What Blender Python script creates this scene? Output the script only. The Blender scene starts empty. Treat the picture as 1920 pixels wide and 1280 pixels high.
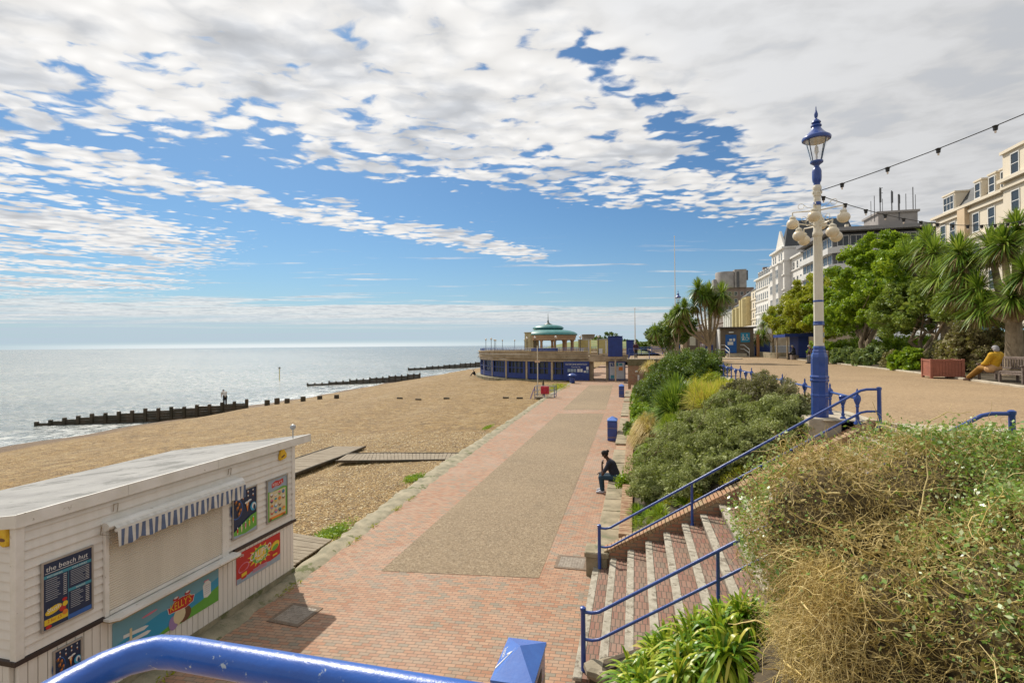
import bpy, math, random
import numpy as np
from math import sin, cos, pi, radians, sqrt, atan2
from mathutils import Vector, Matrix

C = bpy.context.scene.collection
scene = bpy.context.scene
rng = np.random.default_rng(7)
random.seed(7)

# ---------------------------------------------------------------- camera
CAMH = 4.75
YAW, PITCH, ROLL = radians(13.47), radians(.4417), radians(.48)
def make_camera():
    cam = bpy.data.cameras.new('camera'); o = bpy.data.objects.new('camera', cam); C.objects.link(o)
    F0 = Vector((-sin(YAW), cos(YAW), 0)); R0 = Vector((cos(YAW), sin(YAW), 0)); U0 = Vector((0, 0, 1))
    F = F0*cos(PITCH)+U0*sin(PITCH); Up = U0*cos(PITCH)-F0*sin(PITCH)
    R = R0*cos(ROLL)-Up*sin(ROLL); U = Up*cos(ROLL)+R0*sin(ROLL)
    M = Matrix((R, U, -F)).transposed().to_4x4(); M.translation = (0, 0, CAMH)
    o.matrix_world = M
    cam.lens = 18; cam.sensor_width = 36; cam.clip_start = .05; cam.clip_end = 60000
    scene.camera = o
make_camera()

# ---------------------------------------------------------------- node helpers
class NT:
    def __init__(s, nt, nd='3D'): s.nd = nd; s.nt = nt; s.nt.nodes.clear()
    def n(s, t, **k):
        nd = s.nt.nodes.new(t)
        for a, b in k.items():
            if a == 'inp':
                for kk, v in b.items():
                    s.setin(nd, kk, v)
            else: setattr(nd, a, b)
        return nd
    def setin(s, nd, k, v):
        sock = nd.inputs[k]
        if isinstance(v, bpy.types.NodeSocket): s.nt.links.new(v, sock)
        else: sock.default_value = v
    def m(s, op, a, b=0.0, c=0.0, clamp=False):
        nd = s.n('ShaderNodeMath', operation=op, use_clamp=clamp)
        s.setin(nd, 0, a); s.setin(nd, 1, b)
        if op in ('MULTIPLY_ADD', 'SMOOTH_MIN', 'SMOOTH_MAX'): s.setin(nd, 2, c)
        return nd.outputs[0]
    def ss(s, x, a, b):
        nd = s.n('ShaderNodeMapRange', interpolation_type='SMOOTHSTEP')
        s.setin(nd, 'Value', x); nd.inputs['From Min'].default_value = a; nd.inputs['From Max'].default_value = b
        return nd.outputs[0]
    def noise(s, vec, scale, detail=4, rough=.55, dist=0.0, out='Fac'):
        nd = s.n('ShaderNodeTexNoise', noise_dimensions=s.nd)
        if vec is not None: s.setin(nd, 'Vector', vec)
        s.setin(nd, 'Scale', scale); s.setin(nd, 'Detail', detail); s.setin(nd, 'Roughness', rough); s.setin(nd, 'Distortion', dist)
        return nd.outputs[out]
    def mix(s, f, a, b, bt='MIX'):
        nd = s.n('ShaderNodeMix', data_type='RGBA', blend_type=bt)
        s.setin(nd, 0, f)
        s.setin(nd, 6, a if isinstance(a, bpy.types.NodeSocket) else (*a, 1) if len(a) == 3 else a)
        s.setin(nd, 7, b if isinstance(b, bpy.types.NodeSocket) else (*b, 1) if len(b) == 3 else b)
        return nd.outputs[2]
    def ramp(s, f, stops, interp='LINEAR'):
        nd = s.n('ShaderNodeValToRGB'); s.setin(nd, 0, f)
        cr = nd.color_ramp; cr.interpolation = interp
        while len(cr.elements) < len(stops): cr.elements.new(.5)
        for e, (p, c) in zip(cr.elements, stops): e.position = p; e.color = (*c, 1)
        return nd.outputs[0]
    def dot(s, v, w):
        nd = s.n('ShaderNodeVectorMath', operation='DOT_PRODUCT'); s.setin(nd, 0, v); nd.inputs[1].default_value = w
        return nd.outputs['Value']
    def vec(s, x, y, z=0.0):
        nd = s.n('ShaderNodeCombineXYZ'); s.setin(nd, 0, x); s.setin(nd, 1, y); s.setin(nd, 2, z); return nd.outputs[0]
    def scalev(s, v, w):
        nd = s.n('ShaderNodeVectorMath', operation='MULTIPLY'); s.setin(nd, 0, v); nd.inputs[1].default_value = w; return nd.outputs[0]

# ---------------------------------------------------------------- sky and sun
SUN_AZ = Vector((-.69, .724)); SUN_EL = radians(47)
def make_world():
    w = bpy.data.worlds.new('World'); scene.world = w; w.use_nodes = True
    t = NT(w.node_tree, '2D')
    sky = t.n('ShaderNodeTexSky', sky_type='NISHITA', sun_disc=False)
    sky.sun_elevation = SUN_EL; sky.sun_rotation = atan2(SUN_AZ.x, SUN_AZ.y)
    sky.altitude = 0; sky.air_density = 1.0; sky.dust_density = .6; sky.ozone_density = 1.6
    g = t.n('ShaderNodeTexCoord').outputs['Generated']
    h = t.m('MAXIMUM', t.dot(g, (0, 0, 1)), .004)
    px = t.m('DIVIDE', t.dot(g, (cos(YAW), sin(YAW), 0)), h)
    py = t.m('DIVIDE', t.dot(g, (-sin(YAW), cos(YAW), 0)), h)
    P = t.vec(px, py)
    # large-scale wobble of the cloud boundaries
    wob = t.m('SUBTRACT', t.noise(P, 1.1, 3, .55), .5)
    wob2 = t.m('SUBTRACT', t.noise(P, 3.4, 3, .6), .5)
    W = t.m('MULTIPLY_ADD', wob, .7, t.m('MULTIPLY', wob2, .9))
    # puffs: soft billows at three sizes
    warp = t.n('ShaderNodeVectorMath', operation='ADD'); t.setin(warp, 0, P)
    t.setin(warp, 1, t.scalev(t.noise(P, 3.0, 3, .6, out='Color'), (.16, .16, 0)))
    PW = warp.outputs[0]
    vo = t.n('ShaderNodeTexVoronoi', feature='SMOOTH_F1', voronoi_dimensions='2D', inp={'Scale': 8.5, 'Smoothness': .6}); t.setin(vo, 'Vector', t.scalev(PW, (.8, 1.15, 1)))
    vo2 = t.n('ShaderNodeTexVoronoi', feature='SMOOTH_F1', voronoi_dimensions='2D', inp={'Scale': 21, 'Smoothness': .7}); t.setin(vo2, 'Vector', t.scalev(PW, (.8, 1.15, 1)))
    bil = t.m('SUBTRACT', 1.0, vo.outputs['Distance']); bil2 = t.m('SUBTRACT', 1.0, vo2.outputs['Distance'])
    rip = t.noise(t.scalev(PW, (3.2, 4.6, 1)), 1.0, 5, .55)
    fin = t.noise(t.scalev(PW, (20, 27, 1)), 1.0, 5, .6)
    puff = t.m('ADD', t.m('MULTIPLY_ADD', bil, .30, t.m('MULTIPLY', bil2, .12)), t.m('MULTIPLY_ADD', rip, .48, t.m('MULTIPLY', fin, .16)))   # about .45 .. .8
    puff = t.m('MULTIPLY_ADD', t.m('SUBTRACT', puff, .60), 2.1, .5)
    # A: the big mackerel sheet, on the near side of py = 3.2 + .44 px
    sA = t.m('SUBTRACT', t.m('MULTIPLY_ADD', px, .44, 3.44), py)
    edge = t.m('ADD', sA, t.m('MULTIPLY', W, 1.0))
    A = t.m('MULTIPLY_ADD', t.ss(edge, -.35, .55), .72, t.m('MULTIPLY', t.ss(edge, .5, 1.6), .28))
    # blue rift between the sheet and the overcast on the right
    rl = t.m('SUBTRACT', py, t.m('MULTIPLY_ADD', px, 1.05, 1.52))
    gp = t.m('ABSOLUTE', t.m('ADD', rl, t.m('MULTIPLY', wob2, .45)))
    gw = t.m('MULTIPLY_ADD', t.ss(px, .1, 1.2), .15, .0)
    gfade = t.m('MULTIPLY', t.ss(px, -.1, .25), t.m('SUBTRACT', 1.0, t.ss(px, 1.15, 1.75)))
    G = t.m('MULTIPLY', t.m('SUBTRACT', 1.0, t.ss(t.m('SUBTRACT', gp, gw), -.10, .26)), gfade)
    A = t.m('MULTIPLY', A, t.m('SUBTRACT', 1.0, t.m('MULTIPLY', G, .55)))
    # B: smooth grey overcast on the right
    B = t.m('MULTIPLY', t.ss(t.m('SUBTRACT', t.m('MULTIPLY', wob2, .3), rl), -.02, .55), t.ss(edge, -.1, .7))
    B = t.m('MULTIPLY', B, t.m('SUBTRACT', 1.0, G))
    # C: second thin band
    sC = t.m('ABSOLUTE', t.m('ADD', t.m('SUBTRACT', py, t.m('MULTIPLY_ADD', px, 1.16, 5.50)), t.m('MULTIPLY', wob, 1.2)))
    Cb = t.m('MULTIPLY', t.m('SUBTRACT', 1.0, t.ss(sC, .15, .95)), t.m('SUBTRACT', 1.0, t.ss(px, .1, .7)))
    # D: streaky sheets on the far left, running the same way
    sa = t.m('ADD', t.m('MULTIPLY', px, .70), t.m('MULTIPLY', py, .72)); sb = t.m('SUBTRACT', t.m('MULTIPLY', py, .70), t.m('MULTIPLY', px, .72))
    wl = t.noise(t.vec(t.m('MULTIPLY', sa, .35), t.m('MULTIPLY', sb, 1.15)), 1.0, 4, .6)
    dreg = t.m('SUBTRACT', 1.0, t.ss(t.m('ADD', t.m('MULTIPLY_ADD', py, .68, px), t.m('MULTIPLY', wob, 1.5)), -.4, 1.4))
    D = t.m('MULTIPLY', t.ss(wl, .35, .55), dreg)
    D = t.m('MULTIPLY', D, t.ss(t.m('SUBTRACT', py, t.m('MULTIPLY', px, 1.1)), 5.0, 5.7))
    # E: streaky low bands near the horizon
    ely = t.m('LOGARITHM', t.m('MAXIMUM', py, 1.0), 2.718)
    az = t.m('DIVIDE', px, t.m('MAXIMUM', py, .5))
    el = t.vec(az, ely)
    en = t.m('SUBTRACT', t.noise(t.scalev(el, (1.5, 5.0, 1)), 1.5, 5, .6), .5)
    ec = t.m('SUBTRACT', t.m('ADD', ely, t.m('MULTIPLY', en, 1.3)), t.m('MULTIPLY_ADD', az, .38, 2.72))
    E = t.m('MULTIPLY', t.ss(ec, -.22, -.02), t.m('SUBTRACT', 1.0, t.ss(ec, .10, .75)))
    E = t.m('MULTIPLY', E, .78)
    D = t.m('MULTIPLY', D, t.m('SUBTRACT', 1.0, t.m('MULTIPLY', t.ss(ely, 2.0, 2.5), .8)))
    lown = t.noise(t.scalev(el, (1.2, 6.0, 1)), 1.3, 4, .55)
    low = t.m('MULTIPLY', t.m('MULTIPLY', t.ss(ec, -.05, .35), t.m('SUBTRACT', 1.0, t.ss(ely, 4.0, 5.0))), t.m('MULTIPLY_ADD', t.ss(lown, .35, .65), .5, .35))
    wisp = t.m('MULTIPLY', t.ss(t.noise(t.scalev(el, (2.2, 9.0, 1)), 2.0, 5, .6), .60, .72), t.m('MULTIPLY', t.ss(ely, 1.5, 1.9), t.m('SUBTRACT', 1.0, t.ss(ely, 2.4, 2.8))))
    def cover(mask, lo, hi, soft=.30):
        thr = t.m('MULTIPLY_ADD', mask, lo-hi, hi)
        return t.ss(t.m('SUBTRACT', puff, thr), -soft*.3, soft*.7)
    cA = cover(A, -.02, 1.0); cB = t.ss(t.m('MULTIPLY_ADD', puff, .5, B), .35, 1.0)
    cC = cover(Cb, .20, .95); cD = cover(D, .12, .95)
    cov = t.m('MAXIMUM', t.m('MAXIMUM', cA, cB), t.m('MAXIMUM', t.m('MAXIMUM', cC, cD), t.m('MAXIMUM', E, t.m('MULTIPLY', wisp, .6))), clamp=True)
    # tone: thin edges bright, thick middles greyer
    th = t.m('ADD', t.noise(t.scalev(PW, (1.3, 1.9, 1)), 1.0, 4, .55), t.m('MULTIPLY', t.m('SUBTRACT', rip, .5), .8))
    thick = t.ss(th, .40, .78)
    sd = Vector((SUN_AZ.x*cos(SUN_EL), SUN_AZ.y*cos(SUN_EL), sin(SUN_EL)))
    sdot = t.dot(g, sd)
    bright = t.m('MULTIPLY_ADD', t.ss(sdot, .2, 1.0), .26, .86)
    tone = t.m('ADD', t.m('MULTIPLY_ADD', thick, -.26, 1.0), t.m('MULTIPLY', t.m('SUBTRACT', bil, .55), .30))
    toneB = t.m('MULTIPLY_ADD', t.ss(th, .35, .75), -.17, .99)
    tone = t.m('ADD', t.m('MULTIPLY', tone, t.m('SUBTRACT', 1.0, B)), t.m('MULTIPLY', toneB, B))
    val = t.m('MULTIPLY', tone, bright)
    ccol = t.mix(t.m('MAXIMUM', thick, t.m('MULTIPLY', B, .5)), (1.0, .985, .965), (.90, .93, .98))
    cn = t.n('ShaderNodeVectorMath', operation='SCALE'); t.setin(cn, 0, ccol); t.setin(cn, 'Scale', t.m('MULTIPLY', val, CLOUD))
    skc = t.n('ShaderNodeVectorMath', operation='MULTIPLY'); t.setin(skc, 0, sky.outputs[0]); skc.inputs[1].default_value = SKYTINT
    milk = t.m('MULTIPLY', t.ss(ely, 1.2, 4.2), .85)
    base = t.mix(milk, skc.outputs[0], HORIZ)
    base = t.mix(t.m('MULTIPLY', low, .8), base, (2.9, 3.4, 4.0))
    # pale bright line of sky above the sea on the sun's side
    az_sun = t.m('ABSOLUTE', t.m('ADD', az, .50))
    hl = t.m('MULTIPLY', t.m('SUBTRACT', 1.0, t.ss(az_sun, .1, .75)), t.ss(ely, 4.2, 5.6))
    base = t.mix(t.m('MULTIPLY', hl, .75), base, (5.4, 5.6, 5.6))
    col = t.mix(t.m('MULTIPLY', cov, t.m('SUBTRACT', 1.0, t.ss(ely, 3.4, 4.6))), base, cn.outputs[0])
    bg = t.n('ShaderNodeBackground'); t.setin(bg, 'Color', col); bg.inputs['Strength'].default_value = SKYSTR
    out = t.n('ShaderNodeOutputWorld'); t.nt.links.new(bg.outputs[0], out.inputs[0])
    s = bpy.data.lights.new('sun', 'SUN'); s.energy = 3.75; s.angle = radians(.6); s.color = (1, .93, .82)
    so = bpy.data.objects.new('sun', s); C.objects.link(so)
    so.rotation_euler = sd.to_track_quat('Z', 'Y').to_euler(); so.location = (-30, 30, 40)
SKYSTR = .14
CLOUD = 4.55
SKYTINT = (.27, .405, .505)
HORIZ = (2.7, 3.5, 4.0)
make_world()
scene.view_settings.view_transform = 'Standard'; scene.view_settings.look = 'None'
scene.view_settings.exposure = .34; scene.view_settings.gamma = 1
scene.cycles.max_bounces = 6; scene.cycles.transparent_max_bounces = 12
scene.cycles.sample_clamp_indirect = 6; scene.cycles.sample_clamp_direct = 12

# ---------------------------------------------------------------- materials
MATS = {}
def pm(name, c1, c2=None, scale=6.0, rough=.6, bump=0.0, bscale=None, metal=0.0, detail=5, wear=None, wearscale=9, wearthr=.62, coat=0.0, spec=.5, stretch=(1, 1, 1)):
    """plain procedural surface: noise between two tones, optional bump and chipped wear"""
    if name in MATS: return MATS[name]
    m = bpy.data.materials.new(name); m.use_nodes = True; t = NT(m.node_tree)
    tc = t.scalev(t.n('ShaderNodeTexCoord').outputs['Object'], stretch)
    if c2 is None: c2 = tuple(x*.82 for x in c1)
    f = t.ss(t.noise(tc, scale, detail, .6), .3, .7)
    col = t.mix(f, c1, c2)
    b = t.n('ShaderNodeBsdfPrincipled', inp={'Roughness': rough, 'Metallic': metal, 'Coat Weight': coat, 'Specular IOR Level': spec})
    if wear is not None:
        wf = t.ss(t.noise(tc, wearscale, 7, .7), wearthr, wearthr+.05)
        col = t.mix(wf, col, wear)
        t.setin(b, 'Roughness', t.m('MULTIPLY_ADD', wf, .3, rough))
    t.setin(b, 'Base Color', col)
    if bump:
        bn = t.n('ShaderNodeBump'); bn.inputs['Strength'].default_value = bump; bn.inputs['Distance'].default_value = .02
        t.setin(bn, 'Height', t.noise(tc, bscale or scale*4, 6, .65)); t.setin(b, 'Normal', bn.outputs[0])
    o = t.n('ShaderNodeOutputMaterial'); t.nt.links.new(b.outputs[0], o.inputs[0])
    MATS[name] = m; return m

def leafmat(name, cols, rough=.5, trans=.35, noise_scale=.8, spec=.4, vary=.5):
    """foliage: every leaf its own tone, plus patchy variation through the plant"""
    if name in MATS: return MATS[name]
    m = bpy.data.materials.new(name); m.use_nodes = True; t = NT(m.node_tree)
    ri = t.n('ShaderNodeNewGeometry').outputs['Random Per Island']
    nz = t.noise(t.n('ShaderNodeTexCoord').outputs['Object'], noise_scale, 3, .6)
    f = t.m('MULTIPLY_ADD', t.ss(nz, .3, .7), 1-vary, t.m('MULTIPLY', ri, vary))
    n = len(cols)
    col = t.ramp(f, [(i/(n-1), c) for i, c in enumerate(cols)])
    b = t.n('ShaderNodeBsdfPrincipled', inp={'Roughness': rough, 'Base Color': col, 'Specular IOR Level': spec})
    tr = t.n('ShaderNodeBsdfTranslucent'); t.setin(tr, 'Color', t.mix(.5, col, (.35, .42, .03)))
    mx = t.n('ShaderNodeMixShader'); mx.inputs[0].default_value = trans
    t.nt.links.new(b.outputs[0], mx.inputs[1]); t.nt.links.new(tr.outputs[0], mx.inputs[2])
    o = t.n('ShaderNodeOutputMaterial'); t.nt.links.new(mx.outputs[0], o.inputs[0])
    MATS[name] = m; return m

def geo_pos(t): return t.n('ShaderNodeNewGeometry').outputs['Position']
def finish(t, m, b):
    o = t.n('ShaderNodeOutputMaterial'); t.nt.links.new(b.outputs[0], o.inputs[0]); return m

def brick_mat(name, c1, c2, c3, mortar, bw=.215, bh=.1075, ms=.006, axes='xy', rough=.75, dirt=(.16, .15, .12), dirtamt=.35, bump=.35, skew=0.0):
    m = bpy.data.materials.new(name); m.use_nodes = True; t = NT(m.node_tree)
    p = geo_pos(t); sx = t.n('ShaderNodeSeparateXYZ'); t.setin(sx, 0, p)
    ax = {'x': sx.outputs[0], 'y': sx.outputs[1], 'z': sx.outputs[2]}
    wob = t.noise(p, 2.2, 2, .5)
    v2 = t.m('MULTIPLY_ADD', wob, .03, ax[axes[1]])
    if skew: v2 = t.m('MULTIPLY_ADD', ax[axes[0]], skew, v2)
    uv = t.vec(ax[axes[0]], v2)
    br = t.n('ShaderNodeTexBrick', offset=.5, inp={'Scale': 1.0, 'Mortar Size': ms, 'Mortar Smooth': .15, 'Bias': 0.0, 'Brick Width': bw, 'Row Height': bh})
    t.setin(br, 'Vector', uv); br.inputs['Color1'].default_value = (0, 0, 0, 1); br.inputs['Color2'].default_value = (1, 1, 1, 1); br.inputs['Mortar'].default_value = (.5, .5, .5, 1)
    r = t.n('ShaderNodeSeparateColor'); t.setin(r, 0, br.outputs['Color'])
    patch = t.noise(p, .7, 4, .6)
    f = t.m('ADD', r.outputs[0], t.m('MULTIPLY', t.m('SUBTRACT', patch, .5), .9), clamp=True)
    col = t.ramp(f, [(0, c1), (.55, c2), (.80, tuple((a+b)/2 for a, b in zip(c2, c3))), (1, c3)])
    col = t.mix(t.m('MULTIPLY', t.ss(t.noise(p, 3.5, 6, .7), .45, .75), dirtamt), col, dirt)
    col = t.mix(t.m('MULTIPLY', t.ss(t.noise(p, 60, 3, .7), .4, .8), .22), col, (.45, .40, .33))
    col = t.mix(t.m('MULTIPLY', t.ss(t.noise(p, .33, 4, .6), .45, .68), .28), col, (.46, .36, .29))  # broad paler patches: a sheen painted into the brick colour
    col = t.mix(t.m('MULTIPLY', t.ss(t.noise(p, 1.1, 6, .75), .60, .72), .35), col, (.13, .10, .08))
    col = t.mix(br.outputs['Fac'], col, mortar)
    b = t.n('ShaderNodeBsdfPrincipled', inp={'Roughness': rough, 'Base Color': col, 'Specular IOR Level': .3})
    bn = t.n('ShaderNodeBump'); bn.inputs['Strength'].default_value = bump; bn.inputs['Distance'].default_value = .012
    t.setin(bn, 'Height', t.m('ADD', t.m('MULTIPLY', br.outputs['Fac'], -1.0), t.m('MULTIPLY', t.noise(p, 45, 4, .7), .5)))
    t.setin(b, 'Normal', bn.outputs[0])
    MATS[name] = m
    return finish(t, m, b)

def speckle_mat(name, cols, scale=95, big=(.9, 1.1), rough=.8, bump=.4, stain=(.12, .10, .07), stainamt=.25, voro=True):
    m = bpy.data.materials.new(name); m.use_nodes = True; t = NT(m.node_tree)
    p = geo_pos(t)
    v = t.n('ShaderNodeTexVoronoi', inp={'Scale': scale}); t.setin(v, 'Vector', p)
    s = t.n('ShaderNodeSeparateColor'); t.setin(s, 0, v.outputs['Color'])
    n = len(cols); col = t.ramp(s.outputs[0], [(i/(n-1), c) for i, c in enumerate(cols)])
    # a coarser layer of the same grains keeps the speckle alive at a distance
    v2 = t.n('ShaderNodeTexVoronoi', inp={'Scale': scale*.33}); t.setin(v2, 'Vector', p)
    s2 = t.n('ShaderNodeSeparateColor'); t.setin(s2, 0, v2.outputs['Color'])
    col = t.mix(.35, col, t.ramp(s2.outputs[1], [(i/(n-1), c) for i, c in enumerate(cols)]))
    col = t.mix(t.m('MULTIPLY', t.ss(t.noise(p, .55, 5, .65), .5, .8), stainamt), col, stain)
    col = t.mix(t.m('MULTIPLY', t.ss(t.noise(p, .17, 3, .6), .45, .7), .18), col, tuple(c*1.35 for c in cols[n//2]))
    b = t.n('ShaderNodeBsdfPrincipled', inp={'Roughness': rough, 'Base Color': col, 'Specular IOR Level': .25})
    bn = t.n('ShaderNodeBump'); bn.inputs['Strength'].default_value = bump; bn.inputs['Distance'].default_value = .01
    t.setin(bn, 'Height', v.outputs['Distance']); t.setin(b, 'Normal', bn.outputs[0])
    MATS[name] = m
    return finish(t, m, b)

# ---------------------------------------------------------------- mesh helpers
class MB:
    def __init__(s, M=None): s.v = []; s.f = []; s.mi = []; s.M = M or Matrix.Identity(4)
    def add(s, vs, fs, mi=0, M=None):
        k = len(s.v); T = s.M @ M if M is not None else s.M
        s.v += [tuple(T @ Vector(p)) for p in vs]
        s.f += [tuple(i+k for i in f) for f in fs]; s.mi += [mi]*len(fs); return s
    def box(s, x0, x1, y0, y1, z0, z1, mi=0, M=None):
        vs = [(x0, y0, z0), (x1, y0, z0), (x1, y1, z0), (x0, y1, z0), (x0, y0, z1), (x1, y0, z1), (x1, y1, z1), (x0, y1, z1)]
        return s.add(vs, [(0, 3, 2, 1), (4, 5, 6, 7), (0, 1, 5, 4), (1, 2, 6, 5), (2, 3, 7, 6), (3, 0, 4, 7)], mi, M)
    def bbox(s, x0, x1, y0, y1, z0, z1, b=.01, mi=0, M=None):
        """box with chamfered vertical and top edges"""
        b = min(b, (x1-x0)*.45, (y1-y0)*.45, (z1-z0)*.45)
        def ring(i, z): return [(x0+i+(b if k in (1,) else 0), y0+i, z) for k in ()]
        def oct_(i, z):
            a, c, d, e = x0+i, x1-i, y0+i, y1-i
            return [(a+b, d, z), (c-b, d, z), (c, d+b, z), (c, e-b, z), (c-b, e, z), (a+b, e, z), (a, e-b, z), (a, d+b, z)]
        vs = oct_(0, z0)+oct_(0, z1-b)+oct_(b*.8, z1)
        fs = [tuple(range(7, -1, -1)), tuple(range(16, 24))]
        for r in (0, 8):
            for k in range(8): fs.append((r+k, r+(k+1) % 8, r+8+(k+1) % 8, r+8+k))
        return s.add(vs, fs, mi, M)
    def quad(s, a, b, c, d, mi=0): return s.add([a, b, c, d], [(0, 1, 2, 3)], mi)
    def prism(s, poly, z0, z1, mi=0, M=None):
        n = len(poly); vs = [(x, y, z0) for x, y in poly]+[(x, y, z1) for x, y in poly]
        fs = [tuple(range(n-1, -1, -1)), tuple(range(n, 2*n))]+[(k, (k+1) % n, n+(k+1) % n, n+k) for k in range(n)]
        return s.add(vs, fs, mi, M)
    def lathe(s, prof, seg=24, mi=0, M=None, a0=0.0, rot=0.0):
        vs = []; fs = []
        for r, z in prof:
            for k in range(seg):
                a = rot+2*pi*k/seg; vs.append((max(r, 1e-4)*cos(a), max(r, 1e-4)*sin(a), z))
        for i in range(len(prof)-1):
            for k in range(seg):
                fs.append((i*seg+k, i*seg+(k+1) % seg, (i+1)*seg+(k+1) % seg, (i+1)*seg+k))
        fs.append(tuple(range(seg-1, -1, -1))); fs.append(tuple((len(prof)-1)*seg+k for k in range(seg)))
        return s.add(vs, fs, mi, M)
    def tube(s, pts, r, seg=8, mi=0, cap=True):
        pts = [Vector(p) for p in pts]; rs = r if isinstance(r, (list, tuple)) else [r]*len(pts)
        vs = []; fs = []; n = None
        for i, p in enumerate(pts):
            d = (pts[min(i+1, len(pts)-1)]-pts[max(i-1, 0)])
            if d.length < 1e-9: d = Vector((0, 0, 1))
            d.normalize()
            if n is None: n = d.orthogonal().normalized()
            else:
                n = n-d*n.dot(d); n = n.normalized() if n.length > 1e-6 else d.orthogonal().normalized()
            b = d.cross(n)
            for k in range(seg):
                a = 2*pi*k/seg; vs.append(tuple(p+(n*cos(a)+b*sin(a))*rs[i]))
        for i in range(len(pts)-1):
            for k in range(seg): fs.append((i*seg+k, i*seg+(k+1) % seg, (i+1)*seg+(k+1) % seg, (i+1)*seg+k))
        if cap: fs.append(tuple(range(seg-1, -1, -1))); fs.append(tuple((len(pts)-1)*seg+k for k in range(seg)))
        return s.add(vs, fs, mi)
    def ball(s, c, r, seg=16, rings=10, mi=0):
        rx, ry, rz = r if isinstance(r, (tuple, list)) else (r, r, r)
        prof = [(sin(pi*i/rings), -cos(pi*i/rings)) for i in range(rings+1)]
        return s.lathe(prof, seg, mi, Matrix.Translation(c) @ Matrix.Diagonal((rx, ry, rz, 1)))
    def text(s, body, size, M, mi=0, ex=0.0, font_shear=0.0, align='LEFT', fit=None):
        vs, fs, w, hh = text_geo(body, size, font_shear, ex)
        if fit: 
            k = fit/max(w, 1e-6); vs = [(x*k, y, z) for x, y, z in vs]; w = fit
        off = -w/2 if align == 'CENTER' else 0
        return s.add([(x+off, y, z) for x, y, z in vs], fs, mi, M)
    def build(s, name, mats, parent=None, smooth=False, world=True):
        me = bpy.data.meshes.new(name)
        off = Vector((0, 0, 0))
        if parent is not None and world:
            q = parent
            while q is not None: off = off+q.location; q = q.parent
        vs = [(x-off.x, y-off.y, z-off.z) for x, y, z in s.v]
        me.from_pydata(vs, [], s.f)
        if not isinstance(mats, (list, tuple)): mats = [mats]
        for m in mats: me.materials.append(m)
        if len(mats) > 1: me.polygons.foreach_set('material_index', s.mi)
        me.update()
        if smooth: smooth_angle(me)
        o = bpy.data.objects.new(name, me); C.objects.link(o)
        if parent is not None: o.parent = parent
        return o

def smooth_angle(me, ang=38):
    me.polygons.foreach_set('use_smooth', [True]*len(me.polygons))
    try: me.set_sharp_from_angle(angle=radians(ang))
    except Exception: pass

_tc = {}
def text_geo(body, size, shear, ex):
    k = (body, size, shear, ex)
    if k in _tc: return _tc[k]
    cu = bpy.data.curves.new('txt', 'FONT'); cu.body = body; cu.size = size; cu.shear = shear; cu.extrude = ex; cu.resolution_u = 2
    o = bpy.data.objects.new('txt', cu)
    me = o.to_mesh()
    vs = [tuple(v.co) for v in me.vertices]; fs = [tuple(p.vertices) for p in me.polygons]
    o.to_mesh_clear(); bpy.data.objects.remove(o); bpy.data.curves.remove(cu)
    x0 = min(v[0] for v in vs); x1 = max(v[0] for v in vs); y1 = max(v[1] for v in vs)
    vs = [(x-x0, y, z) for x, y, z in vs]
    _tc[k] = (vs, fs, x1-x0, y1); return _tc[k]

def npmesh(name, V, Q, mats, parent=None, mi=None, smooth=False):
    """V (n,3) array, Q (m,k) array of equal-sided faces -> object"""
    off = np.zeros(3)
    q = parent
    while q is not None: off = off+np.array(q.location); q = q.parent
    V = np.asarray(V, np.float32)-off.astype(np.float32); Q = np.asarray(Q, np.int32)
    me = bpy.data.meshes.new(name); me.vertices.add(len(V)); me.vertices.foreach_set('co', V.ravel())
    k = Q.shape[1]; me.loops.add(Q.size); me.loops.foreach_set('vertex_index', Q.ravel())
    me.polygons.add(len(Q)); me.polygons.foreach_set('loop_start', np.arange(0, Q.size, k, dtype=np.int32))
    me.polygons.foreach_set('loop_total', np.full(len(Q), k, np.int32))
    if not isinstance(mats, (list, tuple)): mats = [mats]
    for m in mats: me.materials.append(m)
    if mi is not None: me.polygons.foreach_set('material_index', np.asarray(mi, np.int32))
    me.update(calc_edges=True)
    if smooth: me.polygons.foreach_set('use_smooth', [True]*len(Q))
    o = bpy.data.objects.new(name, me); C.objects.link(o)
    if parent is not None: o.parent = parent
    return o

def thing(name, label, cat, loc=(0, 0, 0), rotz=0.0, group=None):
    o = bpy.data.objects.new(name, None); C.objects.link(o); o.empty_display_size = .2
    o.location = loc; o.rotation_euler = (0, 0, rotz); o['label'] = label; o['category'] = cat
    if group: o['group'] = group
    return o
def tag(o, label, cat, group=None, kind=None):
    o['label'] = label; o['category'] = cat
    if group: o['group'] = group
    if kind: o['kind'] = kind
    return o
def struct(o): o['kind'] = 'structure'; return o
def dup(root, loc=None, rotz=None, label=None, scale=None):
    """copy a thing with copies of its parts and sub-parts"""
    r = root.copy(); C.objects.link(r)
    if loc is not None: r.location = loc
    if rotz is not None: r.rotation_euler = (0, 0, rotz)
    if label: r['label'] = label
    if scale: r.scale = (scale,)*3
    for ch in list(root.children):
        c = ch.copy(); C.objects.link(c); c.parent = r
        for g in ch.children:
            d = g.copy(); C.objects.link(d); d.parent = c
    return r

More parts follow.
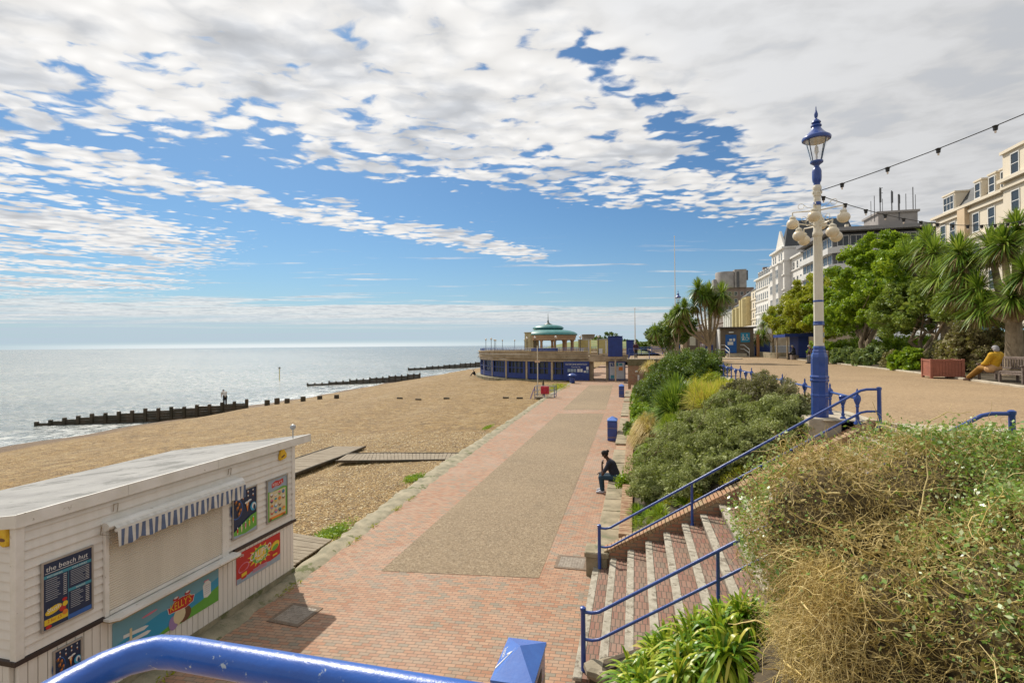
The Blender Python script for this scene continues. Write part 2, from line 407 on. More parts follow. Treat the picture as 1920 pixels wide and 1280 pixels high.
# ---------------------------------------------------------------- foliage helpers
def unit(a): return a/np.maximum(np.linalg.norm(a, axis=-1, keepdims=True), 1e-9)
def rdirs(n, up=0.0):
    d = rng.normal(size=(n, 3)); d[:, 2] += up; return unit(d)
def leaf_quads(c, L, W, up=.4, sz=.35, along=None):
    """diamond leaves folded along nothing: one quad each, random lie"""
    n = len(c); nrm = rdirs(n, up); t = rdirs(n) if along is None else along
    a = unit(np.cross(nrm, t)); b = np.cross(nrm, a)
    s = (1+rng.normal(size=(n, 1))*sz).clip(.4, 1.9)
    if along is not None: a, b = unit(t), unit(np.cross(nrm, t))
    V = np.stack([c-a*L*s*.5, c+b*W*s*.5, c+a*L*s*.5, c-b*W*s*.5], 1).reshape(-1, 3)
    return V, np.arange(4*n).reshape(-1, 4)
def merge(parts):
    V = []; Q = []; k = 0
    for v, q in parts:
        V.append(v); Q.append(q+k); k += len(v)
    return np.concatenate(V), np.concatenate(Q)
def crown_points(blobs, n, clump=.30, shell=.55, nclump=40, flat=.8):
    """points in clumps over the outside of a set of ellipsoids (cx,cy,cz,rx,ry,rz)"""
    out = []; tot = sum(b[3]*b[4]+b[4]*b[5]+b[3]*b[5] for b in blobs)
    for b in blobs:
        w = (b[3]*b[4]+b[4]*b[5]+b[3]*b[5])/tot; k = max(3, int(nclump*w)); m = int(n*w)
        d = rdirs(k, .25); r = shell+(1-shell)*rng.random((k, 1))**.6
        cc = np.array(b[:3])+d*np.array(b[3:6])*r
        cs = clump*(.6+.8*rng.random(k))
        i = rng.integers(0, k, m)
        dd = rdirs(m)*(rng.random((m, 1))**.45)
        p = cc[i]+dd*cs[i][:, None]*np.array([1, 1, flat])
        out.append(p)
    return np.concatenate(out)
def straps(base, n, L, W, emin=10, emax=85, droop=.35, seg=4, jit=.3, az=None, fold=0.0, r0=.02):
    """arching strap leaves from one crown point; returns quads"""
    el = np.radians(emin+(emax-emin)*rng.random(n)); a = rng.random(n)*2*pi if az is None else np.radians(az[0]+(az[1]-az[0])*rng.random(n))
    d = np.stack([np.cos(el)*np.cos(a), np.cos(el)*np.sin(a), np.sin(el)], 1)
    l = L*(1+jit*(rng.random(n)-.6)); side = np.stack([-np.sin(a), np.cos(a), np.zeros(n)], 1)
    hz = np.cos(el)
    V = np.zeros((n, seg+1, 2, 3))
    for i in range(seg+1):
        t = i/seg
        p = np.array(base)+d*(r0+(l*t)[:, None])
        p[:, 2] -= droop*l*t*t*(.35+hz)
        p += np.stack([d[:, 0], d[:, 1], 0*d[:, 0]], 1)*(0)
        w = W*(.55+.9*t)*(1-t)**.55*1.25 if i < seg else W*.04
        w = w if i > 0 else W*.5
        V[:, i, 0] = p-side*w*.5; V[:, i, 1] = p+side*w*.5
    idx = np.arange(n)[:, None]*(seg+1)*2
    Q = np.concatenate([idx+np.array([2*i, 2*i+1, 2*i+3, 2*i+2]) for i in range(seg)], 0)
    return V.reshape(-1, 3), Q
def twigs(start, d0, L, r, seg=5, wander=.35, droop=0.0):
    """wandering three-sided stems; r is root radius array"""
    n = len(start); p = start.copy(); d = unit(d0); pts = [p.copy()]
    for i in range(seg):
        d = unit(d+rng.normal(size=(n, 3))*wander); d[:, 2] -= droop; d = unit(d)
        p = p+d*(L/seg)[:, None]; pts.append(p.copy())
    P = np.stack(pts, 1)
    ref = unit(rng.normal(size=(n, 3))); ax = unit(P[:, -1]-P[:, 0]); u = unit(np.cross(ax, ref)); w = np.cross(ax, u)
    V = np.zeros((n, seg+1, 3, 3))
    for i in range(seg+1):
        rr = (r*(1-.75*i/seg))[:, None]
        for k in range(3):
            a = 2*pi*k/3; V[:, i, k] = P[:, i]+(u*cos(a)+w*sin(a))*rr
    idx = np.arange(n)[:, None]*(seg+1)*3; Q = []
    for i in range(seg):
        for k in range(3):
            Q.append(idx+np.array([3*i+k, 3*i+(k+1) % 3, 3*i+3+(k+1) % 3, 3*i+3+k]))
    return V.reshape(-1, 3), np.concatenate(Q, 0), P

# ================================================================ ground, sea, promenade
UP = 3.25     # upper promenade level
SEA = -2.5
def beach_z(x, y):
    xs = [-400, -70, -52, -45.5, -41, -36, -28, -20, -13, -9, 300]
    zs = [-7, -5.2, -3.3, -2.5, -2.05, -1.15, -.62, -.50, -.30, -.16, -.12]
    z = float(np.interp(x+min(y-35, 120)*.04, xs, zs))
    return z+.07*sin(x*.55+y*.05+.8*sin(y*.11))*(x < -14)+.05*sin(x*.9+y*.23)*(x < -12)+.035*sin(y*.8+x*.35)*(x < -11)
def slope_z(x, y):
    t = min(max((x+.12)/3.6, 0), 1); t = t*t*(3-2*t)*.45+t*.55
    s = .62+(UP-.62-.08)*t
    if y < 12.6 and x > -.1:
        c = .44+(x+.76)*.583; k = min(max((y-11.0)/1.5, 0), 1); k = k*k*(3-2*k); s = min(s, c)*(1-k)+s*k
    return s

def water_mat():
    m = bpy.data.materials.new('sea water'); m.use_nodes = True; t = NT(m.node_tree); p = geo_pos(t)
    a = t.noise(t.scalev(p, (.55, .9, 1)), 1.0, 6, .62, .3); b = t.noise(t.scalev(p, (.09, .16, 1)), 1.0, 4, .55)
    c = t.noise(t.scalev(p, (.012, .03, 1)), 1.0, 3, .5)
    hgt = t.m('ADD', t.m('MULTIPLY', a, .40), t.m('MULTIPLY', b, 1.0))
    bn = t.n('ShaderNodeBump'); bn.inputs['Strength'].default_value = 1.0; bn.inputs['Distance'].default_value = 1.3; t.setin(bn, 'Height', hgt)
    col = t.mix(t.ss(c, .4, .6), (.15, .175, .17), (.20, .22, .205))
    sx = t.n('ShaderNodeSeparateXYZ'); t.setin(sx, 0, p)
    near = t.ss(t.m('ADD', sx.outputs[0], t.m('MULTIPLY', t.noise(p, .25, 5, .65), 9.0)), -52, -40)
    foam = t.m('MULTIPLY', near, t.ss(t.noise(t.scalev(p, (1.2, .35, 1)), 1.0, 6, .7), .49, .62))
    col = t.mix(t.m('MULTIPLY', foam, .8), col, (.75, .76, .74))
    spk = t.ss(t.noise(t.scalev(p, (.8, 1.3, 1)), 1.0, 6, .75, .3), .47, .60)
    rg = t.m('MULTIPLY_ADD', spk, .25, .15)
    bs = t.n('ShaderNodeBsdfPrincipled', inp={'Roughness': .12, 'Base Color': col, 'IOR': 1.36, 'Specular IOR Level': .7})
    t.setin(bs, 'Roughness', t.m('MULTIPLY_ADD', foam, .4, rg)); t.setin(bs, 'Normal', bn.outputs[0])
    return finish(t, m, bs)

def shingle_mat():
    m = bpy.data.materials.new('beach shingle'); m.use_nodes = True; t = NT(m.node_tree); p = geo_pos(t)
    cols = [(.070, .037, .010), (.30, .17, .040), (.46, .29, .095), (.17, .088, .020), (.57, .42, .20), (.35, .21, .055), (.11, .068, .024)]
    res = None
    for sc, w in ((13, 1.0), (5.2, .42), (1.9, .30)):
        v = t.n('ShaderNodeTexVoronoi', inp={'Scale': sc}); t.setin(v, 'Vector', p)
        s = t.n('ShaderNodeSeparateColor'); t.setin(s, 0, v.outputs['Color'])
        c = t.ramp(s.outputs[0], [(i/6, k) for i, k in enumerate(cols)])
        if res is None: res = c; dist = v.outputs['Distance']
        else: res = t.mix(w, res, c)
    big = t.noise(t.scalev(p, (1, .35, 1)), .25, 5, .6)
    res = t.mix(t.m('MULTIPLY', t.ss(big, .5, .72), .30), res, (.46, .34, .18))
    res = t.mix(t.m('MULTIPLY', t.ss(t.noise(p, .9, 5, .65), .52, .75), .35), res, (.20, .12, .05))
    sx = t.n('ShaderNodeSeparateXYZ'); t.setin(sx, 0, p)
    wet = t.ss(t.m('ADD', sx.outputs[2], t.m('MULTIPLY', t.noise(p, .6, 4, .6), .35)), -1.75, -2.15)
    res = t.mix(t.m('MULTIPLY', wet, .8), res, (.17, .11, .065))
    bs = t.n('ShaderNodeBsdfPrincipled', inp={'Roughness': .7, 'Base Color': res, 'Specular IOR Level': .35})
    bn = t.n('ShaderNodeBump'); bn.inputs['Strength'].default_value = 1.0; bn.inputs['Distance'].default_value = .13
    t.setin(bn, 'Height', t.m('SUBTRACT', t.m('MULTIPLY', t.noise(p, 1.1, 6, .75), 1.5), dist)); t.setin(bs, 'Normal', bn.outputs[0])
    return finish(t, m, bs)

RESIN_LOW = speckle_mat('resin bound gravel', [(.09, .062, .036), (.235, .175, .108), (.32, .24, .15), (.15, .107, .066), (.44, .36, .245)], 62, rough=.8, bump=.35)
RESIN_UP = speckle_mat('resin bound gravel pale', [(.13, .085, .045), (.30, .205, .115), (.38, .27, .155), (.20, .135, .075), (.46, .345, .22)], 50, rough=.8, bump=.35, stainamt=.3)
BRICKPAVE = brick_mat('clay brick paving', (.33, .155, .085), (.42, .245, .15), (.245, .205, .15), (.15, .12, .085), bw=.165, bh=.078, ms=.0055, dirtamt=.45, skew=-.075)
CONC = pm('weathered concrete', (.36, .31, .21), (.19, .175, .11), 2.6, .85, .9, 22, detail=8, wear=(.13, .14, .06), wearscale=1.6, wearthr=.56)
CONC2 = pm('pale concrete', (.50, .44, .34), (.36, .31, .23), 3.5, .85, .5, 30)
TIMBER = pm('weathered timber boards', (.30, .25, .18), (.19, .15, .10), 2.0, .85, .5, 14, stretch=(1, 6, 1))
DARKWOOD = pm('wet dark groyne timber', (.085, .062, .038), (.035, .032, .018), 1.4, .8, .6, 8)
SOIL = pm('planting soil', (.10, .075, .045), (.05, .04, .025), 4, .95, .8, 30)

def ground():
    # sea sheet to the horizon
    m = MB(); m.quad((-30000, -30000, SEA), (4000, -30000, SEA), (4000, 30000, SEA), (-30000, 30000, SEA))
    struct(m.build('sea', water_mat()))
    # land sheet (far ground behind everything)
    m = MB(); m.quad((60, -300, 3.0), (3000, -300, 3.0), (3000, 3000, 3.0), (60, 3000, 3.0)); m.quad((-12, 190, 2.6), (60, 190, 3.0), (60, 3000, 3.0), (-12, 3000, 2.6))
    struct(m.build('ground', pm('far ground', (.14, .15, .07), (.22, .19, .12), .05, .9)))
    # beach
    xs = np.concatenate([np.linspace(-75, -46, 14), np.linspace(-44.5, -12, 44), np.linspace(-11.5, -6.62, 12)])
    ys = np.concatenate([np.linspace(-60, -2, 16), np.linspace(-1, 70, 100), np.linspace(72, 400, 60)])
    V = np.array([[x, y, beach_z(x, y)-(.22 if x > -6.7 else 0)] for y in ys for x in xs]); nx = len(xs)
    Q = [(j*nx+i, j*nx+i+1, (j+1)*nx+i+1, (j+1)*nx+i) for j in range(len(ys)-1) for i in range(nx-1)]
    b = npmesh('beach', V, Q, shingle_mat(), smooth=True); struct(b)
    # brick promenade
    m = MB(); m.quad((-6.62, -12, 0), (-.8, -12, 0), (-.8, 52, 0), (-1.0, 110, 0)); m.v = []; m.f = []; m.mi = []
    m.add([(-6.62, -12, 0), (6, -12, 0), (6, 9.5, 0), (-.7, 11, 0), (-.7, 120, 0), (-7.75, 120, 0), (-7.75, 46, 0), (-7.5, 32, 0), (-6.9, 15, 0)], [(0, 1, 2, 3, 4, 5, 6, 7, 8)])
    struct(m.build('promenade', BRICKPAVE))
    m = MB()
    for poly in ([(-5.27, 9.93), (-1.95, 10.32), (-2.09, 35.88), (-5.22, 35.34)], [(-5.22, 37.43), (-2.09, 37.95), (-2.5, 61.2), (-5.25, 60.8)]):
        m.add([(x, y, .006) for x, y in poly], [(0, 1, 2, 3)])
    struct(m.build('promenade_gravel_strip', RESIN_LOW))
    # soldier course round the gravel
    # concrete edge of the sea wall, broken and uneven
    L = [(-6.60, 2.0), (-6.60, 8.97), (-6.75, 14), (-6.92, 19.5), (-7.25, 30), (-7.6, 46), (-7.6, 66)]
    R = [(-7.15, 2.0), (-7.21, 9.6), (-7.5, 14), (-7.77, 19.4), (-7.85, 30), (-8.15, 45.8), (-8.0, 66)]
    ly = np.linspace(2, 66, 260)
    inn = np.interp(ly, [p[1] for p in L], [p[0] for p in L]); out = np.interp(ly, [p[1] for p in R], [p[0] for p in R])
    V = []; Q = []; n = 7
    for i, y in enumerate(ly):
        e1 = .05*rng.normal(); e0 = .02*rng.normal()
        for k in range(n):
            t = k/(n-1); x = inn[i]+e0*(k == 0)+(out[i]-inn[i]+e1)*t
            z = .022+.016*rng.normal()*(0 < k < n-1)+(.025 if 1 < k < 5 else 0)
            if k == n-1: z = -.22
            if k == 0: z = -.01
            V.append((x, y, z))
    for i in range(len(ly)-1):
        for k in range(n-1): Q.append((i*n+k, (i+1)*n+k, (i+1)*n+k+1, i*n+k+1))
    k = npmesh('sea_wall_edge', V, Q, CONC, smooth=True); struct(k)
    # upper promenade and slope
    m = MB(); m.add([(4.58, -40, UP), (60, -40, UP), (60, 10.98, UP), (4.58, 10.98, UP)], [(0, 1, 2, 3)]); m.add([(3.55, 10.98, UP), (60, 10.98, UP), (60, 190, UP), (3.55, 190, UP)], [(0, 1, 2, 3)])
    m.add([(-.6, 52.5, UP), (3.549, 52.5, UP), (3.549, 68.9, UP), (-.6, 68.9, UP)], [(0, 1, 2, 3)])
    struct(m.build('upper_promenade', RESIN_UP))
    m = MB(); m.add([(3.53, 11.0, UP+.006), (4.5, 11.0, UP+.006), (4.5, 12.6, UP+.006), (4.12, 12.6, UP+.006), (4.12, 52.4, UP+.006), (3.5, 52.4, UP+.006)], [(0, 1, 2, 3, 4, 5)])
    m.add([(4.6, 4.0, UP+.005), (14, 4.0, UP+.005), (14, 8.6, UP+.005), (4.6, 10.9, UP+.005)], [(0, 1, 2, 3)])
    m.box(-.75, 10, 52.5, 54.3, UP-.02, UP+.07)
    struct(m.build('pavement_edging', CONC2))
    # planted slope
    xs = np.linspace(-.12, 3.55, 15); V = []; Q = []; ys = np.linspace(11.02, 52.3, 70)
    for y in ys:
        for x in xs: V.append((x, y, slope_z(x, y)+.05*rng.normal()*(0 < x < 3.4)))
    nx = len(xs); Q = [(j*nx+i, j*nx+i+1, (j+1)*nx+i+1, (j+1)*nx+i) for j in range(len(ys)-1) for i in range(nx-1)]
    struct(npmesh('planted_slope', V, Q, SOIL, smooth=True))
    xs = np.linspace(-.35, 12, 30); V = []; Q = []; ys = np.linspace(.4, 6.75, 18)
    for y in ys:
        for x in xs: V.append((x, y, min(.55+max(x+.1, 0)*.62+max(0, 5-y)*.12*min(max(x, 0), 1), UP-.02)+.04*rng.normal()))
    nx = len(xs); Q = [(j*nx+i, j*nx+i+1, (j+1)*nx+i+1, (j+1)*nx+i) for j in range(len(ys)-1) for i in range(nx-1)]
    struct(npmesh('planting_bed', V, Q, SOIL, smooth=True))
    # raised road behind the gardens
    m = MB(); m.box(20, 60, -30, 150, UP+.02, 4.35)
    struct(m.build('road', pm('asphalt road', (.06, .06, .062), (.045, .045, .047), 3, .85, .4, 60)))
    m = MB(); m.box(14.0, 20, -30, 150, UP-.1, UP+.16)
    struct(m.build('garden_bed', SOIL))
    V = []; 
    m = MB()
    for y in np.arange(6, 90, .9):
        x0 = float(np.interp(y, [5, 20, 28, 40, 55, 100], [11.2, 12.1, 13.1, 13.8, 14.1, 14.1]))
        m.bbox(x0, x0+.16, y, y+.88, UP-.05, UP+.07+.01*random.random(), .02)
    struct(m.build('bed_kerb', CONC2))
    V = [(float(np.interp(y, [5, 20, 28, 40, 55, 100], [11.3, 12.2, 13.2, 13.9, 14.2, 14.2])), y) for y in (5, 20, 28, 40, 55, 90)]
    m = MB(); n = len(V); vs = [(x, y, UP+.03) for x, y in V]+[(14.1, y, UP+.10) for x, y in V]
    m.add(vs, [(i, i+n, i+n+1, i+1) for i in range(n-1)]); struct(m.build('bed_front', SOIL))
ground()

# real pebbles on the near shingle
def pebbles():
    n = 42000
    y = 6+rng.random(n)**1.25*22; x = -7.35-rng.random(n)**1.1*11
    keep = x < np.interp(y, [0, 9.6, 14, 19.4, 30], [-7.2, -7.22, -7.52, -7.78, -7.87]); x = x[keep]; y = y[keep]; n = len(x)
    z = np.array([beach_z(a, b) for a, b in zip(x, y)])
    s = (.017+.028*rng.random(n)**2)
    base = np.array([[1, 0, 0], [.3, .95, 0], [-.8, .6, 0], [-.8, -.6, 0], [.3, -.95, 0], [.5, .3, .5], [-.45, .4, .5], [-.1, -.5, .5]])
    tri = np.array([[0, 1, 6, 5], [1, 2, 6, 6], [2, 3, 7, 6], [3, 4, 7, 7], [4, 0, 5, 7]])
    a = rng.random(n)*2*pi; ca, sa = np.cos(a), np.sin(a)
    asp = .6+.4*rng.random(n)
    X = base[None, :, 0]*s[:, None]; Y = base[None, :, 1]*(s*asp)[:, None]; Z = base[None, :, 2]*(s*1.0)[:, None]
    V = np.stack([X*ca[:, None]-Y*sa[:, None]+x[:, None], X*sa[:, None]+Y*ca[:, None]+y[:, None], Z+z[:, None]+.004], 2).reshape(-1, 3)
    off = (np.arange(n)*8)[:, None, None]
    T = np.array([[0, 1, 5], [1, 6, 5], [1, 2, 6], [2, 3, 7], [2, 7, 6], [3, 4, 7], [4, 0, 5], [4, 5, 7], [5, 6, 7]])
    F = (off+T[None]).reshape(-1, 3)
    m = bpy.data.materials.new('flint pebbles'); m.use_nodes = True; t = NT(m.node_tree)
    ri = t.n('ShaderNodeNewGeometry').outputs['Random Per Island']
    cols = [(.09, .05, .015), (.34, .21, .06), (.50, .35, .14), (.22, .12, .03), (.64, .53, .32), (.36, .23, .075), (.14, .10, .05), (.43, .29, .10)]
    bs = t.n('ShaderNodeBsdfPrincipled', inp={'Roughness': .6, 'Base Color': t.ramp(ri, [(i/7, c) for i, c in enumerate(cols)])})
    finish(t, m, bs)
    o = npmesh('pebbles', V, F, m); tag(o, 'loose orange and buff flint pebbles strewn over the beach beside the white kiosk', 'pebbles', kind='stuff')
pebbles()

# ---------------------------------------------------------------- boardwalks
def boards(name, poly, label, cat='boardwalk', across=(1, 0), pitch=.16, z=-.06, edge=True, group=None):
    """planked deck clipped to a convex-ish quad strip: list of (left,right) pairs along its run"""
    t = thing(name, label, cat, (poly[0][0][0], poly[0][0][1], z), group=group)
    m = MB(); EB = [MB(), MB()]
    for (a0, b0), (a1, b1) in zip(poly[:-1], poly[1:]):
        a0, b0, a1, b1 = map(lambda q: Vector((q[0], q[1], 0)), (a0, b0, a1, b1))
        L = ((a1-a0).length+(b1-b0).length)/2; n = max(1, int(L/pitch))
        for i in range(n):
            s, u = i/n, (i+.9)/n
            p = [a0.lerp(a1, s), b0.lerp(b1, s), b0.lerp(b1, u), a0.lerp(a1, u)]
            dz = z+.012*random.random()
            vs = [(q.x, q.y, dz-.03) for q in p]+[(q.x, q.y, dz) for q in p]
            m.add(vs, [(4, 5, 6, 7), (0, 1, 5, 4), (1, 2, 6, 5), (2, 3, 7, 6), (3, 0, 4, 7)])
        if edge:
            for e, q0, q1 in ((EB[0], a0, a1), (EB[1], b0, b1)):
                d = (q1-q0).normalized(); nn = Vector((-d.y, d.x, 0))*.035
                for s in (1,):
                    vs = [(q.x, q.y, zz) for zz in (z-.06, z+.03) for q in (q0-nn, q1-nn, q1+nn, q0+nn)]
                    e.add(vs, [(4, 5, 6, 7), (0, 1, 5, 4), (1, 2, 6, 5), (2, 3, 7, 6), (3, 0, 4, 7)])
    m.build('planks', TIMBER, t)
    if edge:
        for e in EB: e.build('edge_board', DARKWOOD, t)
    return t
boards('boardwalk', [((-7.6, 22.2), (-7.4, 20.9)), ((-9.28, 21.85), (-8.72, 20.53)), ((-11.27, 21.5), (-10.49, 20.07)), ((-12.8, 21.0), (-12.5, 19.6))],
       'grey plank walkway crossing the shingle to the edge of the promenade', z=-.13)
boards('boardwalk', [((-14.55, 22.6), (-12.97, 22.9)), ((-14.6, 20.8), (-12.85, 20.9)), ((-14.6, 19.4), (-12.9, 19.4)), ((-14.2, 17.4), (-12.9, 17.4)), ((-14.0, 15.8), (-12.8, 15.8))], 'wide strip of grey planks on the shingle behind the far corner of the kiosk', z=-.16)
boards('plank_landing', [((-8.9, 9.55), (-7.3, 9.62)), ((-9.0, 11.6), (-7.35, 11.35))], 'small landing of grey planks on the shingle at the far end of the kiosk', 'landing', z=-.02, edge=False)

# ---------------------------------------------------------------- groynes
def groyne(a, b, n, top, label, base=-2.9, capped=True, grp='timber groynes running down the beach'):
    t = thing('groyne', label, 'groyne', (a[0], a[1], SEA), group=grp)
    d = Vector((b[0]-a[0], b[1]-a[1], 0)); L = d.length; d.normalize(); rot = Matrix.Rotation(atan2(d.y, d.x), 4, 'Z')
    st = L/n; pl = MB()
    for i in range(n):
        z1 = top(i/n)+.06; M = Matrix.Translation((a[0]+d.x*st*i, a[1]+d.y*st*i, 0)) @ rot
        k = 0; z = base
        while z < z1-.02:
            zt = min(z+.26, z1); pl.box(0, st, -.07+.012*(k % 2), .07, z, zt-.018, 0, M); z += .26; k += 1
    pl.build('planking', DARKWOOD, t)
    for i in range(n+1):
        z1 = top(min(i/n, .999))+.26+.12*random.random(); M = Matrix.Translation((a[0]+d.x*st*i, a[1]+d.y*st*i, 0)) @ rot
        m = MB(); m.bbox(-.13, .13, -.22, .12, base, z1-.06, .03, 0, M); m.build('post', DARKWOOD, t)
    return t
ga, gb = (-55.4, 36.9), (-38.6, 44.6)
groyne(ga, gb, 16, lambda s: -2.32+min(int(s*16), 3)*.14 if s < .2 else -1.78+int((s-.19)*8)*.16, 'nearest dark timber groyne stepping down into the sea')
groyne((-59.4, 84.0), (-43.4, 98.8), 17, lambda s: -2.2+int(s*6)*.22, 'second dark timber groyne, in the sea beyond the nearest one')
groyne((-66, 142), (-50, 169), 14, lambda s: -1.9+int(s*5)*.25, 'farthest dark timber groyne reaching out beside the bandstand')
for i, (x, y) in enumerate([(-36.9, 45.5), (-36.2, 46.1), (-35.3, 46.5), (-33.9, 47.2), (-32.6, 48.2), (-31.1, 49.0)]):
    z = beach_z(x, y); m = MB(); m.bbox(x-.2, x+.18, y-.2, y+.2, z-.4, z+.58-.05*i+.08*(i % 2), .03)
    o = m.build('timber_post', DARKWOOD)
    o.location = (0, 0, 0)
    tag(o, 'stubby dark timber post sticking out of the shingle inland of the nearest groyne', 'post', 'stubby posts in line with the nearest groyne')
for i, (x, y) in enumerate([(-20.8, 47.0), (-18.0, 47.4), (-22.9, 47.2), (-11.8, 46.6), (-10.4, 46.3)]):
    z = beach_z(x, y); m = MB(); m.bbox(x-.28, x+.28, y-.12, y+.12, z-.2, z+.14, .02)
    tag(m.build('buried_timber', DARKWOOD), 'dark stub of buried timber just showing in the shingle in front of the bandstand', 'timber', 'buried timber stubs on the shingle')
m = MB()
t = thing('marker_post', 'thin yellow marker post with a dark top standing in the sea', 'marker', (-75, 96.3, SEA))
m.tube([(-75, 96.3, -3), (-75, 96.3, .10)], .08, 8); m.build('pole', pm('marker yellow', (.55, .45, .12)), t)
m = MB(); m.lathe([(.02, .10), (.2, .14), (.2, .40), (.02, .5)], 8, 0, Matrix.Translation((-75, 96.3, 0))); m.build('topmark', DARKWOOD, t)

# ---------------------------------------------------------------- covers, ledge, slope wall
IRON = pm('rusty cast iron', (.24, .17, .11), (.15, .11, .08), 20, .8, .8, 60)
def drain(cx, cy, w, label, rz=0):
    t = thing('drain_cover', label, 'drain cover', (cx, cy, 0), rz)
    m = MB(); m.box(-w/2, w/2, -w/2, w/2, .002, .008); 
    a = w*.5; b = w*.40
    m.box(-a, a, -a, -b, .008, .014); m.box(-a, a, b, a, .008, .014); m.box(-a, -b, -b, b, .008, .014); m.box(b, a, -b, b, .008, .014)
    m.build('frame', IRON, t, world=False)
    m = MB(); k = 9; m.box(-b, b, -b, b, .0085, .0105)
    for i in range(k):
        for j in range(k):
            x = -b+(i+.5)*2*b/k; y = -b+(j+.5)*2*b/k
            m.bbox(x-.022, x+.022, y-.018, y+.018, .010, .015, .003)
    m.build('grille', pm('worn grey iron', (.34, .29, .23), (.22, .18, .14), 12, .6, .3), t, world=False)
drain(-1.38, 11.2, .68, 'square rusty drain cover in the brick paving by the foot of the steps')
drain(-5.91, 7.98, .66, 'square drain cover in the brick paving in front of the kiosk', radians(-4))

WALLBRICK = brick_mat('red and buff brickwork', (.36, .16, .09), (.42, .25, .15), (.35, .29, .18), (.24, .20, .14), bw=.225, bh=.075, ms=.009, axes='yz', dirtamt=.45)
WALLBRICKX = brick_mat('red and buff brickwork along', (.33, .13, .07), (.40, .20, .11), (.30, .23, .14), (.20, .17, .12), bw=.225, bh=.075, ms=.009, axes='xz', dirtamt=.45)
STONE = pm('worn ledge stone', (.36, .30, .20), (.20, .17, .105), 2.2, .85, .6, 18, wear=(.17, .17, .10), wearscale=2.5, wearthr=.58)
def ledge():
    t = thing('seat_ledge', 'long low stone ledge along the foot of the planted slope, the sitting man\'s seat', 'ledge', (-.5, 11.1, 0))
    m = MB(); m.box(-.82, -.36, 11.1, 52, 0, .33); m.build('base', WALLBRICK, t)
    y = 11.1
    while y < 51.5:
        L = .9+.5*random.random(); g = random.random()
        m = MB()
        if g > .12: m.bbox(-.88+.02*random.random(), -.36, y+.01, min(y+L, 52)-.02, .332, .40+.02*random.random(), .015); m.build('slab', STONE, t)
        y += L
    t = thing('retaining_wall', 'low brick and flint wall holding up the planted slope behind the stone ledge', 'wall', (-.2, 11.1, 0))
    m = MB(); m.box(-.355, -.10, 11.1, 52, 0, .66); m.build('wall', WALLBRICK, t)
    m = MB(); y = 11.1
    while y < 51.9:
        m.bbox(-.375, -.09, y, y+.072, .662, .74+.012*random.random(), .008); y += .082
    m.build('coping', pm('brick on edge coping', (.42, .30, .18), (.30, .16, .09), 7, .85, .5, 20), t)
ledge()

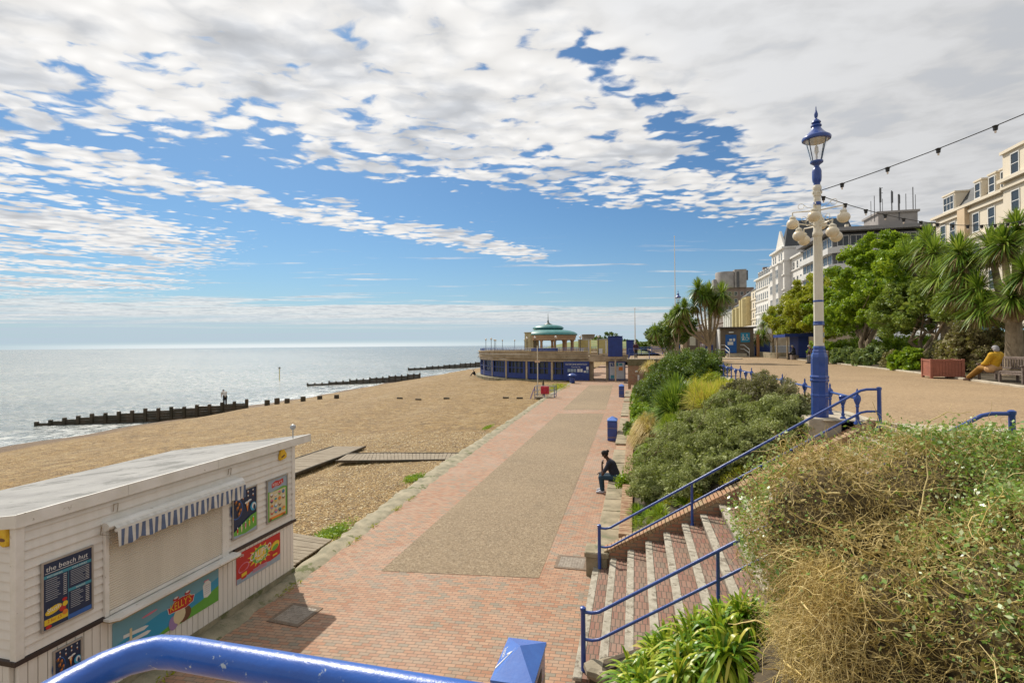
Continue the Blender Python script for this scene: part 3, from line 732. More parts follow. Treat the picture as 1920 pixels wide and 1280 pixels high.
# ---------------------------------------------------------------- steps
TREADBRICK = brick_mat('stair tread brick', (.22, .10, .07), (.27, .145, .10), (.19, .14, .10), (.10, .08, .06), bw=.075, bh=.225, ms=.007, axes='xy', dirtamt=.35)
NOSE = pm('white painted concrete nosing', (.44, .40, .32), (.28, .25, .19), 9, .8, .5, 40, wear=(.20, .17, .13), wearscale=8, wearthr=.55)
RISER = pm('dark stair riser', (.22, .18, .14), (.14, .11, .08), 6, .85, .5, 30)
NS, X0, TR = 16, -.86, .348; RI = UP/NS
Y0S, Y1S = 7.05, 10.66
def stairs():
    t = thing('staircase', 'broad flight of red brick steps with whitened edges climbing to the upper promenade', 'steps', (X0, 7, 0))
    for i in range(NS):
        x = X0+i*TR; z = (i+1)*RI; x1 = x+TR+.02 if i < NS-1 else 4.6
        m = MB()
        m.box(x+.02, x1, Y0S, Y1S, z-RI-.02, z-.05, 2)
        m.bbox(x-.015, x+.115, Y0S, Y1S, z-.052, z, .012, 1)
        m.box(x+.116, x1, Y0S, Y1S, z-.05, z-.006, 0)
        m.build('step', [TREADBRICK, NOSE, RISER], t)
    # flank wall on the far side with a sloping brick coping
    t = thing('stair_wall', 'brick flank wall with sloping brick coping on the far side of the steps', 'wall', (X0, 10.66, 0))
    m = MB(); xa, xb = -.62, 4.35
    def zc(x): return .36+max(0, (x-X0-.1))*RI/TR
    vs = [(xa, 10.668, 0), (xb, 10.668, 0), (xb, 10.668, UP), (xa, 10.668, zc(xa)), (xa, 10.98, 0), (xb, 10.98, 0), (xb, 10.98, UP), (xa, 10.98, zc(xa))]
    m.add(vs, [(0, 1, 2, 3), (5, 4, 7, 6), (3, 2, 6, 7), (0, 3, 7, 4)]); m.build('wall', WALLBRICKX, t)
    m = MB(); L = sqrt((xb-xa)**2+(UP-zc(xa))**2); n = int(L/.082); ang = atan2(UP-zc(xa), xb-xa)
    for i in range(n):
        M = Matrix.Translation((xa+(xb-xa)*i/n, 10.655, zc(xa)+(UP-zc(xa))*i/n+.004)) @ Matrix.Rotation(-ang, 4, 'Y')
        m.bbox(0, .072, -.01+.008*random.random(), .34, 0, .075+.008*random.random(), .008, 0, M)
    m.build('coping', pm('brick on edge coping red', (.38, .19, .10), (.30, .24, .14), 5, .85, .5, 20), t)
    m = MB(); m.bbox(-1.02, -.58, 10.62, 11.08, 0, .40, .02); m.bbox(-1.05, -.55, 10.59, 11.11, .402, .50, .02)
    tag(m.build('stone_pier', STONE), 'squat stone pier at the foot of the far handrail', 'pier')
    # near flank wall of broken stone
    t = thing('stone_wall', 'crazy stone wall on the near side of the steps beneath the strap-leaved plants', 'wall', (-.4, 6.9, 0))
    m = MB()
    def zn(x): return .42+max(0, x+.3)*.52
    vs = [(-.62, 6.80, 0), (4.5, 6.80, 0), (4.5, 6.80, zn(4.3)), (-.62, 6.80, zn(-.6)), (-.62, 7.04, 0), (4.5, 7.04, 0), (4.5, 7.04, zn(4.3)), (-.62, 7.04, zn(-.6))]
    m.add(vs, [(0, 1, 2, 3), (5, 4, 7, 6), (3, 2, 6, 7), (0, 3, 7, 4)])
    m.build('core', SOIL, t)
    mm = MB(); r = random.Random(3)
    for i in range(120):
        x = -.55+r.random()*5; z = zn(x)-.02+r.random()*.05; w = .10+.12*r.random()
        a = r.random()*6; M = Matrix.Translation((x, 6.80+.24*r.random(), z)) @ Matrix.Rotation(a, 4, 'Z')
        mm.lathe([(w*.8, -.1), (w, -.03), (w*.96, .03), (w*.6, .055)], 6, 0, M)
    # outward (camera) face stones
    for i in range(260):
        x = -.5+r.random()*5; z = r.random()*zn(x); w = .09+.1*r.random()
        M = Matrix.Translation((x, 6.80, z)) @ Matrix.Rotation(radians(90), 4, 'X') @ Matrix.Rotation(r.random()*6, 4, 'Z')
        mm.lathe([(w, -.02), (w*1.02, .02), (w*.9, .04)], 6, 0, M)
    mm.build('stones', pm('crazy paving stone', (.36, .31, .22), (.20, .17, .12), 1.5, .85, .6, 16), t)
    t = thing('rockery_wall', 'rough wall of big tan stones under the clump of strap leaves', 'wall', (1.0, 5.2, 0))
    mm = MB()
    for i in range(170):
        s = r.random(); x = -.5+3.0*s; y = 5.9-.7*s; z = .05+r.random()*(.62+.7*s); w = .13+.12*r.random()
        M = Matrix.Translation((x, y, z)) @ Matrix.Rotation(radians(78), 4, 'X') @ Matrix.Rotation(r.random()*6, 4, 'Z')
        mm.lathe([(w*1.1, -.12), (w*1.1, .0), (w, .035), (w*.8, .05)], 7, 0, M)
    mm.build('stones', MATS['crazy paving stone'], t)
stairs()

# ---------------------------------------------------------------- blue painted metal
BLUE = pm('royal blue gloss paint', (.016, .062, .30), (.013, .048, .23), 3, .32, .15, 30, wear=(.20, .22, .30), wearscale=14, wearthr=.70, coat=.4)
BLUEHAND = pm('worn royal blue handrail paint', (.010, .095, .42), (.008, .065, .32), 5, .33, .10, 60, wear=(.36, .42, .50), wearscale=42, wearthr=.62, coat=.35)
def stair_rail(y, xa, za, xb, zb, label, posts, top_end=True):
    t = thing('handrail', label, 'handrail', (xa, y, za))
    def path(z0, z1):
        xe = xb-.30; k = (z1-.03-z0-.02)/(xe-xa-.22)
        p = [(xa, y, z0), (xa+.12, y, z0-.005)]
        for i in range(13):
            x = xa+.22+(xe-xa-.22)*i/12; p.append((x, y, z0+.02+(x-xa-.22)*k))
        return p+[(xe+.10, y, z1-.005), (xb, y, z1)]
    m = MB(); m.tube(path(1.02, UP+.65), .024, 10); m.build('top_rail', BLUE, t, smooth=True)
    m = MB(); m.tube(path(.64, UP+.25), .021, 10); m.build('lower_rail', BLUE, t, smooth=True)
    for x in [xa]+posts+[xb]:
        if x == xa: z0, z1 = za-.02, 1.08
        elif x == xb: z0, z1 = zb-.03, UP+.68
        else:
            z0 = math.floor((x-X0)/TR+1)*RI-.02; z1 = 1.04+(x-xa-.22)*(UP+.65-.03-1.04)/(xb-.52-xa)
        m = MB(); M = Matrix.Translation((x, y, 0))
        if x in (xa, xb): prof = [(.055, z0), (.05, z0+.06), (.036, z0+.09), (.033, z1-.05), (.042, z1-.03), (.042, z1), (.02, z1+.015)]
        else: prof = [(.045, z0), (.026, z0+.06), (.024, z1-.02), (.03, z1)]
        m.lathe(prof, 12, 0, M); m.build('post', BLUE, t, smooth=True)
    return t
stair_rail(10.58, -.74, .12, 4.3, UP-.02, 'far blue handrail rising beside the steps and the grey-green shrub', [1.06])
stair_rail(7.22, -.74, .02, 4.3, UP-.02, 'near blue handrail rising beside the steps above the strap-leaved plants', [1.04])

# foreground rail of the terrace the camera stands on
def terrace():
    t = thing('terrace_rail', 'thick blue tubular rail right in front of the camera, chipped and bent at a corner', 'handrail', (-1.05, .87, UP))
    z = 4.13
    B = Vector((-1.015, .862, z)); d0 = Vector((-.01, -.36, 0)); d2 = Vector((1.1, -.012, 0))
    m = MB(); p = [B+d0*14, B+d0*6, B+d0*1.0, B+d0*.40, B+d0*.22+d2*.006, B+d0*.10+d2*.024, B+d0*.02+d2*.055, B+d2*.10, B+d2*.17, B+d2*.6, B+d2*3.2]
    m.tube(p, .031, 28); m.build('top_rail', BLUEHAND, t, smooth=True)
    m = MB(); m.tube([q-Vector((0, 0, .42)) for q in p], .019, 12); 
    m.v = []; m.f = []; m.mi = []
    for q in (B+d0*9, B+d2*1.9, B+d2*3.2):
        m = MB(); m.lathe([(.035, UP), (.024, UP+.04), (.022, z)], 12, 0, Matrix.Translation((q.x, q.y, 0))); m.build('post', BLUE, t, smooth=True)
    m = MB(); m.prism([(-2.0, -8), (3.4, -8), (3.4, .62), (-.75, .62), (-1.0, .45), (-1.3, -1.2)], 3.0, UP)
    m.prism([(-1.8, -8), (3.3, -8), (3.3, .5), (-.7, .5), (-.95, .3), (-1.2, -1.3)], 0, 3.0)
    o = m.build('terrace', CONC2); o['kind'] = 'structure'
terrace()

# ================================================================ the white kiosk
WHITEPVC = pm('white painted boards', (.74, .71, .66), (.68, .65, .59), 2.5, .45, .06, 20, wear=(.52, .47, .38), wearscale=4, wearthr=.69, stretch=(1, 2.5, .35))
TRIMW = pm('white trim', (.76, .74, .70), (.66, .64, .58), 3, .45, .1, 20, wear=(.40, .37, .30), wearscale=7, wearthr=.63)
ROOFM = pm('pale felt roof', (.30, .297, .285), (.22, .217, .21), 1.4, .8, .4, 30, wear=(.20, .20, .19), wearscale=1.1, wearthr=.54, stretch=(.6, 1.6, 1))
SHUT = pm('cream shutter', (.66, .60, .49), (.60, .54, .44), 1.2, .5, .05, wear=(.50, .42, .30), wearscale=3, wearthr=.66, stretch=(1, 3, .25))
DARKTRIM = pm('dark brown trim', (.045, .03, .028), (.03, .02, .02), 6, .5, .2)
def flat(name, c, rough=.5): return pm(name, c, tuple(x*.93 for x in c), 3, rough)
NAVY = flat('poster navy', (.012, .028, .075)); TEAL = flat('poster teal', (.05, .27, .36)); RED = flat('poster red', (.50, .02, .02)); YEL = flat('poster yellow', (.75, .52, .03))
GRN = flat('poster green', (.13, .38, .05)); SKYB = flat('poster sky', (.03, .30, .50)); SKYL = flat('poster grey sky', (.16, .36, .45)); WH = flat('poster white', (.72, .72, .70)); BRN = flat('poster brown', (.16, .07, .035))
CRM = flat('poster cream', (.68, .58, .36)); PUR = flat('poster lilac', (.34, .22, .42)); ORG = flat('poster orange', (.70, .22, .03)); GRYB = flat('poster grey blue', (.30, .38, .46)); BLU2 = flat('poster blue', (.03, .12, .40)); PINK = flat('poster pink', (.62, .18, .26)); ALU = pm('poster frame', (.42, .40, .37), None, 4, .4, metal=.5); GREYT = flat('menu print', (.42, .45, .48))
PM = [WH, NAVY, TEAL, RED, YEL, GRN, SKYB, SKYL, BRN, CRM, PUR, ORG, GRYB, BLU2, PINK, ALU, GREYT]
(iW, iN, iT, iR, iY, iG, iS, iSL, iB, iC, iP, iO, iGB, iBL, iPK, iAL, iGR) = range(17)
class Poster:
    """a flat printed board: u runs along +Y, v runs up; faces +X; sheets 1.2 mm apart"""
    def __init__(s, x, y0, z0, w, h, bg, frame=True):
        s.m = MB(); s.x = x; s.y0 = y0; s.z0 = z0; s.w = w; s.h = h; s.k = 0
        s.m.box(x, x+.008, y0, y0+w, z0, z0+h, bg)
        if frame:
            f = .022
            for a in ((y0-f, y0, z0-f, z0+h+f), (y0+w, y0+w+f, z0-f, z0+h+f), (y0, y0+w, z0-f, z0), (y0, y0+w, z0+h, z0+h+f)):
                s.m.box(x, x+.02, *a, iAL)
    def X(s):
        if not getattr(s, 'hold', 0): s.k += 1
        return s.x+.008+.00035*s.k
    def rect(s, u0, v0, u1, v1, mi, sh=0.0):
        x = s.X(); y = lambda u: s.y0+u*s.w; z = lambda v: s.z0+v*s.h
        s.m.quad((x, y(u0), z(v0)), (x, y(u1), z(v0+sh)), (x, y(u1), z(v1+sh)), (x, y(u0), z(v1)), mi)
    def poly(s, pts, mi):
        x = s.X(); s.m.add([(x, s.y0+u*s.w, s.z0+v*s.h) for u, v in pts], [tuple(range(len(pts)))], mi)
    def ell(s, u, v, ru, rv, mi, n=14, a0=0, a1=2*pi, rot=0.0):
        pts = []
        for i in range(n):
            a = a0+(a1-a0)*i/(n if a1-a0 > 6 else n-1); p, q = ru*s.w*cos(a), rv*s.h*sin(a)
            pts.append((u+(p*cos(rot)-q*sin(rot))/s.w, v+(p*sin(rot)+q*cos(rot))/s.h))
        s.poly(pts, mi)
    def text(s, body, u, v, width, mi, size=.1, rot=0.0, shear=0.0, ex=0.0, hscale=1.0):
        vs, fs, w, hh = text_geo(body, 1.0, shear, 0); kx = width*s.w/w; kz = size/0.72
        x = s.X(); M = Matrix(((0, 0, 1, x), (1, 0, 0, s.y0+u*s.w), (0, 1, 0, s.z0+v*s.h), (0, 0, 0, 1)))
        R = Matrix.Rotation(rot, 4, 'Z')
        s.m.add([(a*kx, b*kz*hscale, 0) for a, b, c in vs], fs, mi, M @ R)
    def scribble(s, pts, mi, r=.006):
        x = s.X()
        P = [Vector((x, s.y0+u*s.w, s.z0+v*s.h)) for u, v in pts]
        for a, b in zip(P[:-1], P[1:]):
            d = (b-a).normalized(); n = Vector((0, -d.z, d.y))*r
            s.m.add([a-n, b-n, b+n, a+n], [(0, 1, 2, 3)], mi)
    def build(s, name, parent, label=None):
        o = s.m.build(name, PM, parent)
        if label: o['label'] = label
        return o
def kiosk():
    X, YA, YB, XB = -7.0, 4.46, 9.40, -10.55
    K = thing('beach_kiosk', 'white boarded beach refreshment kiosk with closed shutter, menus and a striped awning', 'kiosk', (X, YA, 0))
    zt = 2.70; zm = 1.12; zb = .14
    def roofz(x): return 2.75+(x-X)*(2.75-2.26)/(X-XB)   # falls towards the sea
    m = MB()
    # core box
    vs = [(X-.03, YA+.03, zb), (X-.03, YB-.03, zb), (XB, YB-.03, zb), (XB, YA+.03, zb)]
    vt = [(X-.03, YA+.03, roofz(X)-.03), (X-.03, YB-.03, roofz(X)-.03), (XB, YB-.03, roofz(XB)-.03), (XB, YA+.03, roofz(XB)-.03)]
    m.add(vs+vt, [(0, 1, 5, 4), (1, 2, 6, 5), (2, 3, 7, 6), (3, 0, 4, 7)])
    # lapped boards, front, near and far ends
    z = zm+.03; p = .112; i = 0
    while z < zt-.02:
        z1 = min(z+p, zt); xl = max(XB, X+(z1+.02-2.75)*(X-XB)/.49); XQ = xl
        m.add([(X+.012, YA, z+.006), (X+.012, YB, z+.006), (X-.012, YB, z1), (X-.012, YA, z1), (X-.012, YB, z), (X-.012, YA, z)], [(0, 1, 2, 3), (5, 4, 1, 0)])
        for (yy, s) in ((YA, -1), (YB, 1)):
            a = [(XQ, yy+s*.012, z), (X-.001, yy+s*.012, z), (X-.001, yy-s*.008, z1), (XQ, yy-s*.008, z1), (X, yy-s*.012, z), (XQ, yy-s*.012, z)]
            m.add(a, [(0, 1, 2, 3), (5, 4, 1, 0)] if s < 0 else [(3, 2, 1, 0), (0, 1, 4, 5)])
        z = z1; i += 1
    # upright boards below the dark line
    y = YA
    while y < YB-.01:
        y1 = min(y+.105, YB)
        m.bbox(X-.03, X+.006, y+.004, y1-.004, zb, zm-.028, .006); y = y1
    for yy in (YA, YB):
        x = XB
        while x < X-.12:
            m.bbox(x+.004, x+.101, yy-.03 if yy == YA else yy-.028, yy+.026 if yy == YA else yy+.03, zb, zm-.028, .006); x += .105
    m.build('wall', WHITEPVC, K)
    m = MB(); m.box(X-.05, X+.022, YA-.02, YB+.02, .0, zb-.004); m.box(XB, X-.052, YA-.022, YA+.04, .0, zb-.004); m.box(XB, X-.052, YB-.04, YB+.022, 0, zb-.004)
    m.build('plinth', CONC, K)
    # corner posts
    for yy in (YA, YB):
        m = MB(); m.bbox(X-.07, X+.024, yy-.034 if yy == YA else yy-.06, yy+.06 if yy == YA else yy+.034, zm+.03, zt-.012, .006); m.build('corner_trim', TRIMW, K)
    for b in ((X-.01, X+.034, YA-.05, 5.46), (X-.01, X+.034, 7.74, YB+.05), (XB, X-.012, YA-.05, YA-.006), (XB, X-.012, YB+.006, YB+.05)):
        m = MB(); m.box(*b, zm-.027, zm+.028); m.build('dark_band', DARKTRIM, K)
    # roof
    x1, x0 = X+.035, XB-.15; y0, y1 = YA-.03, YB+.50
    def rz(x, d): return roofz(x)+.03+d
    m = MB(); vs = []
    for d in (0, .05):
        vs += [(x0, y0, rz(x0, d)), (x1, y0, rz(x1, d)), (x1, y1, rz(x1, d)), (x0, y1, rz(x0, d))]
    m.add(vs, [(0, 3, 2, 1), (4, 5, 6, 7), (0, 1, 5, 4), (1, 2, 6, 5), (2, 3, 7, 6), (3, 0, 4, 7)])
    m.build('roof', ROOFM, K)
    m = MB(); w = .026
    for a, b in ((y0-.001, 5.75), (5.755, 7.35), (7.355, y1-.25), (y1-.245, y1+.001)):
        m.box(x1+.001, x1+w, a, b, roofz(x1)-.065, rz(x1, .062))
    for yy, s in ((y0, -1), (y1, 1)):
        ya, yb = (yy-w, yy-.002) if s < 0 else (yy+.002, yy+w)
        vs = [(x0, ya, rz(x0, -.09)), (x1+w, ya, rz(x1, -.09)), (x1+w, ya, rz(x1, .06)), (x0, ya, rz(x0, .06))]
        vs += [(x, yb, z) for x, _, z in vs]
        m.add(vs, [(0, 1, 2, 3), (7, 6, 5, 4), (4, 5, 1, 0), (3, 2, 6, 7), (1, 5, 6, 2), (0, 3, 7, 4)])
    m.build('fascia', TRIMW, K)
    # shutter
    m = MB(); z = 1.17; n = int((2.26-1.17)/.033)
    for i in range(n):
        za = 1.19+i*.033; m.add([(X+.016, 5.50, za), (X+.016, 7.46, za), (X+.030, 7.46, za+.016), (X+.030, 5.50, za+.016), (X+.016, 7.46, za+.0330), (X+.016, 5.50, za+.0330)], [(0, 1, 2, 3), (3, 2, 4, 5)])
    sh = m.build('shutter', SHUT, K)
    m = MB(); m.bbox(X, X+.045, 5.44, 5.50, 1.14, 2.32, .006); m.bbox(X, X+.045, 7.46, 7.60, 1.12, 2.32, .006); m.bbox(X, X+.04, 5.505, 7.455, 1.142, 1.188, .004)
    m.build('shutter_frame', TRIMW, sh)
    # counter shelf
    m = MB(); pr = [(X, 5.42), (X+.14, 5.42), (X+.22, 5.50), (X+.22, 7.66), (X+.19, 7.72), (X, 7.72)]
    m.prism(pr, 1.095, 1.125, 0); m.prism([(a+.004*(a > X), b) for a, b in pr], 1.082, 1.094, 1)
    m.build('counter', [TRIMW, pm('counter edge', (.30, .22, .10), None, 5, .6)], K)
    # awning: cassette, arms, striped valance
    A = thing('awning_dummy', '', '', (0, 0, 0)); bpy.data.objects.remove(A)
    m = MB(); ya, yb = 5.42, 7.86
    cpr = [(X+.065+.075*cos(a), 2.36+.055*sin(a)) for a in np.linspace(0, 2*pi, 13)[:-1]]
    m.add([(x, ya, z) for x, z in cpr]+[(x, yb, z) for x, z in cpr], [tuple(range(11, -1, -1)), tuple(range(12, 24))]+[(k, (k+1) % 12, 12+(k+1) % 12, 12+k) for k in range(12)])
    m.box(X+.155, X+.19, ya+.06, yb-.02, 2.285, 2.325)
    aw = m.build('awning', TRIMW, K, smooth=True)
    # striped cloth top between cassette and front bar and the hanging valance
    ns = 46; V = MB()
    for i in range(ns):
        a = ya+.07+(yb-.03-ya-.07)*i/ns; b = ya+.07+(yb-.03-ya-.07)*(i+1)/ns
        V.quad((X+.10, a, 2.392), (X+.185, a, 2.328), (X+.185, b, 2.328), (X+.10, b, 2.392), i % 2)
    V.build('cloth_top', [pm('awning cream stripe', (.68, .66, .61), (.56, .53, .47), 6, .8), pm('awning cover', (.62, .60, .56), (.52, .49, .43), 6, .8)], aw)
    V = MB(); k = ns*4
    for i in range(k):
        a = ya+.07+(yb-.03-ya-.07)*i/k; b = ya+.07+(yb-.03-ya-.07)*(i+1)/k
        def zz(t, y):
            return 2.30-t*(.20+.028*abs(sin((y-ya)*7.5)))
        def xx(t, y): return X+.195+.020*t*sin((y-ya)*26+.4*sin(y*9))+.006*sin(y*60)*t
        for r in range(4):
            t0, t1 = r/4, (r+1)/4
            V.add([(xx(t0, a), a, zz(t0, a)), (xx(t0, b), b, zz(t0, b)), (xx(t1, b), b, zz(t1, b)), (xx(t1, a), a, zz(t1, a))], [(3, 2, 1, 0)], (i*ns//k) % 2)
    V.build('valance', [pm('awning cream stripe', (.68, .66, .61), (.56, .53, .47), 6, .8), pm('awning blue stripe', (.12, .165, .27), (.09, .12, .20), 6, .8)], aw)
    m = MB()
    for yy in (ya+.15, yb-.25):
        m.tube([(X+.02, yy, 2.52), (X+.03, yy, 2.62), (X+.03, yy+.06, 2.62), (X+.02, yy+.06, 2.5)], .006, 6)
    m.tube([(X+.05, ya-.03, 2.40), (X+.07, ya-.05, 2.36), (X+.06, ya-.06, 2.28), (X+.1, ya+.02, 2.25), (X+.10, ya+.06, 2.12)], .008, 6)
    m.build('bracket', pm('rusted brackets', (.20, .13, .06), (.42, .40, .34), 20, .8), aw)
    # ---- posters
    p = Poster(X+.014, 4.71, 1.35, .565, .80, iN)
    p.text('the beach hut', .06, .865, .86, iW, .062, shear=.1); p.rect(.04, .835, .93, .842, iW)
    p.rect(.0, .765, .5, .81, iT); p.rect(.5, .765, 1, .81, iT); p.text('HOT DRINKS', .08, .772, .3, iW, .022); p.text('COLD DRINKS', .58, .772, .32, iW, .022)
    p.X(); p.hold = 1
    for i in range(11):
        p.rect(.05, .735-i*.031, .05+.22+.08*random.random(), .743-i*.031, iGR); p.rect(.40, .735-i*.031, .47, .743-i*.031, iW)
    for i in range(9):
        p.rect(.55, .735-i*.027, .55+.24+.1*random.random(), .742-i*.027, iGR); p.rect(.87, .735-i*.027, .95, .742-i*.027, iW)
    p.hold = 0; p.rect(.5, .43, 1, .475, iT); p.text('SNACKS', .66, .437, .2, iW, .022)
    p.X(); p.hold = 1
    for i in range(9):
        p.rect(.55, .40-i*.030, .55+.18+.1*random.random(), .408-i*.030, iGR); p.rect(.87, .40-i*.030, .95, .408-i*.030, iW)
    p.hold = 0; p.rect(.5, .0, 1, .07, iBL); p.rect(.495, .0, .502, .81, iT)
    p.rect(0, .0, .49, .36, iN); p.rect(.02, .06, .49, .15, iY); p.text('2 for £5', .08, .09, .28, iR, .04)
    p.ell(.2, .26, .17, .055, iY, rot=.25); p.text('Slush', .08, .235, .26, iW, .055, rot=.12); p.ell(.38, .22, .07, .045, iR); p.ell(.43, .28, .055, .04, iY); p.ell(.42, .35, .05, .026, iR); p.ell(.43, .15, .055, .04, iO); p.ell(.1, .03, .06, .03, iR)
    p.build('menu_board', K, 'dark blue menu board headed the beach hut')
    def icecreams(p, split=.34):
        p.ell(.15, .62, .26, .22, iBL); p.ell(.15, .62, .24, .20, iN)
        r = random.Random(5)
        for i in range(4):
            for j in range(2):
                u, v = .2+.22*i, .94-.10*j; p.ell(u, v, .028, .022, iW); p.poly([(u-.022, v-.012), (u, v-.055), (u+.022, v-.012)], iB if (i+j) % 2 else iO)
        for i in range(5):
            u, v = .10+.10*(i % 2)+.03*i, .78-.07*i; p.ell(u, v, .05, .05, iB, rot=.5); p.ell(u+.03, v+.02, .025, .03, iO)
        p.ell(.58, .70, .10, .028, iW); p.ell(.70, .73, .08, .022, iW); p.poly([(.53, .68), (.60, .48), (.66, .70)], iO); p.ell(.59, .66, .03, .04, iC)
        p.ell(.86, .56, .14, .10, iS); p.ell(.88, .57, .09, .07, iW); p.ell(.9, .54, .05, .06, iN)
        p.poly([(0, 0), (1, 0), (1, split+.06), (.75, split+.03), (.5, split-.04), (.2, split-.14), (0, split-.2)], iG)
        p.poly([(0, 0), (1, 0), (1, .08), (.5, .02), (0, .06)], iGB)
        for i in range(5):
            u, v = .16+.17*i, .14+.028*i; p.ell(u, v, .035, .055, (iR, iC, iPK, iY, iO)[i]); p.ell(u, v-.06, .02, .03, iC); p.ell(u, v+.07, .022, .018, iW)
    p = Poster(X+.014, 7.72, 1.345, .565, .80, iN); icecreams(p); p.build('ice_cream_poster', K, 'dark blue and green ice cream poster beside the shutter')
    p = Poster(X+.014, 8.60, 1.34, .565, .80, iGB)
    p.poly([(0, 0), (1, 0), (1, .72), (.8, .76), (.2, .70), (0, .74)], iG); p.rect(.09, .03, .93, .70, iC); p.rect(.09, .03, .93, .09, iO)
    p.poly([(.22, .79), (.2, .90), (.4, .95), (.6, .93), (.8, .95), (.82, .84), (.6, .80), (.4, .82)], iR); p.text("KELLY'S", .26, .835, .5, iW, .055)
    for j in range(4):
        for i in range(4):
            if j == 2 and i == 3: continue
            u, v = .2+.2*i, .63-.14*j; p.ell(u, v, .075, .05, (iB, iR, iS, iW, iPK, iN, iG, iR, iY, iBL, iP, iO, iG, iS, iB, iR)[(i*3+j*5) % 16], a0=pi, a1=2*pi); p.ell(u, v+.012, .06, .03, (iW, iC, iPK, iT, iO)[(i+j*2) % 5]); p.rect(u-.05, v-.062, u+.05, v-.056, iB)
    p.ell(.12, .04, .05, .03, iB); p.ell(.8, .04, .05, .03, iB)
    p.build('flavour_poster', K, 'pale ice cream flavour poster at the far end of the kiosk wall')
    p = Poster(X+.010, 7.80, .49, 1.16, .545, iR, frame=False)
    p.poly([(0, 0), (1, 0), (1, .22), (.75, .16), (.5, .24), (.25, .14), (0, .18)], iGB)
    pts = []
    for i in range(28):
        a = 2*pi*i/28; r = 1.0 if i % 2 else .6; pts.append((.52+.30*r*cos(a), .60+.46*r*sin(a)*.8))
    p.poly(pts, iY); p.ell(.52, .6, .19, .28, iG); p.ell(.52, .6, .13, .2, iY)
    p.text('CALIPPO', .285, .50, .50, iR, .150, rot=.08, shear=.2); p.text('CALIPPO', .29, .515, .49, iW, .140, rot=.08, shear=.2); p.text('SHOTS', .42, .36, .25, iW, .07, rot=.08)
    p.ell(.15, .46, .12, .15, iPK, rot=.2); p.ell(.15, .47, .10, .11, iR, rot=.2); p.poly([(.08, .34), (.10, .10), (.2, .10), (.24, .36)], iR); p.rect(.10, .17, .21, .28, iY, .02)
    p.ell(.87, .62, .11, .15, iY, rot=.3); p.ell(.87, .56, .08, .09, iG, rot=.3); p.poly([(.78, .34), (.80, .18), (.92, .20), (.95, .40)], iR); p.rect(.81, .27, .92, .33, iY); p.text('50p', .07, .86, .08, iW, .05)
    for i in range(3): p.rect(.34, .10+.05*i, .66, .125+.05*i, iPK)
    p.build('ice_lolly_banner', K, 'red and yellow ice lolly banner under the posters')
    p = Poster(X+.010, 5.56, .43, 1.83, .555, iSL, frame=False)
    p.poly([(0, 0), (1, 0), (1, .72), (.85, .62), (.6, .55), (.4, .62), (.2, .52), (0, .42)], iS)
    p.poly([(.30, 0), (1, 0), (1, .46), (.8, .30), (.6, .22), (.45, .12)], iG)
    p.ell(.30, .76, .07, .03, iPK, rot=.05); p.ell(.86, .80, .03, .03, iPK)
    p.poly([(.83, .34), (.82, .70), (.85, .80), (.88, .80), (.91, .70), (.91, .36), (.87, .30)], iW)
    for i in range(5): p.rect(.84, .42+.06*i, .90, .43+.06*i, iGB)
    p.poly([(.08, .50), (.25, .42), (.29, .47), (.26, .52), (.08, .58)], iW); p.poly([(.10, .30), (.28, .26), (.31, .31), (.28, .36), (.10, .38)], iW); p.rect(.13, .2, .15, .66, iC)
    p.ell(.515, .14, .045, .20, iP, rot=.1); p.ell(.62, .22, .075, .22, iB, rot=-.25); p.ell(.575, .26, .06, .22, iC, rot=-.15); p.rect(.555, -.0, .575, .10, iC)
    p.poly([(.47, .44), (.455, .62), (.50, .60), (.52, .72), (.60, .74), (.68, .71), (.70, .64), (.73, .62), (.715, .44), (.64, .38), (.57, .40)], iW)
    p.poly([(.475, .45), (.462, .61), (.503, .59), (.522, .71), (.60, .73), (.675, .70), (.695, .63), (.725, .61), (.71, .45), (.64, .39), (.57, .41)], iR)
    p.text("KELLY'S", .485, .475, .21, iY, .115)
    for u in (.54, .655): p.ell(u, .77, .030, .05, iR); p.ell(u, .80, .02, .03, iW); p.ell(u+.008, .745, .016, .03, iR)
    p.build('ice_cream_banner', K, 'wide blue and green ice cream banner under the counter')
    p = Poster(X+.010, 4.84, .50, .30, .52, iN); icecreams(p, .3); p.build('low_poster', K, 'small dark ice cream poster low on the near end of the kiosk')
    for yy in (9.03, 4.47):
        m = MB(); r = random.Random(int(yy)); n = 14; pts = []
        for i in range(n):
            a = 2*pi*i/n; q = .11*(1+.18*sin(3*a+yy)+.08*r.random()); pts.append((yy+q*cos(a)*.95, 2.575+q*sin(a)*1.05))
        if yy == 4.47: pts = [(a-.34, b) for a, b in pts]
        if yy == 9.03:
            m.add([(X+.014, a, b) for a, b in pts]+[(X+.05, yy+(a-yy)*.9, 2.575+(b-2.575)*.9) for a, b in pts], [tuple(range(n, 2*n))]+[(k, (k+1) % n, n+(k+1) % n, n+k) for k in range(n)])
            m.add([(X+.0515, yy-.01+.06*cos(q), 2.545+.022*sin(q)+.02*cos(q)) for q in np.linspace(0, 2*pi, 9)[:-1]], [tuple(range(8))], 1)
        else:
            cx = X-.17
            pts = [(cx+(a-4.13), b) for a, b in pts]
            m.add([(a, YA-.02, b) for a, b in pts]+[(cx+(a-cx)*.9, YA-.055, 2.575+(b-2.575)*.9) for a, b in pts], [tuple(range(2*n-1, n-1, -1))]+[(k, n+k, n+(k+1) % n, (k+1) % n) for k in range(n)])
            m.add([(cx+.01+.06*cos(q), YA-.0565, 2.545+.022*sin(q)) for q in np.linspace(0, 2*pi, 9)[:-1]], [tuple(range(7, -1, -1))], 1)
        m.build('yellow_sign', [pm('faded yellow sign', (.72, .48, .03), (.62, .36, .02), 12, .6), BRN], K, None)
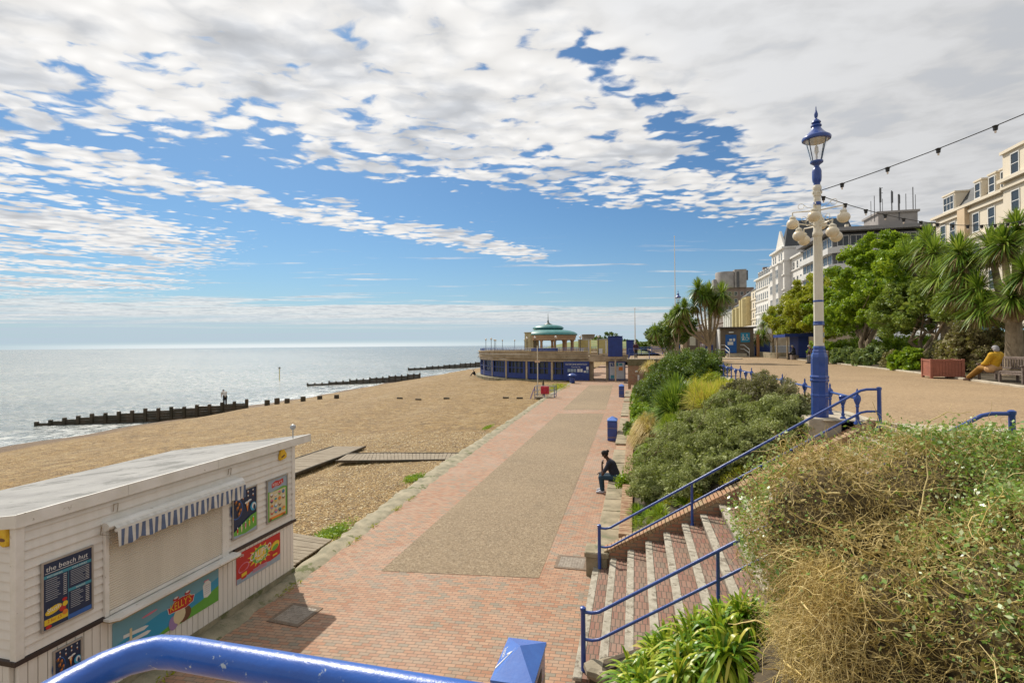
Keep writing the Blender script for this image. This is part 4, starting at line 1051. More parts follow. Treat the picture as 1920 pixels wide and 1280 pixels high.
    m = MB(); m.tube([(X-.15, YB+.2, 2.78), (X-.15, YB+.2, 3.0)], .012, 8); m.ball((X-.15, YB+.2, 3.04), .06); m.build('vent_cowl', pm('galvanised grey', (.45, .46, .46), None, 5, .4, metal=.4), K, smooth=True)
kiosk()

# ================================================================ litter bins
def litter_bin():
    t = thing('litter_bin', 'blue square litter bin with a pointed lid and white lettering in the foreground', 'bin', (-1.365, 5.97, 0), group='blue litter bins on the promenade')
    w = .235; zt = .98
    wy = .40
    m = MB(); m.bbox(-w, w, -wy, wy, .03, zt, .03); m.box(-w+.03, w-.03, -wy+.03, wy-.03, 0, .03); 
    for s in (-1, 1):
        m.box(s*(w+.001)-.002, s*(w+.001)+.002, -.13, .13, .72, .86, 1)
    m.build('body', [BLUE, flat('bin slot dark', (.02, .015, .02))], t, world=False)
    m = MB()
    for z in (.14, .20, .62):
        m.box(-w-.004, w+.004, -wy-.004, wy+.004, z, z+.012)
    m.build('band', pm('gold band', (.45, .30, .08), None, 5, .4), t, world=False)
    m = MB(); q = w+.012; qy = wy+.03
    m.add([(-q, -qy, zt), (q, -qy, zt), (q, qy, zt), (-q, qy, zt), (-q, -qy, zt+.03), (q, -qy, zt+.03), (q, qy, zt+.03), (-q, qy, zt+.03), (0, 0, zt+.20)],
          [(3, 2, 1, 0), (0, 1, 5, 4), (1, 2, 6, 5), (2, 3, 7, 6), (3, 0, 4, 7), (4, 5, 8), (5, 6, 8), (6, 7, 8), (7, 4, 8)])
    lid = m.build('lid', pm('mid blue lid', (.055, .17, .55), (.045, .13, .46), 3, .45, .1, 30, coat=.2), t, world=False)  # lid in a paler blue than the body
    # white lettering on the sea side of the lid, reading up the slope
    m = MB(); n = Vector((-.17, 0, q)).normalized(); u = Vector((0, 1, 0)); v = u.cross(n).normalized()*-1; v = n.cross(u)
    o = Vector((-q, 0, zt+.03))+n*.003
    up = (Vector((0, 0, zt+.2))-Vector((-q, 0, zt+.03))).normalized(); uu = Vector((0, -1, 0))
    M = Matrix(((uu.x, up.x, n.x, o.x), (uu.y, up.y, n.y, o.y), (uu.z, up.z, n.z, o.z), (0, 0, 0, 1)))
    m.text('Fantastic', .085, M @ Matrix.Translation((-.15, .02, 0)) @ Matrix.Rotation(.12, 4, 'Z'), 0, fit=.22)
    m.add([(.20, -.005, .001), (.232, .012, .001), (.0, .25, .001)], [(0, 1, 2)], 0, M)
    m.add([(.035, .20, .001), (.065, .19, .001), (.06, .14, .001), (.03, .11, .001), (.02, .15, .001)], [(4, 3, 2, 1, 0)], 0, M)
    m.build('lettering', WH, lid, world=False)
    return t
b0 = litter_bin()
dup(b0, (-1.12, 26.1, 0), 0, 'blue litter bin past the sitting man, the larger of the two distant bins')
dup(b0, (-1.20, 47.6, 0), 0, 'blue litter bin near the brick block, the smallest-looking of the bins')

# ================================================================ ornate lamp post
CREAM = pm('cream gloss paint', (.68, .63, .52), (.60, .55, .43), 2.5, .38, .08, 20, wear=(.40, .33, .22), wearscale=9, wearthr=.66, coat=.2)
OPAL = pm('opal globe', (.70, .62, .47), (.60, .50, .34), 2.0, .28, coat=.4)
def glass():
    m = bpy.data.materials.new('lantern glass'); m.use_nodes = True; t = NT(m.node_tree)
    a = t.n('ShaderNodeBsdfTransparent'); g = t.n('ShaderNodeBsdfGlossy', inp={'Roughness': .08, 'Color': (.9, .95, 1, 1)})
    mx = t.n('ShaderNodeMixShader'); mx.inputs[0].default_value = .12
    t.nt.links.new(a.outputs[0], mx.inputs[1]); t.nt.links.new(g.outputs[0], mx.inputs[2])
    return finish(t, m, mx)
GLASS = glass()
def lamp_post():
    L = thing('street_lamp', 'tall cream and blue lamp post with clustered round globes at the top of the steps', 'lamp post', (3.57, 11.34, UP), group='ornate blue and cream seafront lamps')
    B = lambda m, n, mt, p=L: m.build(n, mt, p, smooth=True, world=False)
    m = MB(); m.prism([(-.28, -.28), (.28, -.28), (.28, .28), (-.28, .28)], -.9, -.012); m.bbox(-.27, .27, -.27, .27, -.012, .03, .02); m.build('plinth', CONC2, L, world=False)
    O = radians(22.5)
    m = MB(); m.lathe([(.150, .03), (.150, .42), (.156, .44), (.156, .47), (.150, .49), (.150, .72), (.165, .74), (.168, .765), (.155, .785), (.165, .80), (.168, .83), (.150, .86), (.148, 1.22), (.138, 1.27), (.118, 1.31), (.118, 1.34), (.105, 1.36), (.105, 1.41), (.095, 1.44)], 8, 0, None, rot=O)
    m.build('base', BLUE, L, world=False)
    m = MB(); m.lathe([(.094, 1.43), (.090, 1.50), (.088, 2.28), (.082, 3.4), (.070, 3.78), (.064, 4.20), (.062, 4.58)], 8, 0, None, rot=O)
    m.build('shaft', CREAM, L, world=False)
    for z, h, r in ((1.90, .05, .094), (1.865, .012, .100), (2.33, .03, .091), (4.27, .05, .072)):
        m = MB(); m.lathe([(r-.008, z-h/2-.01), (r, z-h/2), (r, z+h/2), (r-.008, z+h/2+.01)], 8 if z < 4 else 14, 0, None, rot=O); m.build('band', BLUE, L, world=False)
    m = MB(); m.lathe([(.066, 4.42), (.078, 4.46), (.066, 4.50), (.066, 4.53), (.080, 4.56), (.080, 4.60), (.064, 4.64)], 14); m.box(-.085, .085, -.03, .03, 4.475, 4.515); m.box(-.03, .03, -.085, .085, 4.475, 4.515); B(m, 'collar', CREAM)
    m = MB(); m.lathe([(.060, 4.63), (.058, 4.68), (.078, 4.72), (.085, 4.78), (.085, 4.92), (.070, 4.97), (.050, 5.0), (.046, 5.03), (.060, 5.05), (.115, 5.09), (.118, 5.12), (.112, 5.125)], 18); B(m, 'lantern_base', BLUE)
    # lantern: glazed cone with bars, cap with finial
    r0, z0, r1, z1 = .108, 5.125, .215, 5.54
    m = MB(); m.lathe([(r0-.004, z0), (r1-.006, z1)], 24); m.f = m.f[:-2]; m.mi = m.mi[:-2]; lg = B(m, 'lantern_glass', GLASS)
    m = MB()
    for k in range(4):
        a = radians(35+90*k); m.tube([(r0*cos(a), r0*sin(a), z0), (r1*cos(a), r1*sin(a), z1)], .009, 6)
    m.build('glazing_bar', pm('dark lantern bars', (.03, .06, .12), None, 4, .4), lg, world=False)
    m = MB(); m.lathe([(.205, 5.535), (.232, 5.53), (.255, 5.545), (.262, 5.58), (.250, 5.605), (.20, 5.64), (.14, 5.70), (.095, 5.76), (.078, 5.80), (.098, 5.82), (.095, 5.84), (.06, 5.87), (.085, 5.89), (.082, 5.91), (.045, 5.95), (.030, 5.96), (.018, 5.98), (.032, 6.02), (.036, 6.06), (.022, 6.11), (.010, 6.15), (.008, 6.20), (.001, 6.23)], 24)
    cap = B(m, 'lantern_cap', BLUE)
    m = MB(); m.lathe([(.17, 5.50), (.205, 5.534)], 20); m.build('reflector', pm('reflector', (.55, .52, .45), None, 4, .5), cap, world=False)
    m = MB(); m.lathe([(.02, 5.14), (.02, 5.26), (.04, 5.30), (.035, 5.40), (.01, 5.44)], 10); B(m, 'bulb', WH, lg)
    # eight globes on scrolled arms, in two tiers
    for tier, (z, R, az0) in enumerate(((4.14, .44, 65), (3.83, .40, 110))):
        for k in range(4):
            a = radians(az0+90*k); ca, sa = cos(a), sin(a)
            P = lambda r, zz: (r*ca, r*sa, zz)
            m = MB(); m.tube([P(.05, z), P(R-.02, z+.03), P(R, z+.025), P(R, z-.06)], [.015, .012, .012, .014], 8)
            # scroll
            sc = [P(.07, z+.05), P(.18, z+.09)]
            for i in range(15):
                q = 2*pi*i/14; sc.append(P(.285-.055*cos(q+.6), z+.125+.055*sin(q+.6)-.0))
            m.tube(sc, .005, 5)
            arm = m.build('globe_arm', CREAM, L, smooth=True, world=False)
            m = MB(); m.lathe([(.03, z-.05), (.058, z-.07), (.060, z-.105), (.05, z-.11)], 14, 0, Matrix.Translation((R*ca, R*sa, 0))); m.build('gallery', CREAM, arm, smooth=True, world=False)
            m = MB(); m.ball((R*ca, R*sa, z-.205), (.115, .115, .107), 24, 16); m.build('globe', OPAL, L, smooth=True, world=False)
    m = MB(); m.lathe([(.07, 3.60), (.095, 3.64), (.09, 3.70), (.075, 3.74), (.075, 3.92), (.09, 3.97), (.085, 4.03), (.066, 4.07)], 14); B(m, 'arm_boss', CREAM)
    # sticker band facing the gardens
    m = MB(); a = radians(-28)
    for i, (z, h, mi) in enumerate(((1.50, .10, 0), (1.61, .09, 1), (1.71, .12, 0), (1.80, .05, 2))):
        M = Matrix.Rotation(a, 4, 'Z'); m.box(.0865, .0885, -.03, .03, z, z+h, mi, M)
    m.build('sticker', [YEL, GRYB, BRN], L, world=False)
    return L
l0 = lamp_post()
dup(l0, (4.12, 51.7, UP-.02), .35, 'distant blue seafront lamp beyond the branching palm, seen small beside the kiosk building', scale=1.08)

# festoon cables
def festoon(pts, sag, label, nb, spacing0=.35, sp=.72):
    a, b = Vector(pts[0]), Vector(pts[1]); L = (b-a).length
    def P(s):
        p = a.lerp(b, s/L); p.z -= sag*4*(s/L)*(1-s/L); return p
    t = thing('festoon_string', label, 'festoon lights', a, group='festoon strings tied to the tall lamp post')
    m = MB(); m.tube([P(L*i/30) for i in range(31)], .008, 6); m.build('cable', flat('black cable', (.012, .012, .012)), t)
    s = spacing0
    for i in range(nb):
        if s > L: break
        p = P(s); M = Matrix.Translation(p)
        m = MB(); m.lathe([(.016, -.075), (.030, -.07), (.034, -.02), (.045, 0), (.02, .012)], 10, 0, M); h = m.build('lamp_holder', MATS['black cable'], t)
        m = MB(); m.ball((p.x, p.y, p.z-.095), (.017, .017, .024), 10, 6); m.build('bulb', pm('dim bulb', (.75, .66, .58), None, 5, .3), h)
        s += sp
festoon([(3.62, 11.30, UP+4.52), (7.2, 9.0, 8.75)], .10, 'upper festoon string running from the lamp post up out of the picture', 5, .38, .74)
festoon([(3.64, 11.38, UP+4.44), (11.5, 17.9, 8.35)], .42, 'lower festoon string sagging from the lamp post across towards the cream hotel', 14, .10, .72)

# ================================================================ upper promenade railing
def prom_railing():
    t = thing('promenade_railing', 'low blue railing with finialed posts along the edge of the upper promenade', 'railing', (3.9, 10.6, UP))
    a = MB(); n = 16
    ax, ay, bx, by = 3.97, 10.64, 3.88, 51.0
    def P(s): return ax+(bx-ax)*s/(by-ay), ay+s
    pts = [(*P(s), UP+.47) for s in (0, 10, 20, 30, by-ay)]
    a.tube(pts, .024, 8); a.build('rail', BLUE, t, smooth=True)
    big = MB(); big.lathe([(.060, 0), (.060, .03), (.036, .06), (.030, .10), (.034, .12), (.024, .15), (.022, .30), (.034, .33), (.026, .35), (.044, .40), (.058, .44), (.060, .48), (.050, .52), (.022, .55), (.016, .58), (.020, .61), (.004, .66)], 14)
    small = MB(); small.lathe([(.055, 0), (.050, .03), (.026, .06), (.034, .09), (.022, .12), (.024, .22), (.032, .24), (.024, .26), (.050, .34), (.068, .40), (.070, .45), (.050, .475), (.03, .48)], 14)
    small.v += []; 
    A = big.build('post', BLUE, t, smooth=True, world=False); B = small.build('post', BLUE, t, smooth=True, world=False)
    s = 0; k = 0; first = {}
    while s < by-ay:
        src = (A, B)[k % 2]
        o = src if k < 2 else src.copy()
        if k >= 2: C.objects.link(o); o.parent = t
        x, y = P(s); o.location = (x-3.9, y-10.6, 0); s += .67 if y < 12.4 else .95; k += 1
    return t
prom_railing()

# ================================================================ plants
LEAF_GREY = leafmat('grey green leaves', [(.11, .13, .04), (.24, .28, .095), (.38, .42, .18), (.52, .53, .30)], .65, .25, 1.6, spec=.2)
LEAF_GREYB = leafmat('grey brown leaves', [(.09, .08, .045), (.17, .16, .08), (.26, .23, .12), (.20, .24, .12)], .6, .2, 1.5)
LEAF_DARK = leafmat('dark evergreen leaves', [(.02, .045, .008), (.06, .12, .018), (.13, .22, .03), (.22, .30, .05)], .5, .2, 1.2)
LEAF_BRIGHT = leafmat('bright green leaves', [(.05, .13, .01), (.14, .28, .02), (.28, .42, .04), (.42, .50, .06)], .45, .4, 1.2)
LEAF_TREE = leafmat('fresh tree leaves', [(.05, .12, .008), (.15, .27, .014), (.30, .45, .025), (.48, .56, .05)], .4, .4, .6)
LEAF_OLIVE = leafmat('yellow olive leaves', [(.09, .125, .010), (.24, .28, .018), (.42, .43, .03), (.56, .50, .05)], .45, .4, .6)
LEAF_BLUE = leafmat('blue green leaves', [(.05, .09, .03), (.13, .20, .065), (.25, .33, .12), (.40, .44, .20)], .5, .25, .8)
LEAF_BROWN = leafmat('brown scrub leaves', [(.10, .08, .03), (.20, .16, .07), (.30, .26, .12), (.18, .22, .07)], .6, .2, 1.0)
STRAP = leafmat('strap leaves', [(.04, .13, .008), (.14, .30, .015), (.40, .50, .04), (.72, .60, .12)], .35, .35, 2.5, vary=.8)
STRAPD = leafmat('palm leaves', [(.025, .07, .012), (.08, .18, .02), (.20, .33, .04), (.42, .46, .10)], .4, .3, .9, vary=.8)
STRAPDEAD = leafmat('dead palm leaves', [(.16, .11, .05), (.28, .20, .09), (.22, .17, .08)], .7, .2, 1.0)
GRASSY = leafmat('yellow green grass', [(.22, .30, .02), (.48, .50, .06), (.68, .58, .12), (.60, .38, .12)], .5, .4, 2.2, vary=.75)
GRASSTAN = leafmat('tan dry grass', [(.28, .19, .07), (.56, .40, .15), (.70, .54, .25), (.40, .36, .08)], .6, .35, 2.0, vary=.8)
GRASSD = leafmat('green rush grass', [(.06, .12, .01), (.16, .27, .02), (.32, .42, .04), (.46, .46, .07)], .5, .35, 2.0, vary=.8)
LEAF_OLGR = leafmat('olive grey leaves', [(.05, .09, .012), (.14, .22, .03), (.27, .36, .07), (.42, .46, .14)], .5, .3, .7)
BARK = pm('grey brown bark', (.25, .19, .12), (.12, .09, .055), 6, .9, 1.0, 24, stretch=(1, 1, .3))
BARKP = pm('pale fibrous bark', (.36, .28, .18), (.20, .15, .09), 8, .9, 1.0, 30, stretch=(1, 1, .4))
STEM = pm('woody stems', (.20, .14, .08), (.11, .08, .045), 6, .85)

def shrub(name, label, cx, cy, rx, ry, rz, mat, n, L, W, cat='shrub', zf=slope_z, clump=.16, nclump=60, up=.5, group=None, lift=.25, stems=True, shell=.75, twigmat=None, blobs=None):
    z0 = zf(cx, cy); t = thing(name, label, cat, (cx, cy, z0), group=group)
    if blobs is None:
        blobs = []
        r = random.Random(int(cx*100+cy*10))
        blobs.append((cx, cy, z0+rz*lift, rx*.85, ry*.85, rz))
        for i in range(5):
            a = r.random()*6.28; q = .55; bx, by = cx+cos(a)*rx*q, cy+sin(a)*ry*q
            blobs.append((bx, by, zf(bx, by)+rz*(lift+.1), rx*.5, ry*.5, rz*(.6+.3*r.random())))
    P = crown_points(blobs, n, clump, shell, nclump, .85)
    zt = np.array([zf(a, b) for a, b in P[:, :2]]); P = P[P[:, 2] > zt-.05]
    V, Q = leaf_quads(P, L, W, up); npmesh('foliage', V, Q, mat, t)
    if stems:
        k = 120; s = np.array([[cx, cy, z0-.05]])+rng.normal(size=(k, 3))*np.array([rx*.3, ry*.3, .02])
        idx = rng.integers(0, len(P), k); d = P[idx]-s; LL = np.linalg.norm(d, axis=1)
        V, Q, _ = twigs(s, d, LL*.95, np.full(k, .012), 5, .12); npmesh('stems', V, Q, twigmat or STEM, t)
    # dark inner mass of old wood and shade leaves keeps the plant from being see-through
    ib = [(a, b, c, d*.78, e*.78, f*.78) for a, b, c, d, e, f in blobs]
    P = crown_points(ib, int(n*.22), clump*1.2, .3, nclump, .9); P = P[P[:, 2] > np.array([zf(a, b) for a, b in P[:, :2]])-.05]
    V, Q = leaf_quads(P, L*2.2, W*2.6, .2); npmesh('inner_foliage', V, Q, mat, t)
    return t
def strap_plant(name, label, spots, mat, n, L, W, zf, emin=15, emax=85, droop=.5, cat='plant', group=None, extra=None):
    """one plant or one clump grown from several hearts"""
    cx = sum(s[0] for s in spots)/len(spots); cy = sum(s[1] for s in spots)/len(spots)
    t = thing(name, label, cat, (cx, cy, zf(cx, cy)), group=group)
    parts = []
    for s in spots:
        x, y = s[0], s[1]; z = s[2] if len(s) > 2 else zf(x, y)
        parts.append(straps((x, y, z-.01), n, L*(.85+.3*random.random()), W, emin, emax, droop, 5))
    V, Q = merge(parts); npmesh('leaves', V, Q, mat, t)
    return t

def slope_plants():
    # big grey-green evergreen covering the lower slope
    bl = []
    for (x, y, r, h) in [(.7, 13.0, .75, .55), (1.5, 12.6, .9, .6), (2.4, 12.3, .9, .6), (.6, 14.4, .8, .6), (1.5, 14.2, 1.0, .75), (2.5, 13.8, 1.0, .7), (.8, 15.9, .8, .6), (1.8, 15.5, .9, .6), (2.6, 15.2, .8, .45), (.35, 12.9, .5, .35), (3.0, 12.6, .6, .5), (1.5, 11.95, .6, .45), (2.2, 11.8, .6, .45), (2.9, 11.75, .5, .4), (.9, 12.2, .5, .4), (1.2, 11.55, .4, .35), (1.8, 11.45, .42, .38), (2.5, 11.4, .42, .38), (3.1, 11.45, .38, .35), (3.2, 12.1, .45, .4)]:
        bl.append((x, y, slope_z(x, y)+.24, r, r, h))
    shrub('evergreen_shrub', 'huge mounded grey-green shrub filling the slope beside the far handrail', 1.6, 14.5, 2, 2, 1, LEAF_GREY, 110000, .050, .022, blobs=bl, clump=.15, nclump=420, shell=.9)
    bl = [(2.9, 15.0, slope_z(2.9, 15)+.35, .7, .9, .55), (3.2, 13.6, UP+.25, .55, .8, .55), (3.1, 15.9, slope_z(3.1, 15.9)+.2, .5, .6, .4), (3.4, 12.5, UP+.12, .4, .6, .42)]
    shrub('brownish_shrub', 'grey-brown twiggy shrub on top of the slope just left of the lamp post', 3.1, 14.5, 1, 1, .8, LEAF_GREYB, 26000, .045, .02, blobs=bl, clump=.12, nclump=150, shell=.85)
    bl = []
    for (x, y, r, h) in [(1.6, 27, 1.3, .9), (2.6, 28, 1.5, 1.1), (1.4, 30, 1.4, 1.0), (3.0, 31, 1.3, 1.0), (2.2, 33, 1.4, 1.1), (3.4, 26.0, .9, .9), (.9, 32.5, 1.0, .9), (1.9, 36, 1.2, 1.1), (3.0, 37, 1.2, 1.0), (3.6, 28.5, .7, .7)]:
        bl.append((x, y, slope_z(min(x, 3.4), y)+.40, r, r, h))
    shrub('juniper', 'dark green spreading conifer on the slope in front of the branching palm', 2.2, 31, 3, 4, 1, LEAF_DARK, 70000, .09, .035, blobs=bl, clump=.30, nclump=260, shell=.85, cat='conifer')
    # fan-leaved dwarf palm
    t = strap_plant('dwarf_palm', 'spiky dark green dwarf palm in the middle of the slope below the conifer', [(1.45, 20.6, 2.35), (1.85, 20.9, 2.45), (1.15, 20.9, 2.1), (1.6, 21.6, 2.6), (1.5, 20.2, 2.0)], STRAPD, 380, .95, .045, slope_z, -25, 88, .12)
    strap_plant('tussock_grass', 'yellow and gold rush-like grass to the right of the dwarf palm', [(2.0+1.35*random.random(), 16.5+2.9*random.random(), 2.55+.3*random.random()) for _ in range(44)], GRASSY, 150, .85, .026, slope_z, 25, 88, .35, 'grass')
    strap_plant('tussock_grass', 'rounded green-gold grass mound just above the grey-green shrub', [(.95+1.0*random.random(), 17.0+1.5*random.random(), 1.85+.2*random.random()) for _ in range(26)], GRASSD, 220, .62, .016, slope_z, 20, 88, .55, 'grass')
    strap_plant('dry_grass', 'tan dried grass mound hanging over the retaining wall', [(.2+.65*random.random(), 19.8+3.0*random.random(), 1.25+.3*random.random()) for _ in range(34)], GRASSTAN, 170, .80, .020, slope_z, 10, 85, .9, 'grass')
    strap_plant('dry_grass', 'straw-coloured grass at the top end of the slope beyond the conifer', [(.8+1.6*random.random(), 38+5*random.random(), 3.0) for _ in range(22)], GRASSTAN, 90, .9, .03, slope_z, 15, 80, .6, 'grass')
    def carpet(name, label, x0, x1, y0, y1, mat, n, L, W, h, cat='plant'):
        cx, cy = (x0+x1)/2, (y0+y1)/2; t = thing(name, label, cat, (cx, cy, slope_z(cx, cy)))
        k = max(10, int((x1-x0)*(y1-y0)*4)); c = np.stack([x0+(x1-x0)*rng.random(k), y0+(y1-y0)*rng.random(k)], 1)
        r = .16+.20*rng.random(k); hh = h*(.5+.8*rng.random(k)); i = rng.integers(0, k, n); d = rdirs(n, .5)*(.7+.3*rng.random((n, 1)))
        P = np.zeros((n, 3)); P[:, :2] = c[i]+d[:, :2]*r[i][:, None]
        P[:, 2] = np.array([slope_z(a, b) for a, b in P[:, :2]])+np.abs(d[:, 2])*hh[i]
        V, Q = leaf_quads(P, L, W, .7); npmesh('foliage', V, Q, mat, t)
    carpet('hedge_plant', 'bright lime green plants spilling along the top of the retaining wall', -.15, .75, 16.2, 20.0, LEAF_BRIGHT, 14000, .07, .03, .28)
    carpet('trailing_plant', 'light green and yellow trailing shrubs against the retaining wall near the brick block', -.15, 1.1, 23.0, 44, LEAF_BRIGHT, 42000, .11, .055, .75)
    carpet('ground_plant', 'mixed olive undergrowth on the slope between the conifer and the wall', .5, 3.3, 22.5, 50, LEAF_OLIVE, 40000, .10, .05, .45)
    carpet('ground_plant', 'green undergrowth at the top of the slope under the blue railing', 2.6, 3.5, 16.5, 27, GRASSD, 14000, .09, .03, .3)
    carpet('ground_plant', 'low mixed leaves in the bed beside the foot of the steps', -.05, 3.2, 11.1, 12.6, LEAF_OLIVE, 9000, .06, .025, .16)
    shrub('wall_bush', 'small dark green bush overhanging the stone ledge by the nearer far bin', -.15, 24.2, .38, .5, .45, LEAF_DARK, 5000, .06, .035, lift=.2, nclump=30)
    shrub('wall_bush', 'little green bush growing on the ledge beside the sitting man', -.30, 15.35, .20, .28, .30, LEAF_TREE, 2600, .045, .025, lift=.2, nclump=18)
    strap_plant('spurge', 'lime-flowered spurge by the foot of the far handrail', [(.05, 12.35), (.25, 12.0), (.5, 11.75), (.0, 12.7)], LEAF_BRIGHT, 150, .34, .022, slope_z, 15, 85, .3)
    strap_plant('spurge', 'yellow-green spurge beside the brick coping of the steps', [(1.0, 11.5), (1.25, 11.45), (1.15, 11.75)], LEAF_BRIGHT, 130, .34, .022, slope_z, 20, 85, .3)
    strap_plant('rush_clump', 'fresh green grassy clump between the lower handrail and the grey-green shrub', [(.10, 11.5), (.25, 11.3), (.4, 11.6), (-.02, 11.8), (.6, 11.35)], GRASSD, 150, .34, .010, slope_z, 20, 88, .6, 'grass')
slope_plants()

def bed_z(x, y):
    return min(.55+max(x+.1, 0)*.62+max(0, 5-y)*.12*min(max(x, 0), 1), UP-.02)
def near_plants():
    r = random.Random(4)
    sp = []
    for i in range(30):
        x = -.12+1.15*r.random(); y = 5.85+.75*r.random(); sp.append((x, y, bed_z(x, y)+.10+.12*r.random()))
    strap_plant('agapanthus', 'broad clump of arching green and yellow strap leaves under the near handrail', sp, STRAP, 46, .58, .042, bed_z, 12, 80, .75)
    sp = [(1.15+.28*r.random(), 6.45+.28*r.random(), 1.42+.1*r.random()) for i in range(9)]
    strap_plant('agapanthus', 'smaller clump of green strap leaves between the steps and the tangled bush', sp, STRAP, 44, .52, .038, bed_z, 10, 80, .75)
    strap_plant('strap_leaf', 'few trailing strap leaves on the stones at the bottom edge of the bed', [(.85, 5.25, bed_z(.85, 5.2)+.0), (1.05, 5.1, bed_z(1, 5.1))], STRAP, 26, .45, .036, bed_z, 10, 60, .8)
near_plants()

def tangle():
    """the big half-dead climber: a mound of straw-coloured stems with patches of small green leaves"""
    t = thing('tangled_bush', 'enormous tangled bush of straw-coloured stems and small green leaves on the right', 'bush', (4, 4.5, 1.5))
    # mound surface as a union of ellipsoids
    B = np.array([(2.05, 6.15, 2.70, .92, .72, 1.02), (3.0, 6.15, 2.9, 1.1, .85, .95), (4.2, 6.0, 2.95, 1.3, 1.0, .93), (5.8, 5.8, 3.0, 1.5, 1.2, .9), (7.5, 5.6, 3.0, 1.5, 1.3, .9),
                  (2.2, 5.3, 1.95, .92, .9, 1.15), (3.2, 4.9, 2.3, 1.25, 1.1, 1.2), (4.6, 4.6, 2.5, 1.4, 1.2, 1.12), (6.2, 4.2, 2.6, 1.6, 1.3, 1.1), (1.85, 4.85, 1.05, .62, .75, .95),
                  (2.3, 4.2, 1.2, .85, .85, 1.1), (3.1, 3.5, 1.6, 1.2, 1.1, 1.2), (4.5, 3.2, 1.9, 1.4, 1.2, 1.2)])
    def inside(P, k=1.0):
        r = np.zeros(len(P), bool)
        for b in B: r |= ((((P-b[:3])/(b[3:]*k))**2).sum(1) < 1)
        return r
    def surf(n, jit=.06):
        w = B[:, 3]*B[:, 4]; i = rng.choice(len(B), n, p=w/w.sum())
        d = rdirs(n, .15); P = B[i, :3]+d*B[i, 3:]*(1+jit*rng.normal(size=(n, 1))); k = ~inside(P, .90) & (P[:, 2] > .6)
        return P[k], d[k]
    _surf = surf
    def surf(n, jit=.06):
        P, d = _surf(n, jit)
        w = np.sin(P[:, 0]*6.1+np.sin(P[:, 1]*4.7)*1.5)*np.sin(P[:, 1]*5.3+P[:, 2]*3.1)+.6*np.sin(P[:, 2]*9.0+P[:, 0]*7.0+np.sin(P[:, 1]*8.0))
        return P+d*(.075*w[:, None]), d
    # green density varies in patches
    def field(P): return np.sin(P[:, 0]*1.9+1.2*np.sin(P[:, 1]*1.7)+.5)*.5+np.sin(P[:, 2]*2.6+P[:, 0]*1.3+P[:, 1]*.9)*.5
    def clear(V, Q, k):
        return V, Q
    wood = leafmat('dead pale stems', [(.28, .19, .05), (.64, .48, .16), (.84, .68, .33), (.50, .40, .12)], .75, .05, 1.5, vary=.6)
    # thick bare branches
    P, d = surf(2600, .03)
    dd = unit(np.cross(d, rdirs(len(d)))+np.array([0, 0, -.10])+d*.12)
    V, Q, _ = twigs(P-d*.06, dd,   .25+.65*rng.random(len(P))**2, .0035+.012*rng.random(len(P))**3, 7, .30, .03)
    npmesh('branches', V, Q, wood, t)
    # mass of thin stems
    P, d = surf(120000, .055)
    dd = unit(np.cross(d, rdirs(len(d)))*.9+d*.50+np.array([0, 0, .02]))
    P = P-d*(.30*rng.random((len(P), 1))**2)
    V, Q, E = twigs(P-d*.05, dd, .08+.24*rng.random(len(P))**1.5, .0016+.0022*rng.random(len(P)), 4, .42, .0)
    npmesh('stems', V, Q, wood, t)
    # hanging curtain of stems on the steps side
    k = 3800; th = rng.random(k); s = np.stack([1.42+.45*rng.random(k), 4.7+1.5*th, 1.6+1.2*rng.random(k)], 1)
    V, Q, _ = twigs(s, np.tile([-.10, .05, -1.0], (k, 1))+rng.normal(size=(k, 3))*.75, .15+.45*rng.random(k), .0016+.0030*rng.random(k)**2, 6, .42, .02)
    npmesh('hanging_stems', V, Q, wood, t)
    P, d = surf(9000, .04); kk = d[:, 2] > .5; P = P[kk]; d = d[kk]
    V, Q, E = twigs(P, d+np.array([0, 0, .5]), .05+.13*rng.random(len(P)), np.full(len(P), .0016), 4, .35); npmesh('wisps', V, Q, wood, t)
    # leaves
    P, d = surf(520000, .05); f = field(P)+.45*rng.normal(size=len(P))
    side = (P[:, 0] > 2.7)*.50+(P[:, 2] > 3.3)*.35-(P[:, 0] < 2.3)*.55+(P[:, 0] > 2.9)*.55
    k = f+side > .05; P = P[k]+rng.normal(size=(k.sum(), 3))*.03
    lm = leafmat('small pale green leaves', [(.06, .15, .02), (.15, .30, .045), (.32, .46, .12), (.70, .74, .46)], .34, .35, 3.0, spec=.7, vary=.85)  # the palest tone paints whitish glints into the leaf colour
    V, Q = leaf_quads(P, .034, .021, .8); npmesh('leaves', V, Q, lm, t)
    # dry leaf litter caught inside
    P, d = surf(110000, .05); P = P-d*.05
    dl = leafmat('dry brown leaves', [(.17, .12, .035), (.34, .26, .08), (.52, .41, .18), (.26, .25, .07)], .7, .15, 2.0)
    V, Q = leaf_quads(P, .026, .009, .2); npmesh('dead_leaves', V, Q, dl, t)
    P, d = surf(90000, .05); P = P-d*(.08+.30*rng.random((len(P), 1)))
    V, Q = leaf_quads(P, .06, .022, .2); npmesh('inner_leaves', V, Q, dl, t)
    # solid dark cores, painted to stand in for the shade deep inside the mound
    m = MB()
    for b in B: m.ball(tuple(b[:3]), tuple(b[3:]*.70), 24, 14)
    m.build('dark_core', pm('dark bush core', (.20, .15, .07), (.045, .032, .016), 9, .95, 1.0, 60, detail=8), t, smooth=True)
tangle()

